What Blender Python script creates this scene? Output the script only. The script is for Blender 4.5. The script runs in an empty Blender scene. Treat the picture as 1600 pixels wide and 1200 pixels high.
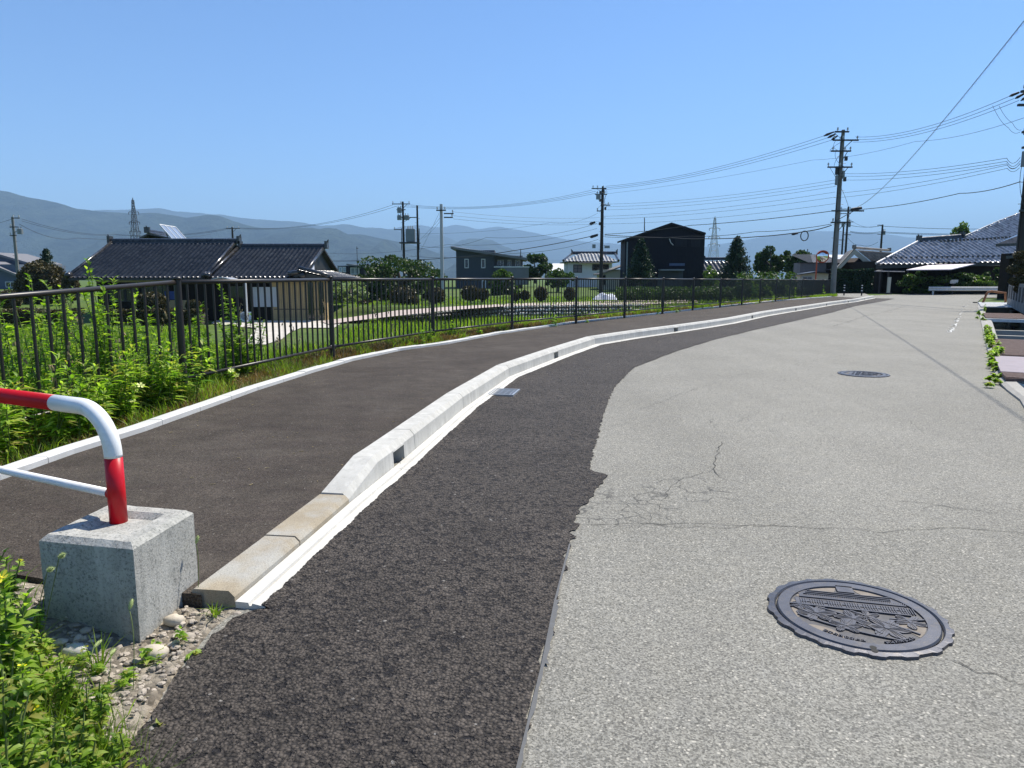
import bpy, bmesh, math, random
import numpy as np
from mathutils import Vector, Matrix

# ------------------------------------------------------------ camera, sky, sun
sc = bpy.context.scene
COL = sc.collection
H = 1.2
F = 1115.0
PITCH = math.radians(8.37)
CP, SP = math.cos(PITCH), math.sin(PITCH)
cam_d = bpy.data.cameras.new('camera')
cam_d.sensor_width = 36.0
cam_d.lens = F / 1600.0 * 36.0
cam_d.clip_start = 0.05
cam_d.clip_end = 90000
cam = bpy.data.objects.new('camera', cam_d)
cam.location = (0, 0, H)
cam.rotation_euler = (math.radians(90) - PITCH, 0, 0)
COL.objects.link(cam)
sc.camera = cam

SUN_EL = math.radians(55)
SUN_AZ = math.radians(45)          # from +Y towards +X
world = bpy.data.worlds.new("World")
sc.world = world
world.use_nodes = True
wn = world.node_tree
wn.nodes.clear()
sky = wn.nodes.new('ShaderNodeTexSky')
sky.sky_type = 'NISHITA'
sky.sun_disc = False
sky.sun_elevation = SUN_EL
sky.sun_rotation = SUN_AZ
sky.air_density = 1.0
sky.dust_density = 0.0
sky.ozone_density = 10.0
sky.altitude = 300
bg = wn.nodes.new('ShaderNodeBackground')
bg.inputs['Strength'].default_value = 0.112
wo = wn.nodes.new('ShaderNodeOutputWorld')
wn.links.new(sky.outputs[0], bg.inputs[0])
wn.links.new(bg.outputs[0], wo.inputs[0])
sun_d = bpy.data.lights.new('sun', 'SUN')
sun_d.energy = 5.0
sun_d.angle = math.radians(0.53)
sun_d.color = (1.0, 0.94, 0.84)
sun = bpy.data.objects.new('sun', sun_d)
sdir = Vector((math.sin(SUN_AZ) * math.cos(SUN_EL), math.cos(SUN_AZ) * math.cos(SUN_EL), math.sin(SUN_EL)))
sun.rotation_euler = (-sdir).to_track_quat('-Z', 'Y').to_euler()
sun.location = (20, 20, 60)
COL.objects.link(sun)
sc.view_settings.view_transform = 'Standard'
sc.view_settings.look = 'None'
sc.view_settings.exposure = 0.66
sc.view_settings.gamma = 1.0
sc.cycles.use_denoising = True
sc.cycles.max_bounces = 6
sc.cycles.transparent_max_bounces = 8
sc.cycles.volume_bounces = 0

# ------------------------------------------------------------ pixel helpers (photo is 1600 x 1200)
def ray(px, py):
    u = (px - 800) / F
    v = (600 - py) / F
    return Vector((u, CP + v * SP, -SP + v * CP))
def G(px, py, z=0.0):
    d = ray(px, py)
    t = (z - H) / d.z
    return Vector((d.x * t, d.y * t, z))
def P(px, py, Y):
    d = ray(px, py)
    t = Y / d.y
    return Vector((d.x * t, Y, H + d.z * t))
def SX(px, Y, z=1.2):
    return (px - 800) / F * (Y * CP + (H - z) * SP)
def SZ(py, Y):
    return P(800, py, Y).z

# ------------------------------------------------------------ object helpers
ORG = {}
def tag(o, label=None, cat=None, group=None, kind=None):
    if label: o['label'] = label
    if cat: o['category'] = cat
    if group: o['group'] = group
    if kind: o['kind'] = kind
    return o
def thing(name, label, cat, loc, group=None):
    o = bpy.data.objects.new(name, None)
    o.empty_display_size = 0.2
    o.location = loc
    COL.objects.link(o)
    ORG[o.name] = Vector(loc)
    return tag(o, label, cat, group)
def link_mesh(name, me, mats, parent=None, loc=None, smooth=False):
    if not isinstance(mats, (list, tuple)): mats = [mats]
    for m in mats: me.materials.append(m)
    o = bpy.data.objects.new(name, me)
    COL.objects.link(o)
    if parent is not None:
        o.parent = parent
        org = ORG[parent.name]
    else:
        org = Vector(loc) if loc is not None else Vector((0, 0, 0))
        o.location = org
    ORG[o.name] = org
    if org.length > 0:
        me.transform(Matrix.Translation(-org))
    if smooth:
        me.polygons.foreach_set('use_smooth', [True] * len(me.polygons))
    me.update()
    return o

class MB:
    """collects shapes in world coordinates and links them as one mesh"""
    def __init__(s):
        s.v = []; s.f = []; s.m = []; s.mi = 0
    def add(s, vs, fs):
        n = len(s.v)
        s.v.extend([tuple(p) for p in vs])
        for f in fs:
            s.f.append(tuple(i + n for i in f)); s.m.append(s.mi)
        return s
    def quad(s, a, b, c, d): return s.add([a, b, c, d], [(0, 1, 2, 3)])
    def box(s, x0, x1, y0, y1, z0, z1):
        return s.hexa([(x0, y0, z0), (x1, y0, z0), (x1, y1, z0), (x0, y1, z0)], [(x0, y0, z1), (x1, y0, z1), (x1, y1, z1), (x0, y1, z1)])
    def hexa(s, b, t):
        n = len(b)
        fs = [tuple(range(n - 1, -1, -1)), tuple(range(n, 2 * n))]
        for i in range(n):
            j = (i + 1) % n
            fs.append((i, j, n + j, n + i))
        return s.add(list(b) + list(t), fs)
    def rbox(s, c, sx, sy, sz, rz=0.0, rx=0.0, ry=0.0):
        R = Matrix.Rotation(rz, 3, 'Z') @ Matrix.Rotation(ry, 3, 'Y') @ Matrix.Rotation(rx, 3, 'X')
        vs = [Vector(c) + R @ Vector((a * sx / 2, b * sy / 2, d * sz / 2)) for d in (-1, 1) for a, b in ((-1, -1), (1, -1), (1, 1), (-1, 1))]
        return s.hexa(vs[:4], vs[4:])
    def tube(s, pts, r, seg=8, cap=True):
        pts = [Vector(p) for p in pts]
        n = len(pts)
        rs = r if isinstance(r, (list, tuple)) else [r] * n
        vs = []
        up = Vector((0, 0, 1))
        prev = None
        for i, p in enumerate(pts):
            d = (pts[min(i + 1, n - 1)] - pts[max(i - 1, 0)])
            if d.length < 1e-9: d = Vector((0, 0, 1))
            d.normalize()
            if prev is None:
                a = d.cross(up)
                if a.length < 1e-3: a = d.cross(Vector((1, 0, 0)))
            else:
                a = prev - d * prev.dot(d)
                if a.length < 1e-4: a = d.cross(up)
            a.normalize(); prev = a
            b = d.cross(a)
            for k in range(seg):
                t = 2 * math.pi * k / seg
                vs.append(p + (a * math.cos(t) + b * math.sin(t)) * rs[i])
        fs = []
        for i in range(n - 1):
            for k in range(seg):
                k2 = (k + 1) % seg
                fs.append((i * seg + k, i * seg + k2, (i + 1) * seg + k2, (i + 1) * seg + k))
        if cap:
            fs.append(tuple(range(seg - 1, -1, -1)))
            fs.append(tuple((n - 1) * seg + k for k in range(seg)))
        return s.add(vs, fs)
    def cyl(s, a, b, r, r2=None, seg=12):
        return s.tube([a, b], [r, r if r2 is None else r2], seg)
    def ball(s, c, rx, ry, rz, nu=12, nv=8, jit=0.0, rnd=None):
        vs = []; fs = []
        for j in range(nv + 1):
            th = math.pi * j / nv
            for i in range(nu):
                ph = 2 * math.pi * i / nu
                k = 1 + (rnd.uniform(-jit, jit) if jit and 0 < j < nv else 0)
                vs.append((c[0] + rx * k * math.sin(th) * math.cos(ph), c[1] + ry * k * math.sin(th) * math.sin(ph), c[2] + rz * k * math.cos(th)))
        for j in range(nv):
            for i in range(nu):
                i2 = (i + 1) % nu
                fs.append((j * nu + i, (j + 1) * nu + i, (j + 1) * nu + i2, j * nu + i2))
        return s.add(vs, fs)
    def poly(s, pts):
        return s.add(pts, [tuple(range(len(pts)))])
    def slab(s, pts, th):
        """polygon given by its top outline, with thickness downwards"""
        pts = [Vector(p) for p in pts]
        b = [p - Vector((0, 0, th)) for p in pts]
        return s.hexa(b, pts)
    def sweep(s, path, prof, closed=False, cap=True):
        """prof: list of (offset to the left of travel, z) or function(i,path length)"""
        n = len(path)
        rows = []
        L = 0
        for i, p in enumerate(path):
            p = Vector(p)
            a = Vector(path[max(i - 1, 0)]); b = Vector(path[min(i + 1, n - 1)])
            d1 = (p - a); d2 = (b - p)
            d1.z = 0; d2.z = 0
            if d1.length < 1e-9: d1 = d2.copy()
            if d2.length < 1e-9: d2 = d1.copy()
            d1.normalize(); d2.normalize()
            nn = Vector((-(d1.y + d2.y), d1.x + d2.x, 0)); nn.normalize()
            k = 1.0 / max(0.5, nn.dot(Vector((-d1.y, d1.x, 0))))
            pr = prof(i) if callable(prof) else prof
            rows.append([(p.x + nn.x * o * k, p.y + nn.y * o * k, p.z + z) for o, z in pr])
        m = len(rows[0])
        vs = [q for r in rows for q in r]
        fs = []
        mm = m if closed else m - 1
        for i in range(n - 1):
            for k in range(mm):
                k2 = (k + 1) % m
                fs.append((i * m + k, i * m + k2, (i + 1) * m + k2, (i + 1) * m + k))
        if closed and cap:
            fs.append(tuple(range(m - 1, -1, -1)))
            fs.append(tuple((n - 1) * m + k for k in range(m)))
        return s.add(vs, fs)
    def build(s, name, mats, parent=None, loc=None, smooth=False, tri=False, bevel=0):
        me = bpy.data.meshes.new(name)
        me.from_pydata(s.v, [], s.f)
        for p, m in zip(me.polygons, s.m): p.material_index = m
        bm = bmesh.new(); bm.from_mesh(me)
        bmesh.ops.recalc_face_normals(bm, faces=bm.faces)
        if bevel:
            bmesh.ops.bevel(bm, geom=bm.edges[:], offset=bevel, segments=2, affect='EDGES')
        if tri: bmesh.ops.triangulate(bm, faces=bm.faces)
        bm.to_mesh(me); bm.free()
        if loc is None and parent is None and s.v:
            a = np.array(s.v)
            loc = ((a[:, 0].min() + a[:, 0].max()) / 2, (a[:, 1].min() + a[:, 1].max()) / 2, a[:, 2].min())
        return link_mesh(name, me, mats, parent, loc, smooth)

def sheet(name, pts, mat, loc=(0, 0, 0)):
    """flat polygon, triangulated"""
    me = bpy.data.meshes.new(name)
    bm = bmesh.new()
    f = bm.faces.new([bm.verts.new(p) for p in pts])
    bm.normal_update()
    if f.normal.z < 0: f.normal_flip()
    bmesh.ops.triangulate(bm, faces=bm.faces)
    bm.to_mesh(me); bm.free()
    return link_mesh(name, me, mat, None, loc)

def np_mesh(name, V, Q, mats, parent=None, loc=None, smooth=False, mi=None):
    """fast mesh from numpy arrays, quads"""
    me = bpy.data.meshes.new(name)
    nv, nf = len(V), len(Q)
    me.vertices.add(nv); me.vertices.foreach_set('co', np.asarray(V, dtype=np.float32).ravel())
    me.loops.add(nf * 4); me.loops.foreach_set('vertex_index', np.asarray(Q, dtype=np.int32).ravel())
    me.polygons.add(nf)
    me.polygons.foreach_set('loop_start', np.arange(0, nf * 4, 4, dtype=np.int32))
    me.polygons.foreach_set('loop_total', np.full(nf, 4, dtype=np.int32))
    if mi is not None: me.polygons.foreach_set('material_index', np.asarray(mi, dtype=np.int32))
    me.update(calc_edges=True)
    me.validate()
    return link_mesh(name, me, mats, parent, loc, smooth)

class NB:
    def __init__(s): s.V = []; s.Q = []; s.n = 0
    def add(s, V, Q):
        s.V.append(V); s.Q.append(Q + s.n); s.n += len(V)
    def build(s, name, mat, parent=None, loc=None, smooth=False):
        V = np.concatenate(s.V)
        if loc is None and parent is None:
            loc = (float(V[:, 0].mean()), float(V[:, 1].mean()), float(V[:, 2].min()))
        return np_mesh(name, V, np.concatenate(s.Q), mat, parent, loc, smooth)

def unit(a):
    return a / np.maximum(np.linalg.norm(a, axis=1, keepdims=True), 1e-9)
def cards(C, size, rng, w=0.45, up=0.0):
    """kite-shaped leaf cards at points C"""
    n = len(C)
    a = unit(rng.normal(size=(n, 3)) + np.array([0, 0, up]))
    b = unit(np.cross(a, rng.normal(size=(n, 3))))
    s = (size * rng.uniform(.6, 1.3, n))[:, None]
    V = np.empty((n, 4, 3))
    V[:, 0] = C - a * s * .5; V[:, 1] = C + b * s * w; V[:, 2] = C + a * s * .5; V[:, 3] = C - b * s * w
    return V.reshape(-1, 3), np.arange(n * 4).reshape(n, 4)
def leaves(B, D, L, W, rng, droop=.35):
    """lanceolate leaves with folded midrib: base points B, directions D"""
    n = len(B)
    D = unit(D)
    S = unit(np.cross(D, np.array([0, 0, 1.0]) + rng.normal(scale=.15, size=(n, 3))))
    N = unit(np.cross(S, D))
    L = np.asarray(L)[:, None]; W = np.asarray(W)[:, None]
    ts = [0.0, .28, .62, 1.0]; ws = [.12, 1.0, .75, .03]
    V = np.empty((n, 12, 3))
    for k, (t, w) in enumerate(zip(ts, ws)):
        mid = B + D * L * t - np.array([0, 0, 1.0]) * L * droop * t * t
        V[:, k * 3 + 0] = mid + S * W * w + N * W * w * .35
        V[:, k * 3 + 1] = mid
        V[:, k * 3 + 2] = mid - S * W * w + N * W * w * .35
    q = []
    for k in range(3):
        q += [(k * 3, k * 3 + 1, k * 3 + 4, k * 3 + 3), (k * 3 + 1, k * 3 + 2, k * 3 + 5, k * 3 + 4)]
    Q = (np.array(q)[None] + (np.arange(n) * 12)[:, None, None]).reshape(-1, 4)
    return V.reshape(-1, 3), Q
def blades(B, h, w, rng, lean=.5, tilt=None):
    """bent grass blades"""
    n = len(B)
    an = rng.uniform(0, 2 * np.pi, n)
    d = np.stack([np.cos(an), np.sin(an), np.zeros(n)], 1)
    an2 = rng.uniform(0, 2 * np.pi, n)
    s = np.stack([np.cos(an2), np.sin(an2), np.zeros(n)], 1)
    h = (h * rng.uniform(.45, 1.25, n))[:, None]
    le = (lean * rng.uniform(.1, 1.2, n))[:, None]
    w = np.asarray(w)
    V = np.empty((n, 6, 3))
    up = np.array([0, 0, 1.0])
    for k, (t, ww) in enumerate(((0, 1.0), (.55, .8), (1.0, .08))):
        mid = B + up * h * t * (1 - .25 * le * t) + d * h * le * t * t
        V[:, 2 * k] = mid - s * w * ww; V[:, 2 * k + 1] = mid + s * w * ww
    q = np.array([(0, 1, 3, 2), (2, 3, 5, 4)])
    Q = (q[None] + (np.arange(n) * 6)[:, None, None]).reshape(-1, 4)
    return V.reshape(-1, 3), Q
def np_tube(pts, rs, seg=5):
    pts = np.asarray(pts, float); n = len(pts)
    d = unit(np.gradient(pts, axis=0))
    a = unit(np.cross(d, np.array([.13, .97, .2])))
    b = np.cross(d, a)
    th = np.linspace(0, 2 * np.pi, seg, endpoint=False)
    V = pts[:, None] + (a[:, None] * np.cos(th)[None, :, None] + b[:, None] * np.sin(th)[None, :, None]) * np.asarray(rs)[:, None, None]
    Q = [(i * seg + k, i * seg + (k + 1) % seg, (i + 1) * seg + (k + 1) % seg, (i + 1) * seg + k) for i in range(n - 1) for k in range(seg)]
    return V.reshape(-1, 3), np.array(Q)

# ------------------------------------------------------------ materials
MATS = {}
class NT:
    def __init__(s, name):
        s.m = bpy.data.materials.new(name); s.m.use_nodes = True
        s.t = s.m.node_tree; s.t.nodes.clear()
        s.out = s.n('ShaderNodeOutputMaterial')
    def n(s, t, **kw):
        o = s.t.nodes.new(t)
        for k, v in kw.items(): setattr(o, k, v)
        return o
    def l(s, a, b): s.t.links.new(a, b)
    def sv(s, node, name, v):
        if isinstance(v, bpy.types.NodeSocket): s.l(v, node.inputs[name])
        else: node.inputs[name].default_value = v
    def pos(s):
        return s.n('ShaderNodeNewGeometry').outputs['Position']
    def obj(s):
        return s.n('ShaderNodeTexCoord').outputs['Object']
    def noise(s, vec, scale, detail=3, rough=.6, out='Fac'):
        o = s.n('ShaderNodeTexNoise'); s.l(vec, o.inputs['Vector'])
        o.inputs['Scale'].default_value = scale; o.inputs['Detail'].default_value = detail; o.inputs['Roughness'].default_value = rough
        return o.outputs[out]
    def vor(s, vec, scale, feature='F1', out='Distance', rnd=1.0):
        o = s.n('ShaderNodeTexVoronoi', feature=feature); s.l(vec, o.inputs['Vector'])
        o.inputs['Scale'].default_value = scale; o.inputs['Randomness'].default_value = rnd
        return o.outputs[out]
    def ramp(s, fac, stops, interp='LINEAR'):
        o = s.n('ShaderNodeValToRGB'); o.color_ramp.interpolation = interp
        e = o.color_ramp.elements
        while len(e) < len(stops): e.new(0.5)
        for k, (p, c) in enumerate(stops):
            e[k].position = p
            e[k].color = (c, c, c, 1) if isinstance(c, (int, float)) else tuple(c) + (1,)
        s.l(fac, o.inputs[0]); return o.outputs[0]
    def math(s, op, a, b=0.0, c=None):
        o = s.n('ShaderNodeMath', operation=op)
        for i, v in enumerate((a, b) if c is None else (a, b, c)):
            if isinstance(v, bpy.types.NodeSocket): s.l(v, o.inputs[i])
            else: o.inputs[i].default_value = v
        return o.outputs[0]
    def mix(s, fac, a, b, blend='MIX'):
        o = s.n('ShaderNodeMix', data_type='RGBA', blend_type=blend)
        for nm, v in ((0, fac), (6, a), (7, b)):
            if isinstance(v, bpy.types.NodeSocket): s.l(v, o.inputs[nm])
            elif nm == 0: o.inputs[0].default_value = v
            else: o.inputs[nm].default_value = (v[0], v[1], v[2], 1) if not isinstance(v, (int, float)) else (v, v, v, 1)
        return o.outputs[2]
    def bump(s, h, strength, dist, nrm=None):
        o = s.n('ShaderNodeBump'); s.l(h, o.inputs['Height'])
        o.inputs['Strength'].default_value = strength; o.inputs['Distance'].default_value = dist
        if nrm is not None: s.l(nrm, o.inputs['Normal'])
        return o.outputs[0]
    def bsdf(s, col, rough=.7, metal=0.0, nrm=None, spec=.5, coat=0.0):
        o = s.n('ShaderNodeBsdfPrincipled')
        if isinstance(col, bpy.types.NodeSocket): s.l(col, o.inputs['Base Color'])
        else: o.inputs['Base Color'].default_value = tuple(col) + (1,)
        s.sv(o, 'Roughness', rough); s.sv(o, 'Metallic', metal)
        o.inputs['Specular IOR Level'].default_value = spec
        o.inputs['Coat Weight'].default_value = coat
        if nrm is not None: s.l(nrm, o.inputs['Normal'])
        return o.outputs[0]
    def done(s, sh):
        s.l(sh, s.out.inputs['Surface']); return s.m

def M(name, col, rough=.7, metal=0.0, var=.18, scale=4.0, bump=0.0, bscale=60.0, spec=.4, coat=0.0, dirt=None):
    if name in MATS: return MATS[name]
    t = NT(name)
    v = t.obj()
    n1 = t.noise(v, scale, 5, .65)
    c = t.ramp(n1, [(.25, [x * (1 - var) for x in col]), (.75, [min(1, x * (1 + var)) for x in col])])
    if dirt:
        n2 = t.noise(v, scale * 2.7, 6, .7)
        c = t.mix(t.ramp(n2, [(.52, 0.0), (.72, .7)]), c, dirt)
    nr = t.bump(t.noise(v, bscale, 4, .6), .6, bump) if bump else None
    MATS[name] = t.done(t.bsdf(c, rough, metal, nr, spec, coat))
    return MATS[name]

def leafmat(name, cols, transl=.35, rough=.5, tcol=None):
    t = NT(name)
    ri = t.n('ShaderNodeNewGeometry').outputs['Random Per Island']
    k = len(cols) - 1
    c = t.ramp(ri, [(i / k, cc) for i, cc in enumerate(cols)])
    nz = t.noise(t.pos(), .9, 2)
    c = t.mix(1.0, c, t.ramp(nz, [(.3, .75), (.7, 1.2)]), 'MULTIPLY')
    p = t.bsdf(c, rough, 0, None, .35)
    tr = t.n('ShaderNodeBsdfTranslucent')
    t.l(t.mix(1.0, c, tcol or (1.5, 1.7, .6), 'MULTIPLY'), tr.inputs[0])
    mx = t.n('ShaderNodeMixShader'); mx.inputs[0].default_value = transl
    t.l(p, mx.inputs[1]); t.l(tr.outputs[0], mx.inputs[2])
    MATS[name] = t.done(mx.outputs[0])
    return MATS[name]

# asphalts ----------------------------------------------------
t = NT('old_light_asphalt'); v = t.pos()
cell = t.vor(v, 190, out='Color'); cr = t.n('ShaderNodeSeparateColor'); t.l(cell, cr.inputs[0])
cell2 = t.vor(v, 88, out='Color'); cr2 = t.n('ShaderNodeSeparateColor'); t.l(cell2, cr2.inputs[0])
base = t.ramp(t.noise(v, .55, 5, .6), [(.3, (.206, .197, .168)), (.7, (.256, .246, .212))])
base = t.mix(t.ramp(t.noise(v, 7, 4, .65), [(.35, 0.0), (.7, .35)]), base, (.19, .187, .172))
base = t.mix(1.0, base, t.ramp(cr.outputs[0], [(0, .50), (.5, .95), (1, 1.42)]), 'MULTIPLY')
f62 = t.vor(v, 88); near62 = t.ramp(f62, [(.30, 1.0), (.42, 0.0)])
base = t.mix(t.math('MULTIPLY', near62, t.ramp(cr2.outputs[1], [(.86, 0.0), (.9, .8)])), base, (.50, .47, .40))
base = t.mix(t.math('MULTIPLY', near62, t.ramp(cr2.outputs[2], [(.90, 0.0), (.93, .6)])), base, (.08, .08, .075))
# crazing (crocodile cracks) by the patch edge and finer random crazing elsewhere
wv = t.n('ShaderNodeVectorMath', operation='ADD'); t.l(v, wv.inputs[0])
nzc = t.n('ShaderNodeTexNoise'); nzc.inputs['Scale'].default_value = 9; t.l(v, nzc.inputs['Vector'])
sc_ = t.n('ShaderNodeVectorMath', operation='SCALE'); t.l(nzc.outputs['Color'], sc_.inputs[0]); sc_.inputs['Scale'].default_value = .11
t.l(sc_.outputs[0], wv.inputs[1])
ck = t.vor(wv.outputs[0], 8.5, 'DISTANCE_TO_EDGE')
line = t.ramp(ck, [(.0, 1.0), (.028, .9), (.06, 0.0)])
def spot(px, py, r):
    c = G(px, py)
    dd = t.n('ShaderNodeVectorMath', operation='DISTANCE'); t.l(v, dd.inputs[0]); dd.inputs[1].default_value = c
    o = t.n('ShaderNodeMapRange'); t.l(dd.outputs['Value'], o.inputs[0])
    o.inputs[1].default_value = r; o.inputs[2].default_value = r * .55; o.inputs[3].default_value = 0; o.inputs[4].default_value = 1
    return o.outputs[0]
mask = t.math('MAXIMUM', spot(975, 795, .42), t.math('MAXIMUM', spot(1075, 765, .34), spot(930, 800, .3)))
mask = t.math('MULTIPLY', mask, t.ramp(t.noise(v, 6, 2), [(.40, 0.0), (.52, 1.0)]))
base = t.mix(t.math('MULTIPLY', t.math('MULTIPLY', line, mask), .7), base, (.05, .05, .048))
hb = t.math('ADD', t.math('MULTIPLY', t.vor(v, 130), -1.0), t.noise(v, 260, 2))
mp = t.n('ShaderNodeMapping'); mp.vector_type = 'POINT'; t.l(v, mp.inputs[0]); mp.inputs['Rotation'].default_value = (0, 0, .45); mp.inputs['Scale'].default_value = (1.0, .10, 1)
base = t.mix(1.0, base, t.ramp(t.noise(mp.outputs[0], 1.3, 3, .5), [(.32, .94), (.68, 1.05)]), 'MULTIPLY')
st_ = t.noise(v, 1.7, 6, .72)
base = t.mix(t.ramp(st_, [(.60, 0.0), (.74, .40)]), base, (.12, .115, .10))
base = t.mix(t.ramp(t.noise(v, 2.9, 5, .7), [(.64, 0.0), (.8, .35)]), base, (.36, .35, .31))
MATS['light'] = t.done(t.bsdf(base, .85, 0, t.bump(hb, .7, .003), .25))

t = NT('fresh_dark_asphalt'); v = t.pos()
n3 = t.n('ShaderNodeTexNoise'); n3.inputs['Scale'].default_value = 38; n3.inputs['Detail'].default_value = 3; t.l(v, n3.inputs['Vector'])
s3 = t.n('ShaderNodeVectorMath', operation='SCALE'); t.l(n3.outputs['Color'], s3.inputs[0]); s3.inputs['Scale'].default_value = .012
a3 = t.n('ShaderNodeVectorMath', operation='ADD'); t.l(v, a3.inputs[0]); t.l(s3.outputs[0], a3.inputs[1])
v = a3.outputs[0]
vd = t.vor(v, 95)
cell = t.vor(v, 95, out='Color'); cr = t.n('ShaderNodeSeparateColor'); t.l(cell, cr.inputs[0])
base = t.ramp(t.noise(v, .9, 5, .6), [(.3, (.058, .049, .041)), (.7, (.080, .068, .057))])
base = t.mix(1.0, base, t.ramp(cr.outputs[0], [(0, .55), (1, 1.5)]), 'MULTIPLY')
vd2 = t.vor(v, 42)
base = t.mix(t.ramp(vd, [(.45, 0.0), (.75, .75)]), base, (.012, .011, .011))
base = t.mix(t.ramp(cr.outputs[1], [(.997, 0.0), (.999, .7)]), base, (.33, .31, .28))
base = t.mix(1.0, base, t.ramp(t.noise(v, 2.6, 6, .7), [(.32, .84), (.68, 1.22)]), 'MULTIPLY')
base = t.mix(t.ramp(t.noise(v, 1.1, 4, .6), [(.55, 0.0), (.8, .35)]), base, (.10, .085, .07))
pores = t.ramp(t.noise(v, 34, 3, .7), [(.38, 0.0), (.46, 1.0)])
base = t.mix(t.math('SUBTRACT', 1.0, pores), base, (.018, .016, .016))
hb = t.math('ADD', t.math('MULTIPLY', vd, -1.0), t.math('ADD', t.math('MULTIPLY', vd2, -.5), t.math('MULTIPLY', pores, .55)))
MATS['dark'] = t.done(t.bsdf(base, .72, 0, t.bump(hb, 1.0, .0075), .16))

t = NT('brownish_path_asphalt'); v = t.pos()
base = t.ramp(t.noise(v, .8, 5, .6), [(.3, (.047, .038, .030)), (.72, (.070, .059, .048))])
st = t.n('ShaderNodeMapping'); t.l(v, st.inputs[0]); st.inputs['Scale'].default_value = (1.2, 5.5, 1); st.inputs['Rotation'].default_value = (0, 0, .9)
base = t.mix(t.ramp(t.noise(st.outputs[0], 1.2, 4, .6), [(.45, 0.0), (.75, .45)]), base, (.036, .026, .023))
cell = t.vor(v, 150, out='Color'); cr = t.n('ShaderNodeSeparateColor'); t.l(cell, cr.inputs[0])
base = t.mix(1.0, base, t.ramp(cr.outputs[0], [(0, .55), (1, 1.5)]), 'MULTIPLY')
base = t.mix(1.0, base, t.ramp(t.noise(v, 3.4, 6, .72), [(.32, .78), (.68, 1.24)]), 'MULTIPLY')
base = t.mix(t.ramp(t.noise(v, 1.3, 5, .65), [(.56, 0.0), (.76, .4)]), base, (.12, .105, .088))
base = t.mix(t.ramp(cr.outputs[1], [(.996, 0.0), (.999, .6)]), base, (.36, .34, .30))
hb = t.math('ADD', t.math('MULTIPLY', t.vor(v, 160), -1.0), t.noise(v, 24, 3))
MATS['path'] = t.done(t.bsdf(base, .85, 0, t.bump(hb, .9, .003), .18))

t = NT('soil_and_turf'); v = t.pos()
base = t.ramp(t.noise(v, .35, 6, .65), [(.3, (.060, .105, .018)), (.55, (.095, .15, .028)), (.75, (.15, .16, .055))])
base = t.mix(t.ramp(t.noise(v, 5, 5, .7), [(.4, 0.0), (.7, .6)]), base, (.035, .055, .012))
MATS['turf'] = t.done(t.bsdf(base, .9, 0, t.bump(t.noise(v, 14, 5, .7), .8, .03), .2))

t = NT('gravel_soil'); v = t.pos()
cell = t.vor(v, 45, out='Color'); cr = t.n('ShaderNodeSeparateColor'); t.l(cell, cr.inputs[0])
base = t.ramp(t.noise(v, 6, 5, .65), [(.3, (.15, .125, .095)), (.7, (.30, .265, .21))])
base = t.mix(1.0, base, t.ramp(cr.outputs[0], [(0, .55), (1, 1.35)]), 'MULTIPLY')
hb = t.math('ADD', t.math('MULTIPLY', t.vor(v, 45), -1.0), t.noise(v, 70, 4))
MATS['gravel'] = t.done(t.bsdf(base, .9, 0, t.bump(hb, 1.0, .012), .2))

def concrete(name, col, pits=.5, stain=(.30, .28, .24), sc2=3.0, bd=.003, streak=False):
    t = NT(name); v = t.obj()
    c = t.ramp(t.noise(v, sc2, 6, .7), [(.3, [x * .82 for x in col]), (.7, [x * 1.1 for x in col])])
    c = t.mix(t.ramp(t.noise(v, sc2 * 4, 5, .7), [(.47, 0.0), (.72, .6)]), c, stain)
    if name == 'block_concrete':
        c = t.mix(t.ramp(t.noise(v, 95, 5, .8), [(.50, 0.0), (.62, .75)]), c, (.085, .09, .085))
        c = t.mix(t.ramp(t.noise(v, 3.2, 4, .6), [(.42, 0.0), (.7, .55)]), c, (.19, .20, .185))
    if streak:
        mp = t.n('ShaderNodeMapping'); t.l(v, mp.inputs[0]); mp.inputs['Scale'].default_value = (9, 9, 1.0)
        c = t.mix(t.ramp(t.noise(mp.outputs[0], 1.6, 4, .6), [(.5, 0.0), (.75, .5)]), c, [x * 1.35 for x in col])
    pz = t.ramp(t.noise(v, 75, 4, .75), [(.30, 1.0), (.37, 0.0)])
    c = t.mix(t.math('MULTIPLY', pz, pits), c, [x * .22 for x in col])
    hb = t.math('SUBTRACT', t.noise(v, 120, 4, .7), pz)
    MATS[name] = t.done(t.bsdf(c, .88, 0, t.bump(hb, .7, bd), .3))
    return MATS[name]
concrete('block_concrete', (.44, .43, .39), .8, (.20, .20, .175), 5, .004, True)
concrete('kerb_concrete', (.50, .49, .45), .25, (.30, .29, .255), 4, .0015, True)
concrete('gutter_concrete', (.60, .585, .54), .2, (.40, .385, .34), 4, .001)
concrete('strip_concrete', (.58, .58, .56), .2, (.42, .42, .40), 4, .0012)
concrete('old_concrete', (.36, .345, .31), .4, (.22, .21, .18), 2.5, .003)
concrete('dark_olive_concrete', (.085, .085, .06), .4, (.04, .05, .02), 2.5, .003)  # dark olive concrete for the inside of the channel
concrete('yard_concrete', (.55, .51, .44), .1, (.42, .38, .32), .8, .002)
# ramped kerb with a rusty tint at its near end
t = NT('tan_kerb_concrete'); v = t.pos()
c = t.ramp(t.noise(v, 5, 5, .65), [(.3, (.31, .26, .185)), (.7, (.40, .345, .255))])
c = t.mix(t.ramp(t.noise(v, 2.2, 4, .6), [(.47, 0.0), (.6, .9)]), c, (.42, .41, .37))
c = t.mix(1.0, c, t.ramp(t.vor(v, 260), [(0, 1.15), (.8, .7)]), 'MULTIPLY')
MATS['tan'] = t.done(t.bsdf(c, .9, 0, t.bump(t.noise(v, 220, 3), .6, .002), .3))

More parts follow.
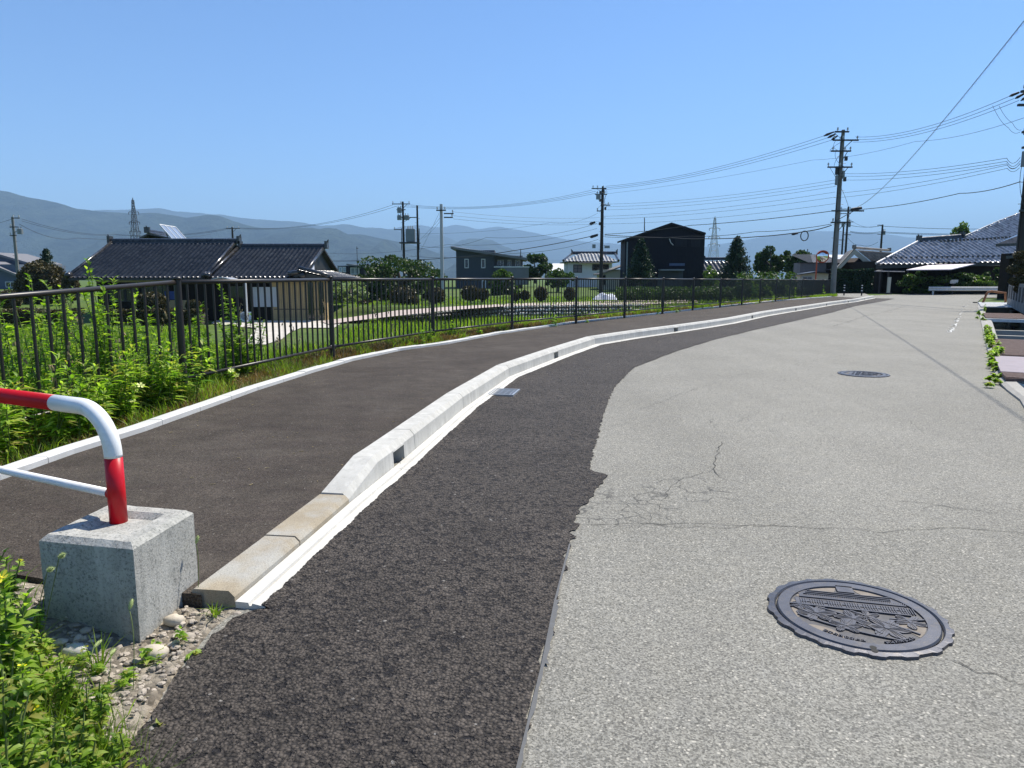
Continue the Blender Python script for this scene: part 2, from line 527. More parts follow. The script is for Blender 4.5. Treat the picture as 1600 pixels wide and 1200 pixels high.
M('brown_steel', (.020, .016, .013), .40, .0, .12, 8, spec=.5)
M('galv', (.42, .44, .46), .4, .7, .1, 20)
M('red_paint', (.50, .004, .012), .36, 0, .12, 9, .0004, 40, spec=.35)
M('white_paint', (.80, .81, .80), .34, 0, .05, 6, .0004, 40, spec=.5, coat=.1, dirt=(.62, .61, .57))
M('iron', (.085, .085, .095), .40, .5, .25, 14, .0006, 200, dirt=(.15, .13, .105))
M('iron_sand', (.22, .19, .155), .9, 0, .2, 30)
M('pole_concrete', (.19, .19, .18), .85, 0, .15, 2)
M('pole_dark', (.035, .032, .03), .8, 0, .2, 2)
M('pole_grey', (.40, .42, .42), .7, 0, .08, 2)
M('wire', (.018, .018, .02), .6, 0, .05)
M('porcelain', (.50, .50, .48), .3, 0, .1)
M('steel_dark', (.05, .05, .05), .5, .3, .1)
M('transformer', (.20, .22, .23), .5, .2, .1)
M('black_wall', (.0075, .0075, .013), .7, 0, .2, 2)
M('window_dark', (.012, .015, .02), .08, 0, .1, spec=.8)
M('frame_white', (.7, .7, .68), .4, 0, .05)
M('frame_dark', (.03, .03, .03), .4, 0, .05)
M('cream_wall', (.52, .47, .36), .8, 0, .08, 1)
M('beige_panel', (.40, .29, .14), .7, 0, .15, 1.5)
M('grey_wall', (.050, .058, .072), .7, 0, .1, 1.5)
M('grey_light_wall', (.16, .16, .17), .7, 0, .1, 1.5)
M('white_wall', (.62, .64, .68), .7, 0, .06, 1)
M('blue_grey_wall', (.10, .125, .17), .8, 0, .1, 1)
M('brown_wall', (.060, .048, .046), .8, 0, .15, 1)
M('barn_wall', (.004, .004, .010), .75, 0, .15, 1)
M('sheet_metal', (.42, .44, .47), .4, .3, .1, 1)
M('corrugated_pale', (.60, .53, .56), .6, 0, .08, 1)
M('rust_plate', (.13, .08, .065), .7, .2, .3, 8, dirt=(.25, .2, .17))
M('grey_plate', (.19, .16, .18), .6, .2, .15, 6)
M('white_beam', (.62, .62, .60), .6, 0, .15, 6, dirt=(.3, .26, .2))
M('orange_paint', (.50, .07, .02), .4, 0, .1)
M('solar', (.30, .36, .44), .15, .3, .1, spec=.8)
M('stone', (.48, .46, .42), .85, 0, .45, 3.5, .01, 12)
M('pebble', (.36, .31, .25), .85, 0, .6, 9, .002, 90)
M('pale_stone', (.48, .42, .33), .85, 0, .2, 14, .003, 60)
M('white_marking', (.62, .62, .58), .7, 0, .2, 20)
M('bark', (.10, .085, .065), .9, 0, .3, 6)
M('weed_stem', (.12, .16, .04), .7, 0, .2)
M('dry_stem', (.32, .25, .13), .8, 0, .2)
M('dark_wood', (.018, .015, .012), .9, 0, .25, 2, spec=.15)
M('yellow_petal', (.85, .72, .03), .5, 0, .08)
M('pale_bloom', (.62, .66, .22), .6, 0, .1)
M('rust', (.22, .10, .05), .8, .3, .3, 12)
M('path_pink', (.46, .38, .33), .9, 0, .1, .7)
MATS['grass_mat'] = leafmat('grass_blades', [(.08, .15, .014), (.17, .26, .026), (.27, .33, .06)], .48)
leafmat('dry_grass', [(.16, .10, .04), (.27, .17, .07), (.20, .15, .05), (.10, .12, .02)], .3, tcol=(1.3, 1.2, .7))
leafmat('weed_leaf', [(.05, .11, .014), (.13, .25, .022), (.25, .38, .035), (.36, .46, .08)], .52)
leafmat('near_leaf', [(.06, .14, .016), (.17, .30, .025), (.30, .44, .05), (.42, .52, .12), (.34, .28, .08)], .52)
leafmat('dark_tree', [(.018, .038, .010), (.034, .066, .014), (.06, .10, .022)], .25)
leafmat('mid_tree', [(.03, .06, .012), (.05, .095, .018), (.075, .125, .025)], .28)
leafmat('light_tree', [(.07, .12, .022), (.11, .18, .035), (.15, .22, .06)], .32)
leafmat('conifer', [(.010, .026, .012), (.018, .042, .018), (.028, .058, .022)], .12)
leafmat('yew', [(.035, .034, .010), (.070, .060, .018), (.12, .095, .030)], .10, tcol=(1.2, 1.1, .6))
leafmat('pale_shrub', [(.10, .15, .05), (.22, .28, .12), (.34, .38, .22)], .25)

def tilemat(name, col, rough, spec):
    t = NT(name); v = t.obj()
    ri = t.vor(v, 3.8, out='Color'); cr = t.n('ShaderNodeSeparateColor'); t.l(ri, cr.inputs[0])
    c = t.mix(1.0, tuple(col), t.ramp(cr.outputs[0], [(0, .6), (1, 1.5)]), 'MULTIPLY')
    c = t.mix(t.ramp(t.noise(v, .8, 4), [(.55, 0.0), (.8, .3)]), c, (.12, .12, .11))
    r = t.ramp(t.noise(v, 3, 3), [(.3, rough * .8), (.7, min(1, rough * 1.4))])
    MATS[name] = t.done(t.bsdf(c, r, 0, t.bump(t.noise(v, 30, 3), .3, .003), spec))
    return MATS[name]
tilemat('black_tile', (.034, .033, .033), .22, .6)
tilemat('silver_tile', (.33, .32, .33), .28, .6)
tilemat('brown_tile', (.16, .14, .115), .6, .4)
tilemat('grey_tile', (.26, .27, .28), .5, .5)
# ============================================================ GROUND, ROADS, KERB
rng = np.random.default_rng(7)
rnd = random.Random(11)
FPTS = [(-6.1, -3.0), (-5.2, .9), (-4.25, 4.0), (-3.25, 7.0), (-2.55, 10.1), (-1.45, 13.1), (.0, 15.9)]
for r_ in (.0895, .157, .210, .252, .290, .320, .345, .367, .386, .403, .418, .431, .443):
    x_, y_ = FPTS[-1]; Y_ = y_ + .5
    while math.hypot(r_ * Y_ - x_, Y_ - y_) < 3.15: Y_ += .01
    FPTS.append((r_ * Y_, Y_))
def zf(y):
    return float(np.interp(y, [-3, 3.9, 7, 10, 20, 32, 48], [-.14, -.10, .09, .11, .125, .10, .06]))
FLINE = np.array(FPTS + [(29, 66), (42, 95), (70, 160), (300, 800), (8000, 20000)])
STRIP_PX = [(-500, 895), (-250, 815), (0, 742), (115, 702), (225, 668), (400, 606), (487, 579), (550, 561), (625, 545), (700, 535), (780, 520), (900, 502.5), (1032, 489), (1100, 481.5), (1200, 470.5), (1300, 463)]
ZP = .05
strip_w = [G(x, y, ZP + .03) for x, y in STRIP_PX]
SLINE = np.array([(-8, -3)] + [(p.x, p.y) for p in strip_w] + [(36, 62), (60, 110), (400, 800), (8200, 20000)])
def sdist(X, Y, L):
    """signed distance to a polyline, positive on its left"""
    best = np.full(X.shape, 1e18); sg = np.ones(X.shape)
    for a, b in zip(L[:-1], L[1:]):
        d = b - a; l2 = (d ** 2).sum()
        t = np.clip(((X - a[0]) * d[0] + (Y - a[1]) * d[1]) / l2, 0, 1)
        ex = X - (a[0] + t * d[0]); ey = Y - (a[1] + t * d[1])
        q = ex * ex + ey * ey
        s = np.sign(d[0] * ey - d[1] * ex)
        m = q < best - 1e-9
        best = np.where(m, q, best); sg = np.where(m, s, sg)
    return np.sqrt(best) * sg
def sm(x, a, b):
    t = np.clip((x - a) / (b - a), 0, 1)
    return t * t * (3 - 2 * t)
def terrain(X, Y):
    X = np.asarray(X, float); Y = np.asarray(Y, float)
    s = sdist(X, Y, SLINE); d = sdist(X, Y, FLINE)
    zv = np.interp(Y, [-3, 3.9, 7, 10, 20, 32, 48], [-.17, -.13, .05, .07, .085, .06, .02])
    z = -.06 + (zv + .06) * sm(s, .05, .32)
    near = 1 - sm(Y, 52, 60)
    st = sm(X, -13.5, -10) * (1 - sm(X, 8.5, 10.5))
    low = -1.5 + .78 * (st * sm(Y, 49.55, 49.95) + (1 - st) * sm(Y, 47.5, 54))
    low = np.where(Y > 60, low + .8 * sm(Y, 60, 110), low)
    z = np.where(d > .25, zv + (low - zv) * sm(d, .25, 3.2), z)
    z = np.where((d > -2) & (Y > 49) & (s > .3), np.minimum(z, .05), z)
    far = sm(Y, 120, 400)
    z = z * (1 - far) + (-.3) * far
    return z
def uneven(a0, a1, step, lim, grow=1.25):
    r = list(np.arange(a0, a1 + 1e-6, step))
    s = step
    while r[-1] < lim: s *= grow; r.append(r[-1] + s)
    s = step
    lo = [r[0]]
    while lo[-1] > -lim: s *= grow; lo.append(lo[-1] - s)
    return np.array(lo[1:][::-1] + r)
gx = uneven(-14, 34, .28, 60000); gy = uneven(-4, 62, .32, 60000)
gy = gy[gy > -3000]
GX, GY = np.meshgrid(gx, gy)
GZ = terrain(GX, GY)
dF = sdist(GX, GY, FLINE)
GZ = GZ + np.where(dF > .4, rng.uniform(-.03, .03, GX.shape), 0) * (GY < 100)
nx, ny = len(gx), len(gy)
idx = np.arange(nx * ny).reshape(ny, nx)
Q = np.stack([idx[:-1, :-1], idx[:-1, 1:], idx[1:, 1:], idx[1:, :-1]], -1).reshape(-1, 4)
# the lidless stretch of the irrigation channel is cut out of the ground
CH_PX = [(1583, 592), (1569, 577), (1559, 530), (1550, 502), (1541, 492), (1537, 480), (1531, 472)]
CHE = [G(1640, 640, .05)] + [G(x, y, .05) for x, y in CH_PX]
CHE = [CHE[0] + (CHE[0] - CHE[1]).normalized() * 7] + CHE
chl = np.array([(p.x, p.y) for p in CHE])
cc = np.stack([GX.ravel()[Q].mean(1), GY.ravel()[Q].mean(1)], 1)
sd = -sdist(cc[:, 0], cc[:, 1], chl)
cut = (sd > -.35) & (sd < 1.9) & (cc[:, 1] < CHE[-1].y - .2) & (cc[:, 1] > 1)
Q = Q[~cut]
g = np_mesh('ground', np.stack([GX, GY, GZ], -1).reshape(-1, 3), Q, MATS['turf'], smooth=True)
tag(g, kind='structure')

# --- polylines of the road works, read off the photo and laid on the ground
KERB_PX = [(367.5, 950), (469, 861), (546, 793), (612.5, 738.5), (724.5, 642), (796, 591.5), (872, 561), (930, 540), (995, 529), (1060, 519.5), (1108, 512), (1144, 506), (1196, 494.5), (1228, 489), (1268, 482.5), (1300, 477), (1336, 472), (1366, 466)]
KERB = [G(x, y, 0) for x, y in KERB_PX]
def along(path, t):
    """point on a polyline at length t"""
    for a, b in zip(path[:-1], path[1:]):
        L = (b - a).length
        if t <= L: return a + (b - a) * (t / L)
        t -= L
    return path[-1]
def plen(path): return sum((b - a).length for a, b in zip(path[:-1], path[1:]))
def cutpath(path, t0, t1):
    out = [along(path, t0)]; acc = 0
    for a, b in zip(path[:-1], path[1:]):
        acc += (b - a).length
        if t0 + .02 < acc < t1 - .02: out.append(b)
    out.append(along(path, t1)); return out
def nearest_t(path, p):
    best = (1e9, 0); acc = 0
    for a, b in zip(path[:-1], path[1:]):
        d = b - a; t = max(0, min(1, (Vector((p.x, p.y, 0)) - a).dot(d) / d.length_squared))
        q = (a + d * t - Vector((p.x, p.y, 0))).length
        if q < best[0]: best = (q, acc + d.length * t)
        acc += d.length
    return best[1]
def offs(path, o, z=0.0):
    b = MB(); b.sweep(path, [(o, z)]); return [Vector(q) for q in b.v]

K_back = offs(KERB, .17)
strip_in = strip_w
# light old asphalt: the whole road
left_edge = [(-.9, -4)] + []
edge_light = [Vector((-2.2, -4, 0)), Vector((-1.15, 1.2, 0)), G(200, 1180), G(270, 1060), G(330, 985), G(372, 951)] + [Vector((p.x, p.y, 0)) for p in offs(KERB, .06)]
CH_OUT_PX = [(1600, 632), (1562, 603), (1552, 580), (1546, 560), (1538, 530), (1533, 505), (1530, 490), (1528, 480), (1527, 472)]
chout = [G(x, y, 0) for x, y in CH_OUT_PX]
chout = [chout[0] + Vector((-.55, -.84, 0)) * 11] + chout
far_edge = [G(1535, 465), G(1572, 464.5) + Vector((30, 0, 0)), G(1572, 462) + Vector((30, 3, 0)), G(1400, 458.8), G(1345, 456.2), G(1303, 453.6), G(1303, 453.6) + Vector((-12, 5, 0)), G(1300, 457.5) + Vector((-12, 1, 0)), G(1306, 460), Vector((K_back[-1].x - .1, K_back[-1].y + .4, 0))]
road_pts = edge_light + far_edge[::-1] + chout[::-1]
o = sheet('road', [(p.x, p.y, 0.0) for p in road_pts], MATS['light']); tag(o, kind='structure')

# fresh dark asphalt strip beside the kerb, with a saw-cut / torn edge
DARK_PX = [(740, 1330), (806, 1200), (818, 1150), (830, 1095), (845, 1045), (856, 1000), (864, 950), (877, 895), (890, 850), (897, 815), (905, 795), (921, 784), (930, 766), (950, 744), (938, 740), (921, 734), (927, 705), (935, 680), (941, 655), (946, 640), (953, 620), (962, 603), (985, 580), (992, 574), (1010, 567), (1060, 548), (1120, 530), (1180, 515.5), (1240, 502), (1300, 488.5), (1337, 478.3), (1384, 470), (1398, 466.6)]
dk = [G(x, y, 0) for x, y in DARK_PX]
dk2 = [dk[0]]
for a, b in zip(dk[:-1], dk[1:]):
    L = (b - a).length
    n = max(1, int(L / .035)) if a.y < 9 else max(1, int(L / .25))
    ar = .007 if a.y > 3.6 or a.y < 2.75 else .016
    for k in range(1, n + 1):
        p = a + (b - a) * (k / n)
        if k < n: p = p + Vector((rnd.gauss(0, ar), rnd.gauss(0, ar), 0))
        dk2.append(p)
gl = offs(KERB, -.105)
gl2 = []
for a, b in zip(gl[:-1], gl[1:]):
    L = (b - a).length; n = max(1, int(L / .05)) if a.y < 8 else 3
    nn = Vector((-(b - a).y, (b - a).x, 0)).normalized()
    for k in range(n):
        p = a + (b - a) * (k / n); j = rnd.uniform(-.006, .013) + .006 * math.sin(k * .9)
        gl2.append(p - nn * max(-.004, j) if k else p)
gl2.append(gl[-1])
GRAV_EDGE_PX = [(392, 958), (372, 966), (345, 985), (318, 1010), (292, 1036), (272, 1062), (258, 1090), (238, 1122), (212, 1150), (190, 1185), (150, 1240)]
ge = []
gp = [G(x, y, 0) for x, y in GRAV_EDGE_PX]
for a, b in zip(gp[:-1], gp[1:]):
    for k in range(5): ge.append(a + (b - a) * (k / 5) + Vector((rnd.gauss(0, .007), rnd.gauss(0, .007), 0)))
ge += [gp[-1], Vector((-1.0, .2, 0)), Vector((-1.2, -3.9, 0)), Vector((-.2, -3.9, 0)), Vector((-.2, .4, 0))]
dark_pts = ge[::-1] + gl2[::-1] if False else dk2 + gl2[::-1] + ge
o = sheet('asphalt_patch', [(p.x, p.y, .006) for p in dark_pts], MATS['dark']); tag(o, kind='structure')

# grey smear of sealant along the saw cut near the camera
b = MB()
for (pa, pb, w) in (((806, 1205), (846, 1040), .012), ((846, 1040), (866, 940), .022), ((866, 940), (889, 852), .009)):
    A, B = G(*pa), G(*pb)
    n = 14; L = []
    nn = Vector(((B - A).y, -(B - A).x, 0)).normalized()
    for k in range(n + 1):
        L.append((A + (B - A) * (k / n), w * (.6 + .6 * rnd.random())))
    for (p, w0), (q, w1) in zip(L[:-1], L[1:]):
        b.quad((p.x, p.y, .0085), (p.x + nn.x * w0, p.y + nn.y * w0, .0085), (q.x + nn.x * w1, q.y + nn.y * w1, .0085), (q.x, q.y, .0085))
M('sealant', (.10, .10, .098), .6, 0, .2, 30)
tag(b.build('joint_seal', MATS['sealant']), kind='structure')

# long cracks in the old asphalt
M('crack', (.035, .034, .03), .9, 0, .1)
CR = [([(903, 819), (960, 820), (1000, 818), (1080, 817), (1150, 822), (1230, 823), (1300, 825), (1370, 832), (1440, 828), (1500, 825), (1600, 834), (1700, 840)], .0035),
      ([(1000, 818), (1060, 824), (1130, 826), (1210, 820), (1290, 830)], .0022), ([(1127, 690), (1124, 702), (1117, 714), (1118, 728), (1117, 738), (1125, 747)], .005),
      ([(1125, 747), (1150, 752), (1165, 758)], .002), ([(1118, 730), (1090, 742), (1060, 752), (1040, 770), (1030, 795), (1015, 815)], .0022),
      ([(1040, 770), (1000, 772), (960, 775), (935, 780)], .002), ([(1100, 665), (1113, 655), (1116, 668)], .002), ([(1150, 661), (1175, 648), (1198, 640)], .003),
      ([(1478, 1030), (1510, 1042), (1545, 1052), (1575, 1063), (1640, 1075)], .005), ([(1198, 948), (1180, 940)], .003),
      ([(1420, 656), (1432, 668), (1446, 678)], .0025), ([(1395, 783), (1440, 786), (1480, 792), (1530, 798), (1560, 803)], .0028), ([(1440, 796), (1475, 790), (1500, 800)], .003),
      ([(1300, 510), (1320, 505), (1350, 494), (1380, 488), (1410, 480)], .008), ([(1000, 640), (1080, 610), (1160, 585), (1250, 568), (1330, 553)], .0025)]
b = MB()
for pts, w in CR:
    W = [G(x, y, 0) for x, y in pts]
    L = [W[0]]
    for a, c in zip(W[:-1], W[1:]):
        n = max(2, int((c - a).length / (.03 + .006 * a.y)))
        for k in range(1, n + 1):
            p = a + (c - a) * (k / n)
            if k < n: p = p + Vector((rnd.gauss(0, 1), rnd.gauss(0, 1), 0)) * (.008 + .0012 * p.y)
            L.append(p)
    ww = [.85 * w * rnd.uniform(.35, 1.3) * (1 + .06 * p.y) for p in L]; ww[0] = ww[-1] = w * .1
    for i in range(len(L) - 1):
        d = (L[i + 1] - L[i]); nn = Vector((-d.y, d.x, 0)).normalized()
        p, q = L[i], L[i + 1]
        b.quad(*[(v.x, v.y, .003) for v in (p - nn * ww[i] * .5, p + nn * ww[i] * .5, q + nn * ww[i + 1] * .5, q - nn * ww[i + 1] * .5)])
tag(b.build('road_cracks', MATS['crack']), kind='structure')

# worn white dashes at the road side
b = MB()
for k in range(46):
    t = rnd.random()
    y0 = 478 + (520 - 478) * t; xx = 1507 + (1484 - 1507) * t
    if 485 < y0 < 497 and rnd.random() < .75: continue
    w = .06 + .05 * rnd.random(); p = G(xx, y0, .004)
    d = Vector((.55, .84, 0)); nn = Vector((.84, -.55, 0)); l = rnd.uniform(.12, .42)
    o2 = nn * rnd.uniform(-.03, .03); a = p + o2 - nn * w * .5; c = p + o2 + nn * w * .5
    z = .0035 + .0004 * (k % 9)
    b.poly([(a.x, a.y, z), (c.x, c.y, z), (c.x + d.x * l, c.y + d.y * l + rnd.uniform(-.03, .03), z), ((a + d * l * .5).x - .02, (a + d * l * .5).y, z), (a.x + d.x * l, a.y + d.y * l, z)])
tag(b.build('road_marking', MATS['white_marking']), kind='structure')
b = MB()   # stop line remains near the junction
for (xa, ya, xb, yb) in ((1483, 467.3, 1537, 469.2), (1408, 459.6, 1440, 460.3)):
    A, B = G(xa, ya), G(xb, yb)
    b.quad((A.x, A.y, .004), (B.x, B.y, .004), (B.x, B.y + .35, .004), (A.x, A.y + .35, .004))
tag(b.build('road_marking', MATS['white_marking']), kind='structure')

# footpath
path_pts = [Vector((p.x, p.y, 0)) for p in K_back] + [G(1345, 461.5), G(1300, 462.2)] + [Vector((p.x, p.y, 0)) for p in strip_w[::-1]][1:]
low = [G(-500, 1050, ZP), G(-120, 905, ZP), G(0, 893, ZP), G(70, 905, ZP), G(180, 915, ZP), G(262, 925, ZP), G(315, 929, ZP)]
pp = path_pts + low
o = sheet('footpath', [(p.x, p.y, ZP) for p in pp], MATS['path']); tag(o, kind='structure')
b = MB()     # its cut front edge
b.sweep([Vector((p.x, p.y, 0)) for p in low], [(0, ZP - .002), (0, -.08)])
tag(b.build('footpath_edge', MATS['path']), kind='structure')

o = sheet('footpath', [(q_.x, q_.y, .062) for q_ in (G(1299, 463.5, .05), G(1303, 456.8, .05), G(1340, 456.8, .05), G(1352, 459, .05), G(1362, 463.2, .05), G(1335, 465.5, .05))], MATS['light']); tag(o, kind='structure')
# pale edging strip along the verge
b = MB()
sp = [Vector((p.x, p.y, 0)) for p in strip_w]
tot = plen(sp); t0 = 0
while t0 < tot - .1:
    t1 = min(tot, t0 + .6) if t0 < 14 else min(tot, t0 + 2.4)
    dz = rnd.uniform(-.003, .003)
    b.sweep(cutpath(sp, t0, t1 - .006), [(-.005, -.05), (-.005, ZP + .035 + dz), (.005, ZP + .042 + dz), (.105, ZP + .042 + dz), (.115, ZP + .03 + dz), (.115, -.05)], closed=True)
    t0 = t1
tag(b.build('edging_strip', MATS['strip_concrete']), kind='structure')

# kerb -------------------------------------------------------
HOLE_PX = [(622, 728), (868, 562), (1056, 520), (1174, 499), (1246, 486.5), (1293, 478.5), (1326.6, 473.5), (1350, 469)]
T_tan1 = nearest_t(KERB, G(469, 861)); T_ramp0 = nearest_t(KERB, G(546, 793)); T_ramp1 = nearest_t(KERB, G(592, 755))
TOT = plen(KERB)
holes = [nearest_t(KERB, G(x, y)) for x, y in HOLE_PX]
tanb = MB(); kb = MB()
def lowprof(h, w=.17):
    return [(0, -.06), (0, h - .022), (.022, h), (w - .01, h), (w, h - .008), (w, -.06)]
tanb.sweep(cutpath(KERB, 0, T_tan1 - .004), lowprof(.065), closed=True)
tanb.sweep(cutpath(KERB, T_tan1 + .004, T_ramp0 - .003), lowprof(.068), closed=True)
tag(tanb.build('lowered_kerb', MATS['tan']), kind='structure')
KH = .163
def kprof(h):
    return [(-.004, -.06), (.006, h - .035), (.036, h), (.155, h), (.165, h - .012), (.168, -.06)]
# ramped piece
rp = cutpath(KERB, T_ramp0 + .003, T_ramp1)
kb.sweep(rp, lambda i: kprof(.075 + (KH - .075) * (i / (len(rp) - 1))), closed=True)
pts = [T_ramp1]
t_ = T_ramp1
joints = []
for x, y in ((644, 707), (724.5, 642), (796, 591.5), (872, 561), (930, 540), (995, 529), (1108, 512), (1144, 506), (1196, 494.5), (1268, 482.5)):
    joints.append(nearest_t(KERB, G(x, y)))
ev = sorted([(h - .115, h + .115, 'h') for h in holes] + [(j - .004, j + .004, 'j') for j in joints])
t_ = T_ramp1
for a0, a1, kk in ev:
    if a0 <= t_: continue
    kb.sweep(cutpath(KERB, t_, a0), kprof(KH), closed=True)
    if kk == 'h':
        seg = cutpath(KERB, a0, a1)
        kb.sweep(seg, [(.003, KH - .045), (.006, KH - .035), (.036, KH), (.155, KH), (.165, KH - .012), (.165, KH - .045)], closed=True)
        kb.sweep(seg, [(.13, KH - .056), (.167, KH - .056), (.167, -.06), (.13, -.06)], closed=True)
    else:
        kb.sweep(cutpath(KERB, a0, a1), kprof(KH - .006)[0:1] + [(.008, KH - .041), (.038, KH - .006), (.153, KH - .006), (.16, KH - .016), (.163, -.06)], closed=True)
    t_ = a1
kb.sweep(cutpath(KERB, t_, TOT), kprof(KH), closed=True)
tag(kb.build('kerb', MATS['kerb_concrete']), kind='structure')
# gutter
gb = MB(); t0 = 0
while t0 < TOT - .05:
    t1 = min(TOT, t0 + (1.9 if t0 < 1 else 2.0))
    gb.sweep(cutpath(KERB, t0, t1 - .005), [(-.002, -.04), (-.002, .026), (-.052, .024), (-.056, .012), (-.064, .012), (-.068, .022), (-.116, .012), (-.118, -.04)], closed=True)
    t0 = t1
tag(gb.build('gutter', MATS['gutter_concrete']), kind='structure')

b = MB()   # the torn edge of the fresh asphalt lapping over the gutter
oe = offs(KERB, -.135); ie = offs(KERB, -.104)
Lo = plen(oe); Li = plen(ie); nL = 900; prev = None
for k in range(nL + 1):
    f_ = (k / nL) ** 1.8
    p_ = along(oe, Lo * f_ * .9999); q_ = along(ie, Li * f_ * .9999); d_ = (q_ - p_)
    jj = rnd.gauss(0, .08) + .07 * math.sin(k * .31) + .09 * math.sin(k * .113)
    q_ = q_ + d_ * max(-.5, min(.8, jj))
    cur = ((p_.x, p_.y, .007), (q_.x, q_.y, .019))
    if prev: b.quad(prev[0], cur[0], cur[1], prev[1])
    prev = cur
tag(b.build('asphalt_patch', MATS['dark']), kind='structure')
# drain grate let into the gutter
gc = G(779, 615, 0)
dirk = (G(796, 591.5) - G(724.5, 642)).normalized(); nk = Vector((dirk.y, -dirk.x, 0))
gt = thing('drain_grate', 'small galvanised drain grate set in the gutter beside the white kerb', 'drain grate', (gc.x, gc.y, .02))
ctr = along(KERB, nearest_t(KERB, gc)) + nk * .165
b = MB(); ang = math.atan2(dirk.y, dirk.x)
for s in (-1, 1):
    b.rbox(ctr + nk * .13 * s + Vector((0, 0, .014)), .40, .02, .022, ang)
    b.rbox(ctr + dirk * .19 * s + Vector((0, 0, .014)), .02, .24, .022, ang)
b.build('grate_frame', MATS['galv'], gt)
b = MB()
for k in range(11): b.rbox(ctr + dirk * (-.165 + .033 * k) + Vector((0, 0, .0145)), .011, .24, .014, ang)
for k in range(4): b.rbox(ctr + nk * (-.09 + .06 * k) + Vector((0, 0, .0155)), .36, .006, .010, ang)
b.build('grate_bars', MATS['galv'], gt)
b = MB(); b.rbox(ctr + Vector((0, 0, .0085)), .37, .24, .004, ang)  # flat black slab, its colour stands for the shade below the bars
b.build('grate_pit_shade', M('pit_shade_black', (.006, .006, .006), 1.0, 0, .1, spec=0.0), gt)

# gravel bed at the kerb's end -------------------------------
gxs = np.linspace(-3.3, -.45, 120); gys = np.linspace(.6, 3.25, 110)
AX, AY = np.meshgrid(gxs, gys)
gel = np.array([(p.x, p.y) for p in gp[::-1]]); gel = np.vstack([[(-1.25, .3)], gel, [(-1.06, 2.83)]])
e1 = sdist(AX, AY, gel)       # left of the asphalt edge > 0
lowl = np.array([(p.x, p.y) for p in low] + [(-1.0, 2.95)])
e2 = -sdist(AX, AY, lowl)
AZ = -.05 + .05 * sm(np.minimum(e1, e2 + .02), -.03, .05) + rng.normal(scale=.004, size=AX.shape) + .012 * np.sin(AX * 9) * np.cos(AY * 7)
AZ = AZ + .03 * sm(e1, .1, .6)
idx = np.arange(AX.size).reshape(AX.shape)
Q = np.stack([idx[:-1, :-1], idx[:-1, 1:], idx[1:, 1:], idx[1:, :-1]], -1).reshape(-1, 4)
o = np_mesh('gravel_bed', np.stack([AX, AY, AZ], -1).reshape(-1, 3), Q, MATS['gravel'], smooth=True); tag(o, kind='structure')
def gravz(x, y):
    i = int(np.clip(np.searchsorted(gxs, x), 0, 119)); j = int(np.clip(np.searchsorted(gys, y), 0, 109))
    return float(AZ[j, i])
b = MB(); n = 0
while n < 2600:
    x = rnd.uniform(-2.6, -.8); y = rnd.uniform(1.4, 3.0)
    i = int(np.searchsorted(gxs, x)); j = int(np.searchsorted(gys, y))
    if e1[j, i] < -.01 or e2[j, i] < .02: continue
    if e1[j, i] > .45 and rnd.random() < .6: continue
    r = min(.015, .003 + rnd.expovariate(330))
    b.ball((x, y, gravz(x, y) + r * .25), r * rnd.uniform(.8, 1.5), r * rnd.uniform(.8, 1.4), r * rnd.uniform(.5, .9), 7, 5, .16, rnd); n += 1
o = b.build('gravel', MATS['pebble'], loc=(0, 0, 0)); tag(o, kind='stuff')
for (px, py, r, lab, m) in ((118, 1020, .030, 'rounded grey stone lying in the shade left of the concrete block', 'stone'), (240, 1016, .034, 'pale cream stone in the gravel right below the block corner', 'pale_stone'),
                         (272, 966, .028, 'white angular stone tucked against the right face of the block', 'pale_stone'), (292, 986, .022, 'brownish stone in the gravel near the kerb end', 'pebble')):
    p = G(px, py, .02); b = MB(); b.ball((p.x, p.y, gravz(p.x, p.y) + r * .45), r * 1.35, r, r * .75, 10, 7, .10, rnd)
    tag(b.build('rock', MATS[m], smooth=True), lab, 'stone')

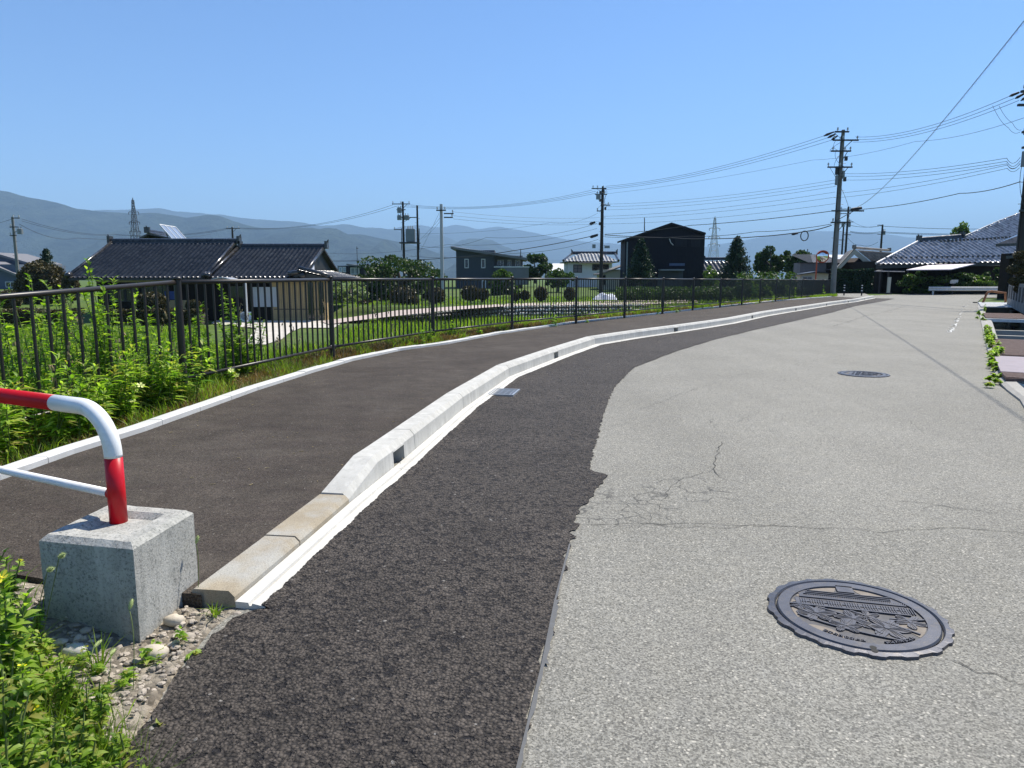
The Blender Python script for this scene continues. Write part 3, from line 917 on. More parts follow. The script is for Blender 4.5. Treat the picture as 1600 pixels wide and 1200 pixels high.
# manholes ---------------------------------------------------
def manhole(cx, cy, rot, label):
    R = .297
    root = thing('manhole', label, 'manhole', (cx, cy, .004), None)
    def W(x, y, z):
        c, s = math.cos(rot), math.sin(rot)
        return (cx + x * c - y * s, cy + x * s + y * c, z)
    SCM = .886
    b = MB()   # jagged frame flange
    n = 144; vs = []; fs = []
    for k in range(n):
        a = 2 * math.pi * k / n
        tooth = .008 * (1 if math.sin(a * 20 + 1.2 * math.sin(a * 3)) > .1 else 0) + .003 * rnd.random()
        for r, z in ((R - .026, .004), (R - .020, .012), (R - .004 + tooth, .010), (R - .002 + tooth, .001)):
            vs.append(W(r * math.cos(a), r * math.sin(a), z))
    for k in range(n):
        k2 = (k + 1) % n
        for j in range(3): fs.append((k * 4 + j, k * 4 + j + 1, k2 * 4 + j + 1, k2 * 4 + j))
    b.add(vs, fs); b.build('frame', MATS['iron'], root)
    b = MB()   # sandy ground of the lid
    b.tube([W(0, 0, .001), W(0, 0, .0065)], R - .03, 64)

    b.mi = 1
    for a0, a1, r0_, r1_ in ((98, 150, .62, .985), (30, 82, .72, .985), (-38, -8, .60, .985), (160, 200, .78, .985), (214, 250, .80, .985)):
        a0, a1 = math.radians(a0), math.radians(a1); RR = R - .075; n_ = 14; up_ = []; dn_ = []
        for k in range(n_ + 1):
            a = a0 + (a1 - a0) * k / n_; w = math.sin(math.pi * k / n_) ** .7
            up_.append(W(RR * r1_ * math.cos(a), RR * r1_ * math.sin(a), .0076)); dn_.append(W(RR * (r1_ - (r1_ - r0_) * w) * math.cos(a), RR * (r1_ - (r1_ - r0_) * w) * math.sin(a), .0076))
        for k in range(n_): b.quad(dn_[k], dn_[k + 1], up_[k + 1], up_[k])
    b.build('cover', [M('iron_dark', (.06, .06, .065), .6, .3, .3, 20, .001, 90, dirt=(.14, .125, .105)), MATS['iron_sand']], root)
    b = MB()
    n = 96; vs = []; fs = []
    for k in range(n):
        a = 2 * math.pi * k / n
        for r, z in ((R - .075, .005), (R - .073, .0125), (R - .034, .0125), (R - .029, .006)):
            vs.append(W(r * math.cos(a), r * math.sin(a), z))
    for k in range(n):
        k2 = (k + 1) % n
        for j in range(3): fs.append((k * 4 + j, k * 4 + j + 1, k2 * 4 + j + 1, k2 * 4 + j))
    b.add(vs, fs); b.build('rim', MATS['iron'], root)
    RI = R - .074
    b = MB()
    def bar(x0, y0, x1, y1, w, z=.0118):
        x0 *= SCM; y0 *= SCM; x1 *= SCM; y1 *= SCM; w *= SCM
        # clipped to the lid
        n = 10; L = []
        for k in range(n + 1):
            x = x0 + (x1 - x0) * k / n; y = y0 + (y1 - y0) * k / n
            if x * x + y * y < (RI + .002) ** 2: L.append((x, y))
        if len(L) < 2: return
        (xa, ya), (xb, yb) = L[0], L[-1]
        d = math.hypot(xb - xa, yb - ya); ux, uy = (xb - xa) / d, (yb - ya) / d
        c = [(xa - uy * w / 2, ya + ux * w / 2), (xa + uy * w / 2, ya - ux * w / 2), (xb + uy * w / 2, yb - ux * w / 2), (xb - uy * w / 2, yb + ux * w / 2)]
        b.hexa([W(x, y, .006) for x, y in c], [W(x, y, z) for x, y in c])
    def strip(x0, x1, y0, y1, z): # long flat band
        bar(x0, (y0 + y1) / 2, x1, (y0 + y1) / 2, y1 - y0, z)
    # tab at top
    b.hexa([W(x, y, .006) for x, y in ((-.03, .175), (.03, .175), (.03, .232), (-.03, .232))], [W(x, y, .0125) for x, y in ((-.03, .175), (.03, .175), (.03, .232), (-.03, .232))])
    # two storeys of roofs of the long building
    strip(-.2, .25, .095, .185, .0088)
    for k in range(3): bar(-.16 - .01 * k, .182 - .017 * k, .25, .182 - .017 * k, .005, .0125)
    for k in range(60):
        x = -.17 + k * .0072; bar(x, .118, x + .006, .142, .003, .0115)
    bar(-.2, .113, .26, .113, .006, .0128)
    strip(-.22, .26, .03, .105, .0085)
    for k in range(46):
        x = -.2 + k * .0098
        if k % 7 == 3: continue
        bar(x, .042, x, .098, .0035, .0115)
    bar(-.2, .069, .2, .069, .003, .0112)
    bar(-.25, .036, .26, .028, .008, .0128)
    # leaves and blossoms in front
    for (fx, fy, fr, fn) in [tuple(q * SCM if i_ < 3 else q for i_, q in enumerate(w_2)) for w_2 in ((-.155, -.03, .075, 6), (.09, -.105, .085, 6), (-.02, -.05, .07, 5), (.19, -.03, .06, 5), (-.06, -.12, .06, 5), (.04, -.01, .05, 5), (-.21, .02, .04, 5))]:
        a0 = rnd.random() * 6
        for k in range(fn):
            a = a0 + 2 * math.pi * k / fn
            px_, py_ = fx + math.cos(a) * fr * .58, fy + math.sin(a) * fr * .58
            if math.hypot(px_, py_) > RI - .01: continue
            pts = []
            for q in range(12):
                t = 2 * math.pi * q / 12
                lx = fr * .48 * math.cos(t); ly = fr * .27 * math.sin(t) * (1 + .15 * math.sin(3 * t))
                x = px_ + lx * math.cos(a) - ly * math.sin(a); y = py_ + lx * math.sin(a) + ly * math.cos(a)
                rr = math.hypot(x, y)
                if rr > RI: x *= RI / rr; y *= RI / rr
                pts.append((x, y))
            zt = .0100 + .0005 * (k % 4)
            b.hexa([W(x, y, .006) for x, y in pts], [W(x, y, zt) for x, y in pts])
            for q in (-.25, 0, .25):
                bar((fx + math.cos(a + q) * fr * .15) / SCM, (fy + math.sin(a + q) * fr * .15) / SCM, (fx + math.cos(a + q * .7) * fr * .95) / SCM, (fy + math.sin(a + q * .7) * fr * .95) / SCM, .0022, zt + .0016)
        b.tube([W(fx, fy, .006), W(fx, fy, .0135)], fr * .14, 8)
    for (x0, y0, cx2, cy2, x1, y1, w) in ((-.23, -.06, -.1, -.16, .12, -.2, .007), (-.02, .02, .1, -.06, .2, -.13, .007), (-.14, .02, -.02, -.02, .06, -.16, .006), (.12, -.02, .2, -.02, .25, .0, .006), (-.24, 0.01, -.2, -.03, -.12, -.09, .005)):
        pr = None
        for k in range(11):
            t = k / 10; x = (1 - t) ** 2 * x0 + 2 * t * (1 - t) * cx2 + t * t * x1; y = (1 - t) ** 2 * y0 + 2 * t * (1 - t) * cy2 + t * t * y1
            if pr: bar(pr[0], pr[1], x, y, w, .0126)
            pr = (x, y)
    b.build('relief', MATS['iron'], root)
    for a0, nn in ((-2.25, 8), (-1.32, 7)):   # two short rows of small raised characters along the lower rim
        b = MB()
        for k in range(nn):
            a = a0 + k * .082
            for q in range(4):
                rr = RI - .006 - .008 * (q // 2) - .004; aa = a + (.02 if q % 2 else -.004)
                x, y = rr * math.cos(aa), rr * math.sin(aa)
                if q == (k % 4): b.rbox(W(x, y, .0095), .012, .0028, .006, rot + aa)
                else: b.rbox(W(x, y, .0095), .0028, .009, .006, rot + aa)
        b.build('lettering', MATS['iron'], root)
    b = MB()
    for r_, x_ in ((R - .045, 0), (R - .024, 0)):
        b.tube([W(x_, -r_, .0128), W(x_, -r_, .0132)], [.011, .011], 12)
    b.build('lifting_hole', MATS['crack'], root)
    return root
manhole(1.238, 2.42, math.radians(-14), 'ornate iron manhole lid with building and flower relief near the camera')
p = G(1349, 585, 0)
manhole(p.x, p.y, math.radians(60), 'farther iron manhole lid set in the grey road')

# ============================================================ BARRIER AND BLOCK
ZT = .336
cs = [G(60, 837, ZT), G(207, 851, ZT), G(302, 795, ZT)]
EX = cs[1] - cs[0]; EY = cs[2] - cs[1]
ex = (cs[1] - cs[0]); ey = (cs[2] - cs[1])
w_ = .365
ex.normalize(); ey = (ey - ex * ey.dot(ex)).normalized()
def block(c0, label):
    """c0: near right-hand top corner"""
    o_ = c0 - EX
    def Wp(u, v, z): return (o_.x + EX.x * u + EY.x * v, o_.y + EX.y * u + EY.y * v, z)
    rings = [([(0, 0), (1, 0), (1, 1), (0, 1)], -.03), ([(0, 0), (1, 0), (1, 1), (0, 1)], ZT - .018), ([(.055, .055), (.945, .055), (.945, .945), (.055, .945)], ZT),
             ([(.20, .20), (.80, .20), (.80, .80), (.20, .80)], ZT), ([(.27, .27), (.73, .27), (.73, .73), (.27, .73)], ZT - .02)]
    vs = []; fs = []
    N = 12
    for pts, z in rings:
        for k in range(4):
            a, c = pts[k], pts[(k + 1) % 4]
            for q in range(N):
                t = q / N
                jz = rnd.gauss(0, .0006) if z > 0 else 0
                vs.append(Wp(a[0] + (c[0] - a[0]) * t + rnd.gauss(0, .0008), a[1] + (c[1] - a[1]) * t + rnd.gauss(0, .0008), z + jz))
    m = 4 * N
    for r in range(len(rings) - 1):
        for k in range(m):
            k2 = (k + 1) % m; fs.append((r * m + k, r * m + k2, (r + 1) * m + k2, (r + 1) * m + k))
    fs.append(tuple((len(rings) - 1) * m + k for k in range(m)))
    b = MB(); b.add(vs, fs)
    ctr = Vector(Wp(.5, .5, -.03))
    o = b.build('concrete_block', MATS['block_concrete'], loc=ctr)
    tag(o, label, 'concrete block')
    return ctr
c1 = block(cs[1], 'pitted grey concrete block holding the red and white barrier post')
p0 = cs[0] + (cs[2] - cs[0]) * .5 + EY * .12 - EX * .11; p0.z = .30
pl = G(0, 621, .727)
rd = Vector((pl.x - p0.x, pl.y - p0.y, 0)).normalized()
Lb = 1.75
p1 = p0 + rd * Lb
bt = thing('tube_barrier', 'low red and white painted tube barrier footed in a concrete block', 'barrier', (p0.x, p0.y, .31))
ZR = .735; rb = .165; RT = .0305
def arc(corner_xy, d, s):
    out = []
    for k in range(13):
        a = math.pi / 2 * k / 12
        out.append(Vector((corner_xy.x, corner_xy.y, 0)) + d * (rb - rb * math.cos(a)) * s + Vector((0, 0, ZR - rb + rb * math.sin(a))))
    return out
bend = arc(p0, rd, 1)
Zs = .56
b = MB(); b.tube([Vector((p0.x, p0.y, .30)), Vector((p0.x, p0.y, Zs))], RT, 28)
tag(b.build('post', MATS['red_paint'], bt, smooth=True))
b = MB()
b.tube([Vector((p0.x, p0.y, Zs + .0005))] + bend + [Vector((p0.x, p0.y, ZR)) + rd * .325], RT, 28)
b.build('bent_tube', MATS['white_paint'], bt, smooth=True)
b = MB(); A = Vector((p0.x, p0.y, ZR))
b.tube([A + rd * .3255, A + rd * (Lb - .375)], RT, 28); b.build('top_rail', MATS['red_paint'], bt, smooth=True)
bend2 = arc(p1, -rd, 1)
b = MB(); b.tube([Vector((p1.x, p1.y, Zs + .0005))] + bend2 + [Vector((p1.x, p1.y, ZR)) - rd * .375], RT, 28); b.build('bent_tube', MATS['white_paint'], bt, smooth=True)
b = MB(); b.tube([Vector((p1.x, p1.y, .30)), Vector((p1.x, p1.y, Zs))], RT, 28); b.build('post', MATS['red_paint'], bt, smooth=True)
ZL = .42
b = MB(); b.tube([Vector((p0.x, p0.y, ZL)) + rd * .033, Vector((p1.x, p1.y, ZL)) - rd * .033], .0155, 20)
b.build('lower_rail', MATS['white_paint'], bt, smooth=True)
b = MB()
b.tube([Vector((p0.x, p0.y, ZL)) + rd * .020, Vector((p0.x, p0.y, ZL)) + rd * .0395], .0195, 18)
b.build('rail_collar', MATS['red_paint'], bt, smooth=True)
block(cs[1] + rd * Lb, 'second pitted concrete block carrying the far leg of the tube barrier')

# ============================================================ FENCE
fp = [Vector((x, y, zf(y))) for x, y in FPTS]
fence = thing('railing_fence', 'long brown steel railing fence curving along the far side of the footpath', 'fence', fp[2])
n_bal = 0; rest = MB()
HR, LR = 1.08, .135
order = list(range(len(fp) - 1))
order = [2, 3, 4, 5, 1] + [k for k in order if k not in (1, 2, 3, 4, 5)]
for i, p in enumerate(fp):
    b = MB()
    b.tube([p + Vector((0, 0, -.25)), p + Vector((0, 0, HR + .02))], .035, 14)
    po = b.build('post', MATS['brown_steel'], fence, smooth=False)
    b = MB()
    b.tube([p + Vector((0, 0, HR + .021)), p + Vector((0, 0, HR + .04)), p + Vector((0, 0, HR + .052)), p + Vector((0, 0, HR + .058))], [.039, .041, .028, .01], 14)
    b.build('cap', MATS['brown_steel'], po, smooth=True)
for i in order:
    a, c = fp[i], fp[i + 1]
    d = (c - a).normalized(); up = Vector((0, 0, 1))
    b = MB(); b.tube([a + up * HR + d * .03, c + up * HR - d * .03], .0225, 12); b.build('top_rail', MATS['brown_steel'], fence, smooth=True)
    b = MB(); b.tube([a + up * LR + d * .03, c + up * LR - d * .03], .0185, 12)
    for q in (a + d * .05, c - d * .05): b.rbox(q + up * LR, .05, .03, .06, math.atan2(d.y, d.x))
    b.build('bottom_rail', MATS['brown_steel'], fence, smooth=True)
    L = (c - a).length; nb = 22
    for k in range(1, nb + 1):
        q = a + (c - a) * (k / (nb + 1))
        if n_bal < 100 and i >= 1:
            b = MB(); b.tube([q + up * (LR + .012), q + up * (HR - .018)], .013, 8); b.build('baluster', MATS['brown_steel'], fence); n_bal += 1
        else:
            rest.tube([q + up * (LR + .012), q + up * (HR - .018)], .013, 6)
tag(rest.build('baluster', MATS['brown_steel'], fence), kind='stuff')
# ============================================================ MOUNTAINS
def hills(name, px_pts, Y, base_py, seed, matname, rough=.10):
    r = np.random.default_rng(seed)
    xs = np.array([p[0] for p in px_pts], float); ys = np.array([p[1] for p in px_pts], float)
    n = 260
    px = np.linspace(xs[0], xs[-1], n)
    py = np.interp(px, xs, ys)
    py = py + np.cumsum(r.normal(scale=.28, size=n)) * np.hanning(n) * .5 + r.normal(scale=.5, size=n); k = np.ones(3) / 3; py = np.convolve(np.pad(py, 1, mode='edge'), k, 'valid')
    X0 = (px - 800) / F * Y * CP
    crest = np.array([P(800, y, Y).z for y in py])
    m = 46
    V = np.zeros((m, n, 3))
    ph = r.uniform(0, 6.28, (14, 2)); fr = r.uniform(.6, 1.4, 14) * np.array([6, 9, 13, 19, 27, 38, 55, 8, 16, 30, 45, 70, 90, 120])
    u = np.linspace(0, 1, n)
    for j in range(m):
        t = j / (m - 1)                    # 0 front foot .. 1 crest .. falls behind
        tt = min(1, t / .72)
        depth = Y * (-.34 + .34 * tt) if t <= .72 else Y * .12 * (t - .72) / .28
        hh = tt ** 1.15 if t <= .72 else 1 - .5 * (t - .72) / .28
        rid = np.zeros(n)
        for q in range(14):
            rid += (1 - np.abs(np.sin(fr[q] * u * 1.4 + ph[q, 0] + 3.1 * t * (1 if q % 2 else -1)))) / (1 + fr[q] * .10)
        rid -= rid.mean()
        amp = rough * (crest.mean() + .02 * Y) * 2.4 * math.sin(math.pi * min(1, tt * .98)) if t < .72 else 0
        z = -20 + (crest + 20) * hh + rid * amp
        sxx = (Y + depth) / Y
        V[j, :, 0] = X0 * (1 if t >= .72 else (sxx * .5 + .5)); V[j, :, 1] = Y + depth + rid * Y * .01; V[j, :, 2] = z
    idx = np.arange(n * m).reshape(m, n)
    Q = np.stack([idx[:-1, :-1], idx[:-1, 1:], idx[1:, 1:], idx[1:, :-1]], -1).reshape(-1, 4)
    o = np_mesh(name, V.reshape(-1, 3), Q, MATS[matname], smooth=True)
    return tag(o, kind='structure')
t = NT('forested_hill'); v = t.pos()
c = t.ramp(t.noise(v, .0045, 9, .75), [(.36, (.006, .014, .012)), (.64, (.085, .115, .075))])
MATS['forest'] = t.done(t.bsdf(c, .95, 0, t.bump(t.noise(v, .008, 7, .75), 1.0, 260), .1))
hills('hills', [(-700, 330), (-300, 275), (-120, 282), (0, 296), (25, 301), (50, 308), (95, 314), (118, 320), (135, 326), (175, 329), (215, 331), (250, 330), (270, 333), (300, 338), (330, 335), (350, 337), (375, 345), (400, 352), (420, 354), (450, 356), (480, 357), (515, 366), (535, 366), (550, 364), (575, 367), (600, 373), (625, 377), (680, 392), (760, 425), (860, 440)], 5200, 440, 3, 'forest')
hills('hills', [(380, 420), (600, 420), (660, 408), (700, 388), (720, 377), (735, 374), (752, 375), (769, 376.5), (787, 385), (806, 392), (830, 400), (850, 409), (900, 425), (960, 436)], 7200, 440, 5, 'forest', .025)
hills('hills', [(60, 340), (157, 327), (237, 326), (260, 325), (280, 329), (300, 331), (350, 334), (400, 341), (450, 345), (470, 346), (507, 352), (525, 351), (552, 350), (570, 355), (600, 356), (622, 361), (656, 364), (680, 365), (694, 367), (720, 380), (800, 395), (900, 410), (1000, 425)], 9500, 440, 8, 'forest', .02)
hills('hills', [(420, 380), (520, 352), (560, 356), (615, 357), (637, 352), (655, 350), (675, 353), (697, 355), (714, 349), (731, 352), (748, 357), (778, 352), (806, 358), (843, 364), (880, 372), (950, 380), (1060, 388), (1100, 385), (1127, 379), (1164, 374), (1211, 366), (1249, 361), (1296, 360), (1340, 362), (1400, 368), (1470, 377), (1560, 390), (1750, 400)], 13000, 440, 12, 'forest', .015)
# valley floor woods and houses far off read as one dark line
# ============================================================ BUILDING HELPERS
def window(root, x0, x1, z0, z1, y, fr='frame_white', mull=1, bars=0, glass='window_dark', t=.06):
    b = MB()
    y1 = y - .03
    b.box(x0 - t, x1 + t, y1 - .03, y + .01, z1, z1 + t); b.box(x0 - t, x1 + t, y1 - .03, y + .01, z0 - t, z0)
    b.box(x0 - t, x0, y1 - .03, y + .01, z0, z1); b.box(x1, x1 + t, y1 - .03, y + .01, z0, z1)
    for k in range(mull):
        xm = x0 + (x1 - x0) * (k + 1) / (mull + 1); b.box(xm - t * .4, xm + t * .4, y1 - .02, y + .008, z0, z1)
    for k in range(bars):
        zm = z0 + (z1 - z0) * (k + 1) / (bars + 1); b.box(x0, x1, y1 - .015, y + .006, zm - t * .3, zm + t * .3)
    f = b.build('window', MATS[fr], root)
    b = MB(); b.box(x0, x1, y - .02, y - .008, z0, z1)
    b.build('pane', MATS[glass], f)
    return f
def pxwin(root, xa, xb, ya, yb, Y, **kw):
    """window given by its pixel box on a facade at distance Y"""
    return window(root, SX(xa, Y), SX(xb, Y), SZ(yb, Y), SZ(ya, Y), Y, **kw)
def walls(root, x0, x1, y0, y1, z0, z1, m, name='wall'):
    b = MB(); b.box(x0, x1, y0, y1, z0, z1); return b.build(name, MATS[m], root)
def tile_roof(name, root, O, U, V, LU, LV, mat, keep=None, pu=.27, pv=.25, amp=.055, shift=None, su=8):
    """S-tiled roof plane as real corrugated geometry. O corner at the eave, U along the eave, V up the slope"""
    O = np.array(O, float); U = np.array(U, float); V = np.array(V, float)
    U /= np.linalg.norm(U); V /= np.linalg.norm(V); N = np.cross(U, V)
    if N[2] < 0: N = -N
    nu = int(LU / pu * su) + 1; nr = int(LV / pv)
    us = np.linspace(0, LU, nu)
    vs = []; st = []
    for r_ in range(nr):
        vs += [r_ * pv, r_ * pv + pv * .97]; st += [.022, 0.0]
    vs = np.array(vs); st = np.array(st)
    ph = (us / pu) % 1
    prof = amp * np.where(ph < .38, np.sin(ph / .38 * np.pi), -.45 * np.sin((ph - .38) / .62 * np.pi))
    jit = rng.normal(scale=.0015, size=(len(vs), nu))
    hgt = st[:, None] + prof[None, :] + jit
    Pn = O + U * us[None, :, None] + V * vs[:, None, None] + N * hgt[..., None]
    idx = np.arange(Pn.shape[0] * nu).reshape(-1, nu)
    Q = np.stack([idx[:-1, :-1], idx[:-1, 1:], idx[1:, 1:], idx[1:, :-1]], -1)
    if keep is not None:
        uc = (us[:-1] + us[1:]) / 2; vc = (vs[:-1] + vs[1:]) / 2
        mk = keep(uc[None, :], vc[:, None])
        Q = Q[mk]
    return np_mesh(name, Pn.reshape(-1, 3), Q.reshape(-1, 4), MATS[mat], root, None if root else tuple(O), smooth=True)
def ridge(root, a, c, mat, r=.16, ends=True, name='ridge'):
    b = MB(); a = Vector(a); c = Vector(c); d = (c - a).normalized()
    nn = Vector((0, 0, 1))
    b.tube([a, c], [r, r], 8)
    side = d.cross(nn).normalized()
    b.hexa([a - side * r * 1.3 - nn * r * 1.2, c - side * r * 1.3 - nn * r * 1.2, c + side * r * 1.3 - nn * r * 1.2, a + side * r * 1.3 - nn * r * 1.2],
           [a - side * r * .8, c - side * r * .8, c + side * r * .8, a + side * r * .8])
    if ends:
        for q, s in ((a, -1), (c, 1)):
            b.rbox(q + d * s * .08 + nn * .06, .18, r * 3, r * 3.1, math.atan2(d.y, d.x))
            b.tube([q + d * s * .1 + nn * r * 1.2, q + d * s * .22 + nn * r * 2.6], [r * .5, r * .2], 6)
    return b.build(name, MATS[mat], root)

# ============================================================ BLACK TILED HOUSE (left)
YE, YR, YW = 45.5, 51.0, 46.6
gz = -1.5
hs = thing('farmhouse', 'long single storey farmhouse with glossy black tiled roof', 'house', (SX(330, YW), YW, gz))
ze = SZ(434, YE)
def roofpair(x0, x1, yr_px, hip_left=False):
    zr = SZ(yr_px, YR)
    Lv = math.hypot(YR - YE, zr - ze)
    tile_roof('roof', hs, (x0, YE, ze), (1, 0, 0), (0, YR - YE, zr - ze), x1 - x0, Lv, 'black_tile', pu=.30, pv=.28)
    b = MB()
    b.hexa([(x0, YE + .02, ze - .16), (x1, YE + .02, ze - .16), (x1, YR, zr - .16), (x0, YR, zr - .16)], [(x0, YE + .02, ze - .035), (x1, YE + .02, ze - .035), (x1, YR, zr - .035), (x0, YR, zr - .035)])
    yb = YR + (YR - YE)
    b.hexa([(x0, YR, zr - .16), (x1, YR, zr - .16), (x1, yb, ze - .16), (x0, yb, ze - .16)], [(x0, YR, zr - .02), (x1, YR, zr - .02), (x1, yb, ze - .02), (x0, yb, ze - .02)])
    b.build('roof_deck', MATS['steel_dark'], hs)
    return zr
xL0, xL1 = SX(106, YE), SX(320, YE)
xR0, xR1 = SX(322, YE), SX(473, YE)
z1 = roofpair(xL0, xL1, 379); z2 = roofpair(xR0, xR1, 387)
ridge(hs, (xL0 - .1, YR, z1 + .12), (xL1 + .15, YR, z1 + .12), 'black_tile', .17)
ridge(hs, (xR0 + .3, YR, z2 + .12), (xR1 + .1, YR, z2 + .12), 'black_tile', .17)
for xx, zr in ((xL0, z1), (xL1, z1), (xR0 + .12, z2), (xR1, z2)):
    b = MB()
    b.tube([(xx, YE - .02, ze + .09), (xx, YR, zr + .09)], .10, 8)
    b.tube([(xx, YE - .12, ze + .10), (xx, YE + .25, ze + .26)], .17, 8)
    b.build('verge_tiles', MATS['black_tile'], hs, smooth=True)
# gable end wall and the skirt roof at the right end
b = MB(); zz = ze + .05
b.hexa([(xR1 - .35, YE + 1.2, zz - .1), (xR1 - .3, YE + 1.2, zz - .1), (xR1 - .3, 2 * YR - YE - 1.2, zz - .1), (xR1 - .35, 2 * YR - YE - 1.2, zz - .1)],
       [(xR1 - .35, YR - .05, z2 - .2), (xR1 - .3, YR - .05, z2 - .2), (xR1 - .3, YR + .05, z2 - .2), (xR1 - .35, YR + .05, z2 - .2)])
b.build('gable', MATS['frame_dark'], hs)
b = MB(); b.hexa([(xR1 - .298, YE + 1.4, zz - .05), (xR1 - .285, YE + 1.4, zz - .05), (xR1 - .285, YR - 1.6, zz - .05), (xR1 - .298, YR - 1.6, zz - .05)], [(xR1 - .298, YR - 2.5, zz + 1.0), (xR1 - .285, YR - 2.5, zz + 1.0), (xR1 - .285, YR - 1.7, zz + 1.2), (xR1 - .298, YR - 1.7, zz + 1.2)]); b.build('gable_plaster', MATS['white_wall'], hs)
sxr = SX(525, YE + 1)
b = MB(); zk = SZ(421, YE + .5)
tile_roof('side_roof', hs, (sxr, YE - .1 + 9, ze - .02), (0, -1, 0), (xR1 - .4 - sxr, 0, zk - ze), 9, math.hypot(sxr - xR1 + .4, zk - ze), 'black_tile')
b.hexa([(xR1 - .6, YE + .1, ze - .14), (sxr, YE + .1, ze - .14), (sxr, YE + 9, ze - .14), (xR1 - .6, YE + 9, ze - .14)], [(xR1 - .6, YE + .1, zk - .06), (sxr, YE + .1, ze - .06), (sxr, YE + 9, ze - .06), (xR1 - .6, YE + 9, zk - .06)])
b.build('roof_deck', MATS['steel_dark'], hs)
b = MB(); b.tube([(sxr + .05, YE - .05, ze + .06), (xR1 - .3, YE + .35, zk + .12)], .12, 8); b.tube([(xR1 - .9, YE + .15, ze + .22), (xR1 - .1, YE + .1, ze + .40)], [.2, .13], 8)
b.build('hip_tiles', MATS['black_tile'], hs, smooth=True)
# walls
xw0, xw1 = SX(150, YW), SX(508, YW)
zw = ze - .02
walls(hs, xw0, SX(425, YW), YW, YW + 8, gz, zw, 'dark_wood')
walls(hs, SX(425, YW) + .003, xw1, YW - .25, YW + 1.6, gz, zw, 'beige_panel')
b = MB(); b.box(xw0, SX(325, YW), YW - .06, YW - .002, SZ(441, YW), zw - .01); b.box(SX(385, YW), SX(424, YW), YW - .06, YW - .002, SZ(441, YW), zw - .01); b.build('plaster_band', MATS['cream_wall'], hs)
yf = YW - .25
b = MB()
for k in range(26):
    x = SX(432, yf) + k * .125
    if x < xw1 - .05: b.box(x, x + .012, yf - .012, yf - .001, SZ(497, yf), SZ(441, yf))
b.box(SX(426, yf), xw1, yf - .02, yf - .001, SZ(483, yf) - .03, SZ(483, yf) + .02)
b.build('panel_joints', MATS['brown_wall'], hs)
b = MB(); b.box(SX(480, yf), SX(489, yf), yf - .03, yf - .0015, gz + .1, SZ(441, yf)); b.box(SX(497, yf), SX(505, yf), yf - .03, yf - .0015, gz + .1, SZ(441, yf)); b.build('dark_opening', MATS['window_dark'], hs)
pxwin(hs, 396, 430, 450, 478, yf - .03, fr='sheet_metal', mull=2, bars=1, glass='sheet_metal')
for xa, xb in ((170, 192), (196, 215), (222, 238), (244, 262)):
    pxwin(hs, xa, xb, 446, 470, YW, fr='frame_dark', mull=1, glass='window_dark')
b = MB(); b.box(SX(256, YW), SX(272, YW), YW - .05, YW - .02, SZ(468, YW), SZ(455, YW)); b.build('blue_curtain', M('curtain', (.04, .07, .22), .7), hs)
b = MB(); b.box(SX(258, YW), SX(300, YW), YW - .04, YW - .015, SZ(483, YW), SZ(469, YW)); b.build('low_panel', MATS['beige_panel'], hs)
# porch with pale curved canopy
b = MB(); xa, xb = SX(336, YE), SX(382, YE)
n = 10; pts = [(xa + (xb - xa) * k / n, SZ(441, YE) + .26 * math.sin(math.pi * k / n)) for k in range(n + 1)]
for (x0, za), (x1, zb) in zip(pts[:-1], pts[1:]): b.hexa([(x0, YE - 1.4, za), (x1, YE - 1.4, zb), (x1, YW, zb), (x0, YW, za)], [(x0, YE - 1.4, za + .05), (x1, YE - 1.4, zb + .05), (x1, YW, zb + .05), (x0, YW, za + .05)])
b.build('porch_canopy', MATS['sheet_metal'], hs)
b = MB(); b.cyl((SX(386, YE - 1), YE - 1.3, gz), (SX(386, YE - 1), YE - 1.3, SZ(441, YE)), .06); b.build('porch_post', MATS['frame_white'], hs)
b = MB(); b.box(SX(358, YW), SX(380, YW), YW - .07, YW - .01, gz, SZ(447, YW)); b.build('door', MATS['window_dark'], hs)
ac = thing('air_conditioner', 'white outdoor air conditioner unit standing by the farmhouse door', 'air conditioner', (SX(384, YW - .5), YW - .6, gz))
b = MB(); b.box(SX(376, YW - .5), SX(393, YW - .5), YW - .9, YW - .5, gz + .05, gz + .62); b.build('casing', MATS['white_paint'], ac, bevel=.015)
b = MB(); xx = SX(382, YW - .5)
for k in range(5): b.tube([(xx + .2 * math.cos(a) * (k + 1) / 5, YW - .92, gz + .34 + .2 * math.sin(a) * (k + 1) / 5) for a in [q * math.pi / 8 for q in range(17)]], .008, 4)
b.build('fan_grille', MATS['steel_dark'], ac)
# ornament ridge end behind + solar panel on frame
bh = thing('rear_roof', 'small tiled roof peak rising behind the black farmhouse roof', 'roof', (SX(245, 60), 60, gz))
b = MB(); y0 = 60; xa, xb, xm = SX(222, y0), SX(275, y0), SX(240, y0); zb, zt = SZ(376, y0), SZ(364, y0)
b.hexa([(xa, y0, zb - 3), (xb, y0, zb - 3), (xb, y0 + 5, zb - 3), (xa, y0 + 5, zb - 3)], [(xa + .2, y0, zb), (xb, y0, zb), (xb, y0 + 5, zb), (xa + .2, y0 + 5, zb)])
b.build('wall', MATS['brown_wall'], bh)
b = MB(); b.hexa([(xa - .3, y0 - .3, zb - .1), (xm, y0 - .3, zt - .15), (xm, y0 + 5, zt - .15), (xa - .3, y0 + 5, zb - .1)], [(xa - .3, y0 - .3, zb), (xm, y0 - .3, zt), (xm, y0 + 5, zt), (xa - .3, y0 + 5, zb)])
b.hexa([(xm, y0 - .3, zt - .15), (xb, y0 - .3, zb + .1), (xb, y0 + 5, zb + .1), (xm, y0 + 5, zt - .15)], [(xm, y0 - .3, zt), (xb, y0 - .3, zb + .2), (xb, y0 + 5, zb + .2), (xm, y0 + 5, zt)])
b.build('roof', MATS['black_tile'], bh)
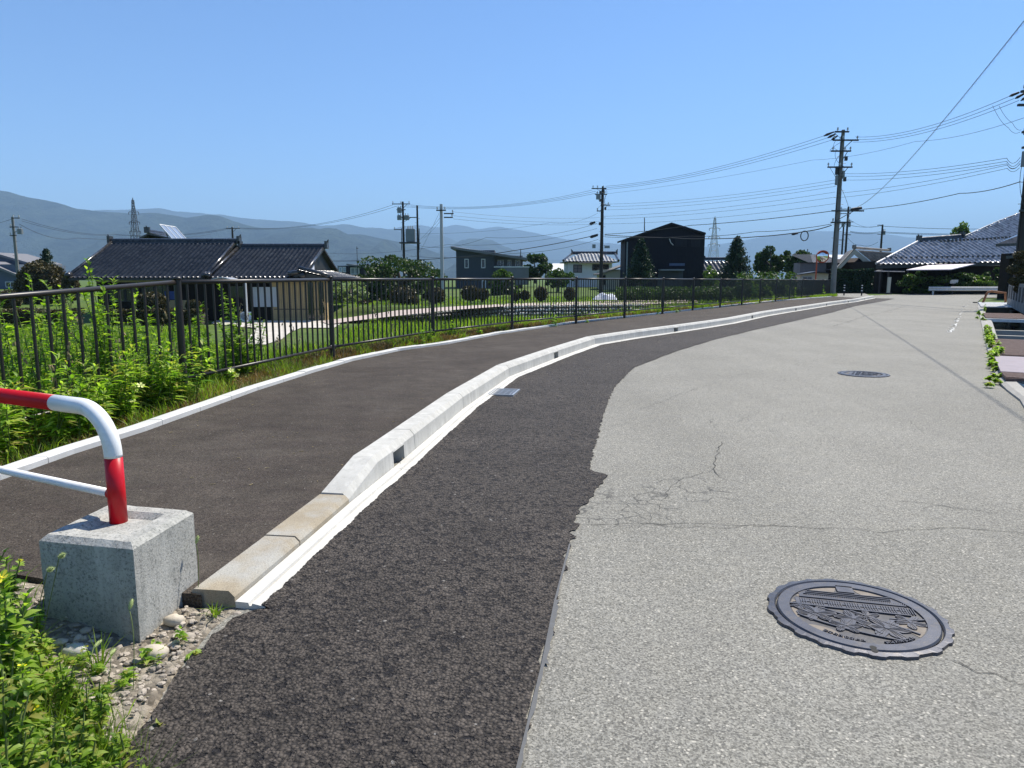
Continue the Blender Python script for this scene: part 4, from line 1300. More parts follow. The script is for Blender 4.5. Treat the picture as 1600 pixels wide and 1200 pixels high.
ridge(bh, (xm, y0 - .4, zt + .15), (xm, y0 + 5, zt + .15), 'black_tile', .15)
sp_ = thing('solar_water_heater', 'tilted solar panel on a frame behind the farmhouse ridge', 'solar panel', (SX(270, 58), 58, z1 - .5))
A = P(249, 351, 58); B_ = P(274, 355, 59.5); C_ = P(293, 376, 58.3); D_ = P(271, 377, 57)
A, B_, C_, D_ = P(249, 351, 58.8), P(274, 355, 60.2), P(296, 379, 58.6), P(274, 379, 57.2)
b = MB(); th = Vector((0.02, .0, -.08)); b.hexa([A + th, B_ + th, C_ + th, D_ + th], [A, B_, C_, D_]); b.build('panel', MATS['solar'], sp_)
b = MB(); nup = (B_ - A).cross(D_ - A).normalized()
if nup.z < 0: nup = -nup
for k in range(4):
    t_ = k / 3; b.tube([A.lerp(B_, t_) + nup * .02, D_.lerp(C_, t_) + nup * .02], .035, 5)
b.tube([A + nup * .02, B_ + nup * .02], .035, 5); b.build('panel_rails', MATS['frame_white'], sp_)
b = MB(); b.cyl(A.lerp(B_, .3), (A.x + .6, A.y + .3, SZ(383, 58)), .04); b.cyl(A.lerp(B_, .8), (A.x + 1.3, A.y + .6, SZ(383, 58)), .04); b.build('support', MATS['steel_dark'], sp_)

def tz0(x, y): return float(terrain(np.array([x]), np.array([y]))[0])
# yards and lanes beyond the fence (sheets following the ground)
def lane(name, px_pts, z, mat, th=.03):
    pts = [G(x, y, z) for x, y in px_pts]
    o = sheet(name, [(p.x, p.y, p.z) for p in pts], MATS[mat]); tag(o, kind='structure'); return o
gzl = -1.455
lane('yard_pavement', [(330, 505), (340, 497.5), (520, 497.5), (535, 504), (522, 512), (470, 512), (452, 520), (440, 530), (415, 538), (385, 538), (385, 533), (400, 512), (380, 511)], gzl, 'yard_concrete')
gpt = [(500, 503, -1.46), (560, 495, -1.30), (620, 486, -.95), (700, 480.5, -.715), (800, 475, -.70), (1000, 470, -.70), (1090, 469, -.70), (1090, 474, -.70), (1003, 476.5, -.70), (900, 477.5, -.70), (800, 478.6, -.70), (700, 486, -.72), (640, 492.5, -.95), (590, 498, -1.2), (540, 504, -1.42), (515, 508, -1.46)]
b = MB(); up_e = [G(x, y, z) for x, y, z in gpt[:7]]; lo_e = [G(x, y, z) for x, y, z in gpt[:6:-1]]
def resmp(L, n): return [along(L, plen(L) * k / n * .9999) for k in range(n + 1)]
up_e, lo_e = resmp(up_e, 60), resmp(lo_e, 60)
for k in range(60):
    qs = [up_e[k], up_e[k + 1], lo_e[k + 1], lo_e[k]]
    b.quad(*[(q_.x, q_.y, max(q_.z, tz0(q_.x, q_.y)) + .05) for q_ in qs])
tag(b.build('garden_path', MATS['path_pink']), kind='structure')
# stone retaining wall
YS = 49.3
sw = thing('stone_wall', 'low dry stone retaining wall of rounded cobbles below the garden path', 'stone wall', (SX(800, YS), YS, -1.5))
top_px = [(592, 495), (640, 492), (700, 487), (760, 482), (820, 479), (900, 478), (1005, 477)]
bot_px = [(592, 497), (640, 498), (700, 499), (760, 500), (900, 498), (1005, 495)]
b = MB(); cobs = []
for px in np.arange(594, 1010, 5.2):
    ty = np.interp(px, [p[0] for p in top_px], [p[1] for p in top_px]); by = np.interp(px, [p[0] for p in bot_px], [p[1] for p in bot_px])
    y = ty
    while y < by:
        q = P(px + rnd.uniform(-1.2, 1.2), y + rnd.uniform(-.5, .5), YS); q.y -= (y - ty) * .028
        b.ball(q, rnd.uniform(.085, .13), .14, rnd.uniform(.07, .115), 7, 5, .14, rnd); y += 5.4
b.build('cobbles', MATS['stone'], sw)
b = MB()
for (x0, x1) in zip(range(594, 1004, 20), range(614, 1024, 20)):
    ta, tb = [np.interp(x, [p[0] for p in top_px], [p[1] for p in top_px]) for x in (x0, x1)]
    a_, c_ = P(x0, ta + .6, YS + .1), P(x1, tb + .6, YS + .1)
    b.hexa([(a_.x, YS + .1, -1.7), (c_.x, YS + .1, -1.7), (c_.x, YS + .9, -1.7), (a_.x, YS + .9, -1.7)], [(a_.x, YS + .1, a_.z), (c_.x, YS + .1, c_.z), (c_.x, YS + .9, c_.z), (a_.x, YS + .9, a_.z)])
b.build('backing', MATS['gravel'], sw)

def house(name, label, x0, x1, ytop, ybot, Y, depth, mat):
    """root + wall box; pixel bounds of the facade"""
    X0, X1, Z0, Z1 = SX(x0, Y), SX(x1, Y), SZ(ybot, Y), SZ(ytop, Y)
    r = thing(name, label, 'house' if 'shed' not in name else 'shed', ((X0 + X1) / 2, Y, Z0))
    walls(r, X0, X1, Y, Y + depth, Z0 - 1, Z1, mat)
    return r, X0, X1, Z0, Z1
def slopes(root, pts, Y, depth, mat, th=.25, name='roof'):
    """roof following a pixel outline across the facade, extruded back"""
    for a, c in zip(pts[:-1], pts[1:]):
        b = MB(); A = P(a[0], a[1], Y); B = P(c[0], c[1], Y)
        b.hexa([(A.x, Y, A.z - th), (B.x, Y, B.z - th), (B.x, Y + depth, B.z - th), (A.x, Y + depth, A.z - th)], [(A.x, Y, A.z), (B.x, Y, B.z), (B.x, Y + depth, B.z), (A.x, Y + depth, A.z)])
        b.build(name, MATS[mat], root)

# grey two storey house with a single pitched roof
Yg = 98
r, X0, X1, Z0, Z1 = house('modern_house', 'dark grey two storey house with mono pitch metal roof and balcony', 713, 773, 391, 458, Yg, 8, 'grey_wall')
b = MB(); A = P(704, 385, Yg - .8); B = P(824, 403, Yg - .8)
b.hexa([(A.x, Yg - .8, A.z - .3), (B.x, Yg - .8, B.z - .3), (B.x, Yg + 9, B.z - .3), (A.x, Yg + 9, A.z - .3)], [(A.x, Yg - .8, A.z), (B.x, Yg - .8, B.z), (B.x, Yg + 9, B.z + .05), (A.x, Yg + 9, A.z + .05)])
b.build('roof', MATS['grey_light_wall'], r)
b = MB()
for k in range(40):
    t_ = k / 39; q = A.lerp(B, t_ * .98 + .01); b.box(q.x - .04, q.x + .04, Yg - .7, Yg + 9, q.z + .001, q.z + .10)
b.build('roof_ribs', MATS['sheet_metal'], r)
b = MB(); q0, q1 = P(713, 391.5, Yg), P(773, 391.5, Yg)
zA, zB = SZ(388, Yg), SZ(396.5, Yg)
b.hexa([(q0.x, Yg + .01, q0.z - .1), (q1.x, Yg + .01, q0.z - .1), (q1.x, Yg + 7.9, q0.z - .1), (q0.x, Yg + 7.9, q0.z - .1)], [(q0.x, Yg + .01, zA), (q1.x, Yg + .01, q0.z - .09), (q1.x, Yg + 7.9, q0.z - .09), (q0.x, Yg + 7.9, zA)])
b.build('upper_wall', MATS['grey_wall'], r)
walls(r, SX(773, Yg) + .004, SX(817, Yg), Yg + 1.5, Yg + 8, Z0 - 1, SZ(399, Yg), 'grey_light_wall', 'rear_wall')
b = MB(); b.box(SX(773, Yg) + .003, SX(782, Yg), Yg - .5, Yg - .35, Z0, SZ(415, Yg)); b.build('wall', MATS['grey_wall'], r)
b = MB(); b.box(SX(782, Yg), SX(826, Yg), Yg - .5, Yg - .35, SZ(445, Yg), SZ(418, Yg)); b.box(SX(826, Yg) - .15, SX(826, Yg), Yg - .34, Yg + 1.5, SZ(445, Yg), SZ(418, Yg)); bal = b.build('balcony', MATS['grey_light_wall'], r)
b = MB(); b.box(SX(772, Yg), SX(827, Yg), Yg - .55, Yg - .3, SZ(417.9, Yg), SZ(416.5, Yg)); b.build('balcony_rail', MATS['frame_white'], bal)
for xa, xb in ((727, 731.5), (753, 757.5)): pxwin(r, xa, xb, 405.5, 418, Yg, mull=0, t=.08)
for xa, xb in ((778, 786), (794, 798), (806, 812)): pxwin(r, xa, xb, 407, 416, Yg + 1.5, mull=1, t=.08)
pxwin(r, 754, 758, 439, 452, Yg, mull=0, t=.1)
# white house with silver grey roof
Yh = 105
r, X0, X1, Z0, Z1 = house('white_house', 'white two storey house with pale tiled roof behind the dark utility pole', 887, 956, 407, 457, Yh, 8, 'white_wall')
yr_ = Yh + 3.4
tile_roof('roof', r, (SX(880, Yh) - .2, Yh - .8, SZ(408, Yh - .8)), (1, 0, 0), (0, 4.2, SZ(395, yr_) - SZ(408, Yh - .8)), SX(966, Yh) - SX(880, Yh), math.hypot(4.2, SZ(395, yr_) - SZ(408, Yh - .8)), 'grey_tile', pu=.5, pv=.5, amp=.09,
          keep=lambda u, v: (u > v * .75) & (u < (SX(966, Yh) - SX(880, Yh)) - v * .45))
b = MB(); b.box(SX(880, Yh), SX(966, Yh), Yh - .75, Yh + 8, SZ(410, Yh), SZ(408.6, Yh)); b.build('eaves', MATS['frame_dark'], r)
ridge(r, (SX(894, yr_), yr_, SZ(395, yr_)), (SX(962, yr_), yr_, SZ(395, yr_)), 'black_tile', .22)
for s in ((880, 894), (966, 960)):
    b = MB(); b.tube([(SX(s[0], Yh - .8), Yh - .8, SZ(407, Yh - .8)), (SX(s[1], yr_), yr_, SZ(395.5, yr_))], .18, 7); b.build('hip', MATS['black_tile'], r)
b = MB(); b.box(SX(903, Yh), SX(956, Yh), Yh - 1.2, Yh - .01, SZ(411.5, Yh), SZ(409.8, Yh)); b.build('lower_roof', M('pinkish_tin', (.40, .27, .23), .6), r)
for xa, xb, ya, yb in ((896.5, 908, 414.5, 425), (926, 938, 414, 421.5), (941, 950, 414, 421.5)): pxwin(r, xa, xb, ya, yb, Yh, fr='frame_dark', mull=1, bars=1, glass='grey_plate' if xa < 900 else 'window_dark', t=.1)
r, X0, X1, Z0, Z1 = house('garage', 'small cream gabled garage between the white house and the black barn', 941, 975, 421, 450, 92, 6, 'cream_wall')
slopes(r, [(936, 428), (962, 419), (978, 413)], 91.6, 6.5, 'brown_tile', .15)
b = MB(); b.box(SX(941, 92), SX(946, 92), 91.9, 91.99, SZ(445, 92), SZ(430, 92)); b.build('door', MATS['window_dark'], r)
# black barn
Yb = 88
X0, X1 = SX(975.5, Yb), SX(1099, Yb)
r = thing('barn', 'tall black gabled barn between two dark conifers', 'barn', ((X0 + X1) / 2, Yb, SZ(452, Yb)))
b = MB(); xm = SX(1049, Yb); z0 = SZ(456, Yb); zl = SZ(374, Yb); zr = SZ(363, Yb); zt = SZ(350, Yb)
f = [(X0, z0), (X1, z0), (X1, zr), (xm, zt), (X0, zl)]
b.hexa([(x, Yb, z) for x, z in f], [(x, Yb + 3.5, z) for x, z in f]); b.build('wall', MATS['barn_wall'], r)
for (a, c) in (((972.5, 374.5), (1049.5, 347.5)), ((1049.5, 347.5), (1103, 363.5))):
    slopes(r, [a, c], Yb - .4, 4.2, 'black_wall', .22)
b = MB()
for k in range(56):
    x = X0 + .1 + k * (X1 - X0 - .2) / 55
    zz = zl + (zt - zl) * (x - X0) / (xm - X0) if x < xm else zt + (zr - zt) * (x - xm) / (X1 - xm)
    b.box(x - .02, x + .02, Yb - .03, Yb - .001, z0, zz - .3)
b.build('wall_ribs', MATS['barn_wall'], r)
b = MB(); b.cyl((X0 + .25, Yb - .1, z0), (X0 + .25, Yb - .1, zl - .3), .09); b.build('downpipe', MATS['transformer'], r)
b = MB(); b.box(SX(1028, Yb), SX(1065, Yb), Yb - 1.3, Yb - .01, SZ(423, Yb), SZ(420.8, Yb)); b.build('canopy', MATS['transformer'], r)
b = MB(); b.box(SX(1045, Yb), SX(1069, Yb), Yb - .06, Yb - .035, SZ(415.3, Yb), SZ(411.4, Yb)); b.build('sign_board', M('dull_blue', (.07, .10, .17), .5), r)
b = MB(); b.box(SX(1028, Yb), SX(1067, Yb), Yb - .05, Yb - .034, z0, SZ(423, Yb)); b.build('shutter', MATS['grey_wall'], r)
for xa, xb in ((1054, 1070), (1079, 1091)): pxwin(r, xa, xb, 375, 384, Yb - .034, fr='black_wall', mull=1, t=.1, glass='black_wall')
b = MB(); b.tube([P(1046, 373, Yb - .5), P(1048, 379, Yb - .5), P(1052, 383, Yb - .5)], .05); b.cyl(P(1047, 376, Yb - .5), P(1047, 376, Yb), .05); b.build('cable_bracket', MATS['porcelain'], r)
# tiled outbuilding right of the barn
r, X0, X1, Z0, Z1 = house('outbuilding', 'low building with grey ribbed roof between the barn and the right hand conifer', 1099, 1160, 428, 450, 100, 7, 'brown_wall')
tile_roof('roof', r, (SX(1098, 99), 99, SZ(428, 99)), (1, 0, 0), (0, 5, SZ(405, 104) - SZ(428, 99)), SX(1162, 99) - SX(1098, 99), math.hypot(5, SZ(405, 104) - SZ(428, 99)), 'black_tile', pu=.6, pv=.8, amp=.12)
ridge(r, (SX(1100, 104), 104, SZ(404, 104)), (SX(1164, 104), 104, SZ(404, 104)), 'black_tile', .2)
# small two-tone house far behind
Yq = 135
r, X0, X1, Z0, Z1 = house('small_house', 'small distant house, half pinkish and half navy, past the farmhouse roof', 528, 545, 415, 432, Yq, 7, 'grey_light_wall')
walls(r, SX(543, Yq), SX(570, Yq), Yq - 1, Yq + 6, Z0 - 1, SZ(416, Yq), 'black_wall')
slopes(r, [(541, 412), (571, 415.5)], Yq - 1.8, 9, 'grey_light_wall', .3)
for xa, xb in ((531, 534), (537, 541)): pxwin(r, xa, xb, 418.5, 424, Yq, mull=0, t=.12, glass='solar')
pxwin(r, 549, 561, 419, 428, Yq - 1, mull=1, t=.1, glass='transformer')
b = MB(); b.box(SX(573.5, Yq), SX(576.5, Yq), Yq, Yq + .5, Z0, SZ(412, Yq)); b.build('chimney', MATS['black_wall'], r)
b = MB(); b.box(SX(500, 140), SX(508, 140), 140, 146, -1, SZ(413, 140))
tag(b.build('chimney_block', M('rosy_wall', (.22, .13, .12), .8)), 'small rosy block of a far building over the farmhouse gable', 'building')
# pale low building near grey house
r, X0, X1, Z0, Z1 = house('low_house', 'distant low green grey house with a pale metal roof beside the white house', 868, 887, 424, 440, 140, 8, 'blue_grey_wall')
b = MB(); y0 = 139; b.hexa([(SX(855, y0), y0, SZ(424, y0)), (SX(888, y0), y0, SZ(424, y0)), (SX(888, y0), y0 + 6, SZ(412, y0 + 6)), (SX(866, y0), y0 + 6, SZ(412, y0 + 6))], [(SX(855, y0), y0, SZ(423, y0)), (SX(888, y0), y0, SZ(423, y0)), (SX(888, y0), y0 + 6, SZ(411.5, y0 + 6)), (SX(866, y0), y0 + 6, SZ(411.5, y0 + 6))])
b.build('roof', MATS['white_beam'], r)
# far left house
Yl = 95
r, X0, X1, Z0, Z1 = house('grey_house', 'blue grey two storey house at the left edge with stepped gable roofs', -60, 31, 413, 470, Yl, 10, 'blue_grey_wall')
b = MB(); f = [(-60, 412), (-20, 398), (-5, 396), (45, 411), (45, 425), (-60, 425)]
b2 = [P(x, y, Yl + 4) for x, y in f]; b.hexa([tuple(q) for q in b2], [(q.x, q.y + 6, q.z) for q in b2]); b.build('upper_wall', MATS['blue_grey_wall'], r)
slopes(r, [(-62, 411), (-12, 394)], Yl + 3.5, 7, 'grey_light_wall', .3); slopes(r, [(-12, 394), (47, 411)], Yl + 3.5, 7, 'grey_light_wall', .3)
slopes(r, [(-62, 409), (-25, 408), (32, 431)], Yl - .8, 5, 'grey_light_wall', .3)
b = MB(); b.box(SX(-60, Yl), SX(31, Yl), Yl - .02, Yl + 1, SZ(430, Yl), SZ(425, Yl) - .1); 
pxwin(r, 9, 23, 441, 448, Yl, mull=1, t=.08); pxwin(r, 23, 28, 416, 421, Yl + 4, mull=0, t=.08)
# grey ribbed building behind the mirror
Ym = 70
r, X0, X1, Z0, Z1 = house('metal_warehouse', 'grey ribbed metal building behind the traffic mirror', 1249, 1299, 410.5, 452, Ym, 1.6, 'grey_light_wall')
b = MB(); b.hexa([(SX(1262, 72), 71, SZ(411, 71)), (SX(1316, 72), 71, SZ(411, 71)), (SX(1316, 76), 76, SZ(398.5, 76)), (SX(1264, 76), 76, SZ(398.5, 76))], [(SX(1262, 72), 71, SZ(410.4, 71)), (SX(1316, 72), 71, SZ(410.4, 71)), (SX(1316, 76), 76, SZ(397.9, 76)), (SX(1264, 76), 76, SZ(397.9, 76))])
b.build('roof', MATS['sheet_metal'], r)
b = MB()
for k in range(17):
    x0 = SX(1263, 71) + k * .21; b.box(x0, x0 + .05, 70.8, 70.9, SZ(411, 71), SZ(411, 71) + .02)
    a_ = Vector((x0, 71, SZ(410.4, 71) + .02)); c_ = Vector((x0 + .03, 76, SZ(397.9, 76) + .02)); b.tube([a_, c_], .035, 4)
for k in range(24):
    x0 = X0 + .05 + k * (X1 - X0) / 24; b.box(x0, x0 + .03, Ym - .03, Ym - .001, Z0 - .5, Z1 - .02)
b.build('ribs', MATS['grey_light_wall'], r)
b = MB(); b.box(SX(1247, Ym), SX(1301, Ym), Ym - .15, Ym + .4, SZ(411.2, Ym), SZ(410, Ym)); b.build('eaves', MATS['frame_dark'], r)
r, X0, X1, Z0, Z1 = house('garden_shed', 'pale beige shed with dark roof edge below the ribbed metal building', 1250, 1294, 427, 455, 63, .9, 'cream_wall')
slopes(r, [(1248, 428.5), (1277, 424), (1297, 426.5)], 62.6, 1.4, 'frame_dark', .07)
pxwin(r, 1254, 1268, 433, 449, 63, mull=1, fr='sheet_metal', glass='grey_light_wall')

# ---- brown gabled house
Yo = 66
r, X0, X1, Z0, Z1 = house('gabled_house', 'small house with brown tiled roof and mauve gable left of the big silver roof', 1320, 1368, 421, 458, Yo, 2, 'brown_wall')
b = MB(); f = [P(1318, 421.5, Yo), P(1378, 421.5, Yo), P(1345, 402.5, Yo)]
b.hexa([(q.x, Yo + .02, q.z) for q in f], [(q.x, Yo + 6, q.z) for q in f]); b.build('gable', MATS['brown_wall'], r)
b = MB(); a_, m_, c_ = P(1309, 417, Yo - .7), P(1335, 388.5, Yo - .7), P(1366, 413, Yo - .7)
for q0, q1 in ((a_, m_), (m_, c_)):
    b.hexa([q0 - Vector((0, 0, .45)), q1 - Vector((0, 0, .55)), q1 + Vector((0, .12, -.55)), q0 + Vector((0, .12, -.45))], [q0, q1, q1 + Vector((0, .12, 0)), q0 + Vector((0, .12, 0))])
b.build('bargeboard', MATS['cream_wall'], r)
bk = Vector((2.4, 6.5, 0))
L_ = (m_ - c_); 
tile_roof('roof', r, tuple(c_ + Vector((0, 0, .03))), (P(1440, 413, Yo + 6.5) - c_) * Vector((1, 1, 0)) if False else (bk.x + 4.4, bk.y, 0), tuple(m_ - c_), 9.0, (m_ - c_).length, 'brown_tile', pu=.30, pv=.30, amp=.035)
b = MB(); b.hexa([tuple(a_ - Vector((0, 0, .08))), tuple(m_ - Vector((0, 0, .08))), tuple(m_ + bk * 1.2 - Vector((0, 0, .08))), tuple(a_ + bk * 1.2 - Vector((0, 0, .08)))], [tuple(a_), tuple(m_), tuple(m_ + bk * 1.2), tuple(a_ + bk * 1.2)]); b.build('rear_slope', MATS['brown_tile'], r)
dd_ = Vector((bk.x + 4.4, bk.y, 0)).normalized() * 8.6
ridge(r, m_ + Vector((0, 0, .1)), m_ + dd_ + Vector((0, 0, .1)), 'brown_tile', .10)

# ---- the big house with the silver tiled roof
YE2 = 58.0; x0 = SX(1369, YE2); x1 = SX(1573, YE2); ze2 = SZ(412.5, YE2)
slope = .40
br = thing('tiled_house', 'large dark timber house under a wide silvery tiled roof', 'house', ((x0 + x1) / 2, YE2 + 1, 0))
Vv = np.array([0, 1, slope]); LVm = 22
polyp = [(1369, 413), (1437, 377), (1502, 372), (1560, 346), (1605, 328), (1640, 316), (1640, 372), (1604, 372), (1575, 408), (1573, 409)]
# polygon in plane coordinates (u along the eave, v up the slope)
def to_plane(px, py):
    d = ray(px, py); # intersect with plane z = ze2 + slope*(Y-YE2)
    t_ = (ze2 - slope * YE2 - H) / (d.z - slope * d.y)
    q = d * t_
    return (q.x - x0, (q.y - YE2) * math.sqrt(1 + slope ** 2))
pl2 = [to_plane(*q) for q in polyp]
def inpoly(u, v):
    u, v = np.broadcast_arrays(u, v); r_ = np.zeros(u.shape, bool); n = len(pl2)
    for i in range(n):
        (xa, ya), (xb, yb) = pl2[i], pl2[(i + 1) % n]
        c = ((ya > v) != (yb > v)) & (u < (xb - xa) * (v - ya) / (yb - ya + 1e-12) + xa)
        r_ ^= c
    return r_
tile_roof('roof', br, (x0 - .0, YE2, ze2), (1, 0, 0), Vv, 34, 30, 'silver_tile', keep=inpoly, pu=.42, pv=.40, amp=.075)
def pw(px, py, dz=0.0):
    u, v = to_plane(px, py); k = v / math.sqrt(1 + slope ** 2)
    return Vector((x0 + u, YE2 + k, ze2 + slope * k + dz))
pd = [pw(*q) for q in [(1369, 413), (1437, 377), (1502, 372), (1560, 346), (1640, 316), (1640, 372), (1604, 372), (1575, 408)]]
b = MB(); b.hexa([p_ - Vector((0, 0, .34)) for p_ in pd], [p_ - Vector((0, 0, .07)) for p_ in pd]); b.build('roof_deck', MATS['frame_dark'], br, tri=True)
ridge(br, pw(1437, 377, .18), pw(1502, 372, .18), 'black_tile', .17)
b = MB(); b.tube([pw(1369, 413, .08), pw(1437, 377, .08)], .10, 8); b.tube([pw(1502, 372, .05), pw(1560, 346, .05), pw(1640, 316, .05)], .06, 8); b.build('hip_tiles', MATS['silver_tile'], br)
b = MB()
for k in range(24):
    q = pw(1384 + k * 8, 405.5 - k * .13, .14); b.rbox(q, .14, .1, .14)
for k in range(22):
    q = pw(1470 + k * 6, 381 - k * .35 - 1.5, .14); b.rbox(q, .16, .12, .16)
b.build('snow_guards', MATS['black_tile'], br)
YW2 = YE2 + 1.3
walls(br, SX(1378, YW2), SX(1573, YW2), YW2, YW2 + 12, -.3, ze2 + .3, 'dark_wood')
b = MB(); b.box(SX(1378, YW2), SX(1408, YW2), YW2 - .04, YW2 - .002, SZ(418.5, YW2), SZ(414, YW2)); b.box(SX(1535, YW2), SX(1567, YW2), YW2 - .04, YW2 - .002, SZ(415.5, YW2), SZ(408.5, YW2)); b.build('plaster_band', MATS['white_beam'], br)
b = MB(); a_, c_ = P(1417, 421.5, YE2 - 2), P(1527.5, 411.5, YE2)
q = [P(1416, 421.3, YE2 - 3), P(1486, 420.6, YE2 - 3), P(1528, 411, YE2 + .8), P(1459, 412.5, YE2 + .8)]
b.hexa([p_ - Vector((0, 0, .06)) for p_ in q], q); aw = b.build('lean_to_roof', MATS['corrugated_pale'], br)
b = MB(); q = [P(1366, 423.5, YE2 - .5), P(1414, 424.5, YE2 - .5), P(1414, 422, YE2 + 1), P(1372, 422, YE2 + 1)]
b.hexa([p_ - Vector((0, 0, .05)) for p_ in q], q); b.build('porch_roof', MATS['grey_light_wall'], br)
b = MB()
for px in (1371, 1384, 1414): b.box(SX(px, YE2) - .05, SX(px, YE2) + .05, YE2 - .4, YE2 - .3, -.1, SZ(423.6, YE2))
b.build('porch_posts', MATS['brown_wall'], br)
b = MB(); b.box(SX(1568, 52), SX(1573, 52), 52, 52.3, 0, SZ(409, 52)); b.build('downpipe', MATS['transformer'], br)
b = MB(); b.box(SX(1575, 52), SX(1582, 52), 52, 52.2, 0, SZ(408, 52)); b.build('brick_panel', M('red_brown', (.30, .10, .05), .7), br)
# dark gabled annex at the right
Ya = 44
an = thing('annex', 'dark eaved annex at the right edge half hidden by the pole', 'building', (SX(1610, Ya), Ya, 0))
walls(an, SX(1588, Ya), SX(1680, Ya), Ya + .8, Ya + 1.6, -.2, SZ(395, Ya), 'dark_wood')
for (ya, yb, yt, xl) in ((381, 382.5, 366, 1556), (400, 398, 388, 1572)):
    b = MB(); A = P(xl, ya, Ya); B = P(1690, yb - 6, Ya); C = P(1690, yt - 34, Ya + 1.8); D = P(xl + 34, yt, Ya + 1.8)
    b.hexa([v_ - Vector((0, 0, .16)) for v_ in (A, B, C, D)], (A, B, C, D)); b.build('roof', MATS['black_tile'], an)


# ============================================================ STREET THINGS, RIGHT SIDE
# white guard rail
Yr = 55
gr = thing('guard_rail', 'white corrugated guard rail in front of the dark hedge', 'guard rail', (SX(1510, Yr), Yr, 0))
b = MB(); xa, xb = SX(1452, Yr), SX(1572, Yr); za, zb = SZ(454.5, Yr), SZ(448, Yr)
zm = (za + zb) / 2; hh = (zb - za) / 2
prof = [(0, zm - hh), (-.05, zm - hh * .7), (-.05, zm - hh * .35), (0, zm - hh * .1), (0, zm + hh * .1), (-.05, zm + hh * .35), (-.05, zm + hh * .7), (0, zm + hh)]
for (ya, z0_), (yb, z1_) in zip(prof[:-1], prof[1:]): b.hexa([(xa, Yr + ya, z0_), (xb, Yr + ya, z0_), (xb, Yr + ya + .01, z0_), (xa, Yr + ya + .01, z0_)], [(xa, Yr + yb, z1_), (xb, Yr + yb, z1_), (xb, Yr + yb + .01, z1_), (xa, Yr + yb + .01, z1_)])
b.build('beam', MATS['white_beam'], gr)
for px in (1461, 1548):
    b = MB(); b.cyl((SX(px, Yr), Yr + .12, -.1), (SX(px, Yr), Yr + .12, zb - .05), .065); b.build('post', MATS['white_beam'], gr)
b = MB(); b.box(SX(1485, 56.5), SX(1497.5, 56.5), 56.5, 56.53, SZ(443, 56.5), SZ(437, 56.5)); sg = thing('notice_board', 'small blank white notice board in the hedge above the guard rail', 'sign', (SX(1491, 56.5), 56.5, 0))
b.build('board', MATS['white_beam'], sg); b = MB(); b.box(SX(1490, 56.5), SX(1492, 56.5), 56.535, 56.58, 0, SZ(442, 56.5)); b.build('post', MATS['brown_wall'], sg)
# white upright board by the porch
ub = thing('standing_sign', 'tall cream upright board standing before the dark house front', 'sign', (SX(1389, 56), 56, 0))
b = MB(); A = P(1386, 457.5, 56); B = P(1390.5, 457.5, 56); C = P(1393, 433, 56.3); D = P(1388, 433, 56.3)
b.hexa([A, B, B + Vector((0, .1, 0)), A + Vector((0, .1, 0))], [D, C, C + Vector((0, .1, 0)), D + Vector((0, .1, 0))]); b.build('board', MATS['cream_wall'], ub)
b = MB(); b.box(A.x - .1, B.x + .1, 55.9, 56.2, A.z - .15, A.z - .002); b.build('base', MATS['frame_dark'], ub)
# bollards
def bollard(px, py, lab):
    q = G(px, py, 0)
    r = thing('bollard', lab, 'bollard', q, 'bollards at the end of the footpath')
    b = MB(); b.tube([q, q + Vector((0, 0, .06))], .12, 14); b.tube([q + Vector((0, 0, .061)), q + Vector((0, 0, .80)), q + Vector((0, 0, .84))], [.045, .042, .02], 12); b.build('post', MATS['black_wall'], r)
    for z in (.38, .58, .74):
        b = MB(); b.tube([q + Vector((0, 0, z)), q + Vector((0, 0, z + .05))], .050, 12); b.build('reflector_band', MATS['white_paint'], r)
bollard(1318.5, 463, 'black bollard with white bands nearest the utility pole')
bollard(1346, 463.5, 'black bollard with white bands at the tip of the kerb')
# traffic mirror
Yt = 49; q0 = Vector((SX(1274.5, Yt), Yt, 0))
tm = thing('traffic_mirror', 'round convex traffic mirror with orange rim on an orange pole', 'traffic mirror', q0)
zc = SZ(401, Yt); cx = SX(1281, Yt)
b = MB(); b.tube([q0 + Vector((0, 0, -.2)), Vector((q0.x, Yt, zc - .5)), Vector((q0.x, Yt, zc))], .045, 10); b.build('pole', MATS['orange_paint'], tm)
b = MB(); b.tube([(q0.x, Yt, zc), (cx, Yt - .1, zc)], .03); b.build('bracket', MATS['steel_dark'], tm)
b = MB()
fd = Vector((-.25, -1, -.06)).normalized(); cc_ = Vector((cx, Yt - .2, zc)); sd_ = fd.cross(Vector((0, 0, 1))).normalized(); up_ = sd_.cross(fd)
vs = []; fs = []; NR, NS = 8, 28
for i in range(NR + 1):
    rr = .37 * i / NR
    for k in range(NS):
        a = 2 * math.pi * k / NS; vs.append(cc_ + fd * (.09 * (1 - (i / NR) ** 2)) + sd_ * rr * math.cos(a) + up_ * rr * math.sin(a))
for i in range(NR):
    for k in range(NS): fs.append((i * NS + k, i * NS + (k + 1) % NS, (i + 1) * NS + (k + 1) % NS, (i + 1) * NS + k))
b.add(vs, fs); b.build('mirror', M('mirror_glass', (.8, .82, .84), .04, 1.0, .02), tm, smooth=True)
b = MB(); ring = [cc_ + sd_ * .385 * math.cos(a) + up_ * .385 * math.sin(a) for a in [2 * math.pi * k / 28 for k in range(29)]]; b.tube(ring, .035, 6); b.build('rim', MATS['orange_paint'], tm)
b = MB()
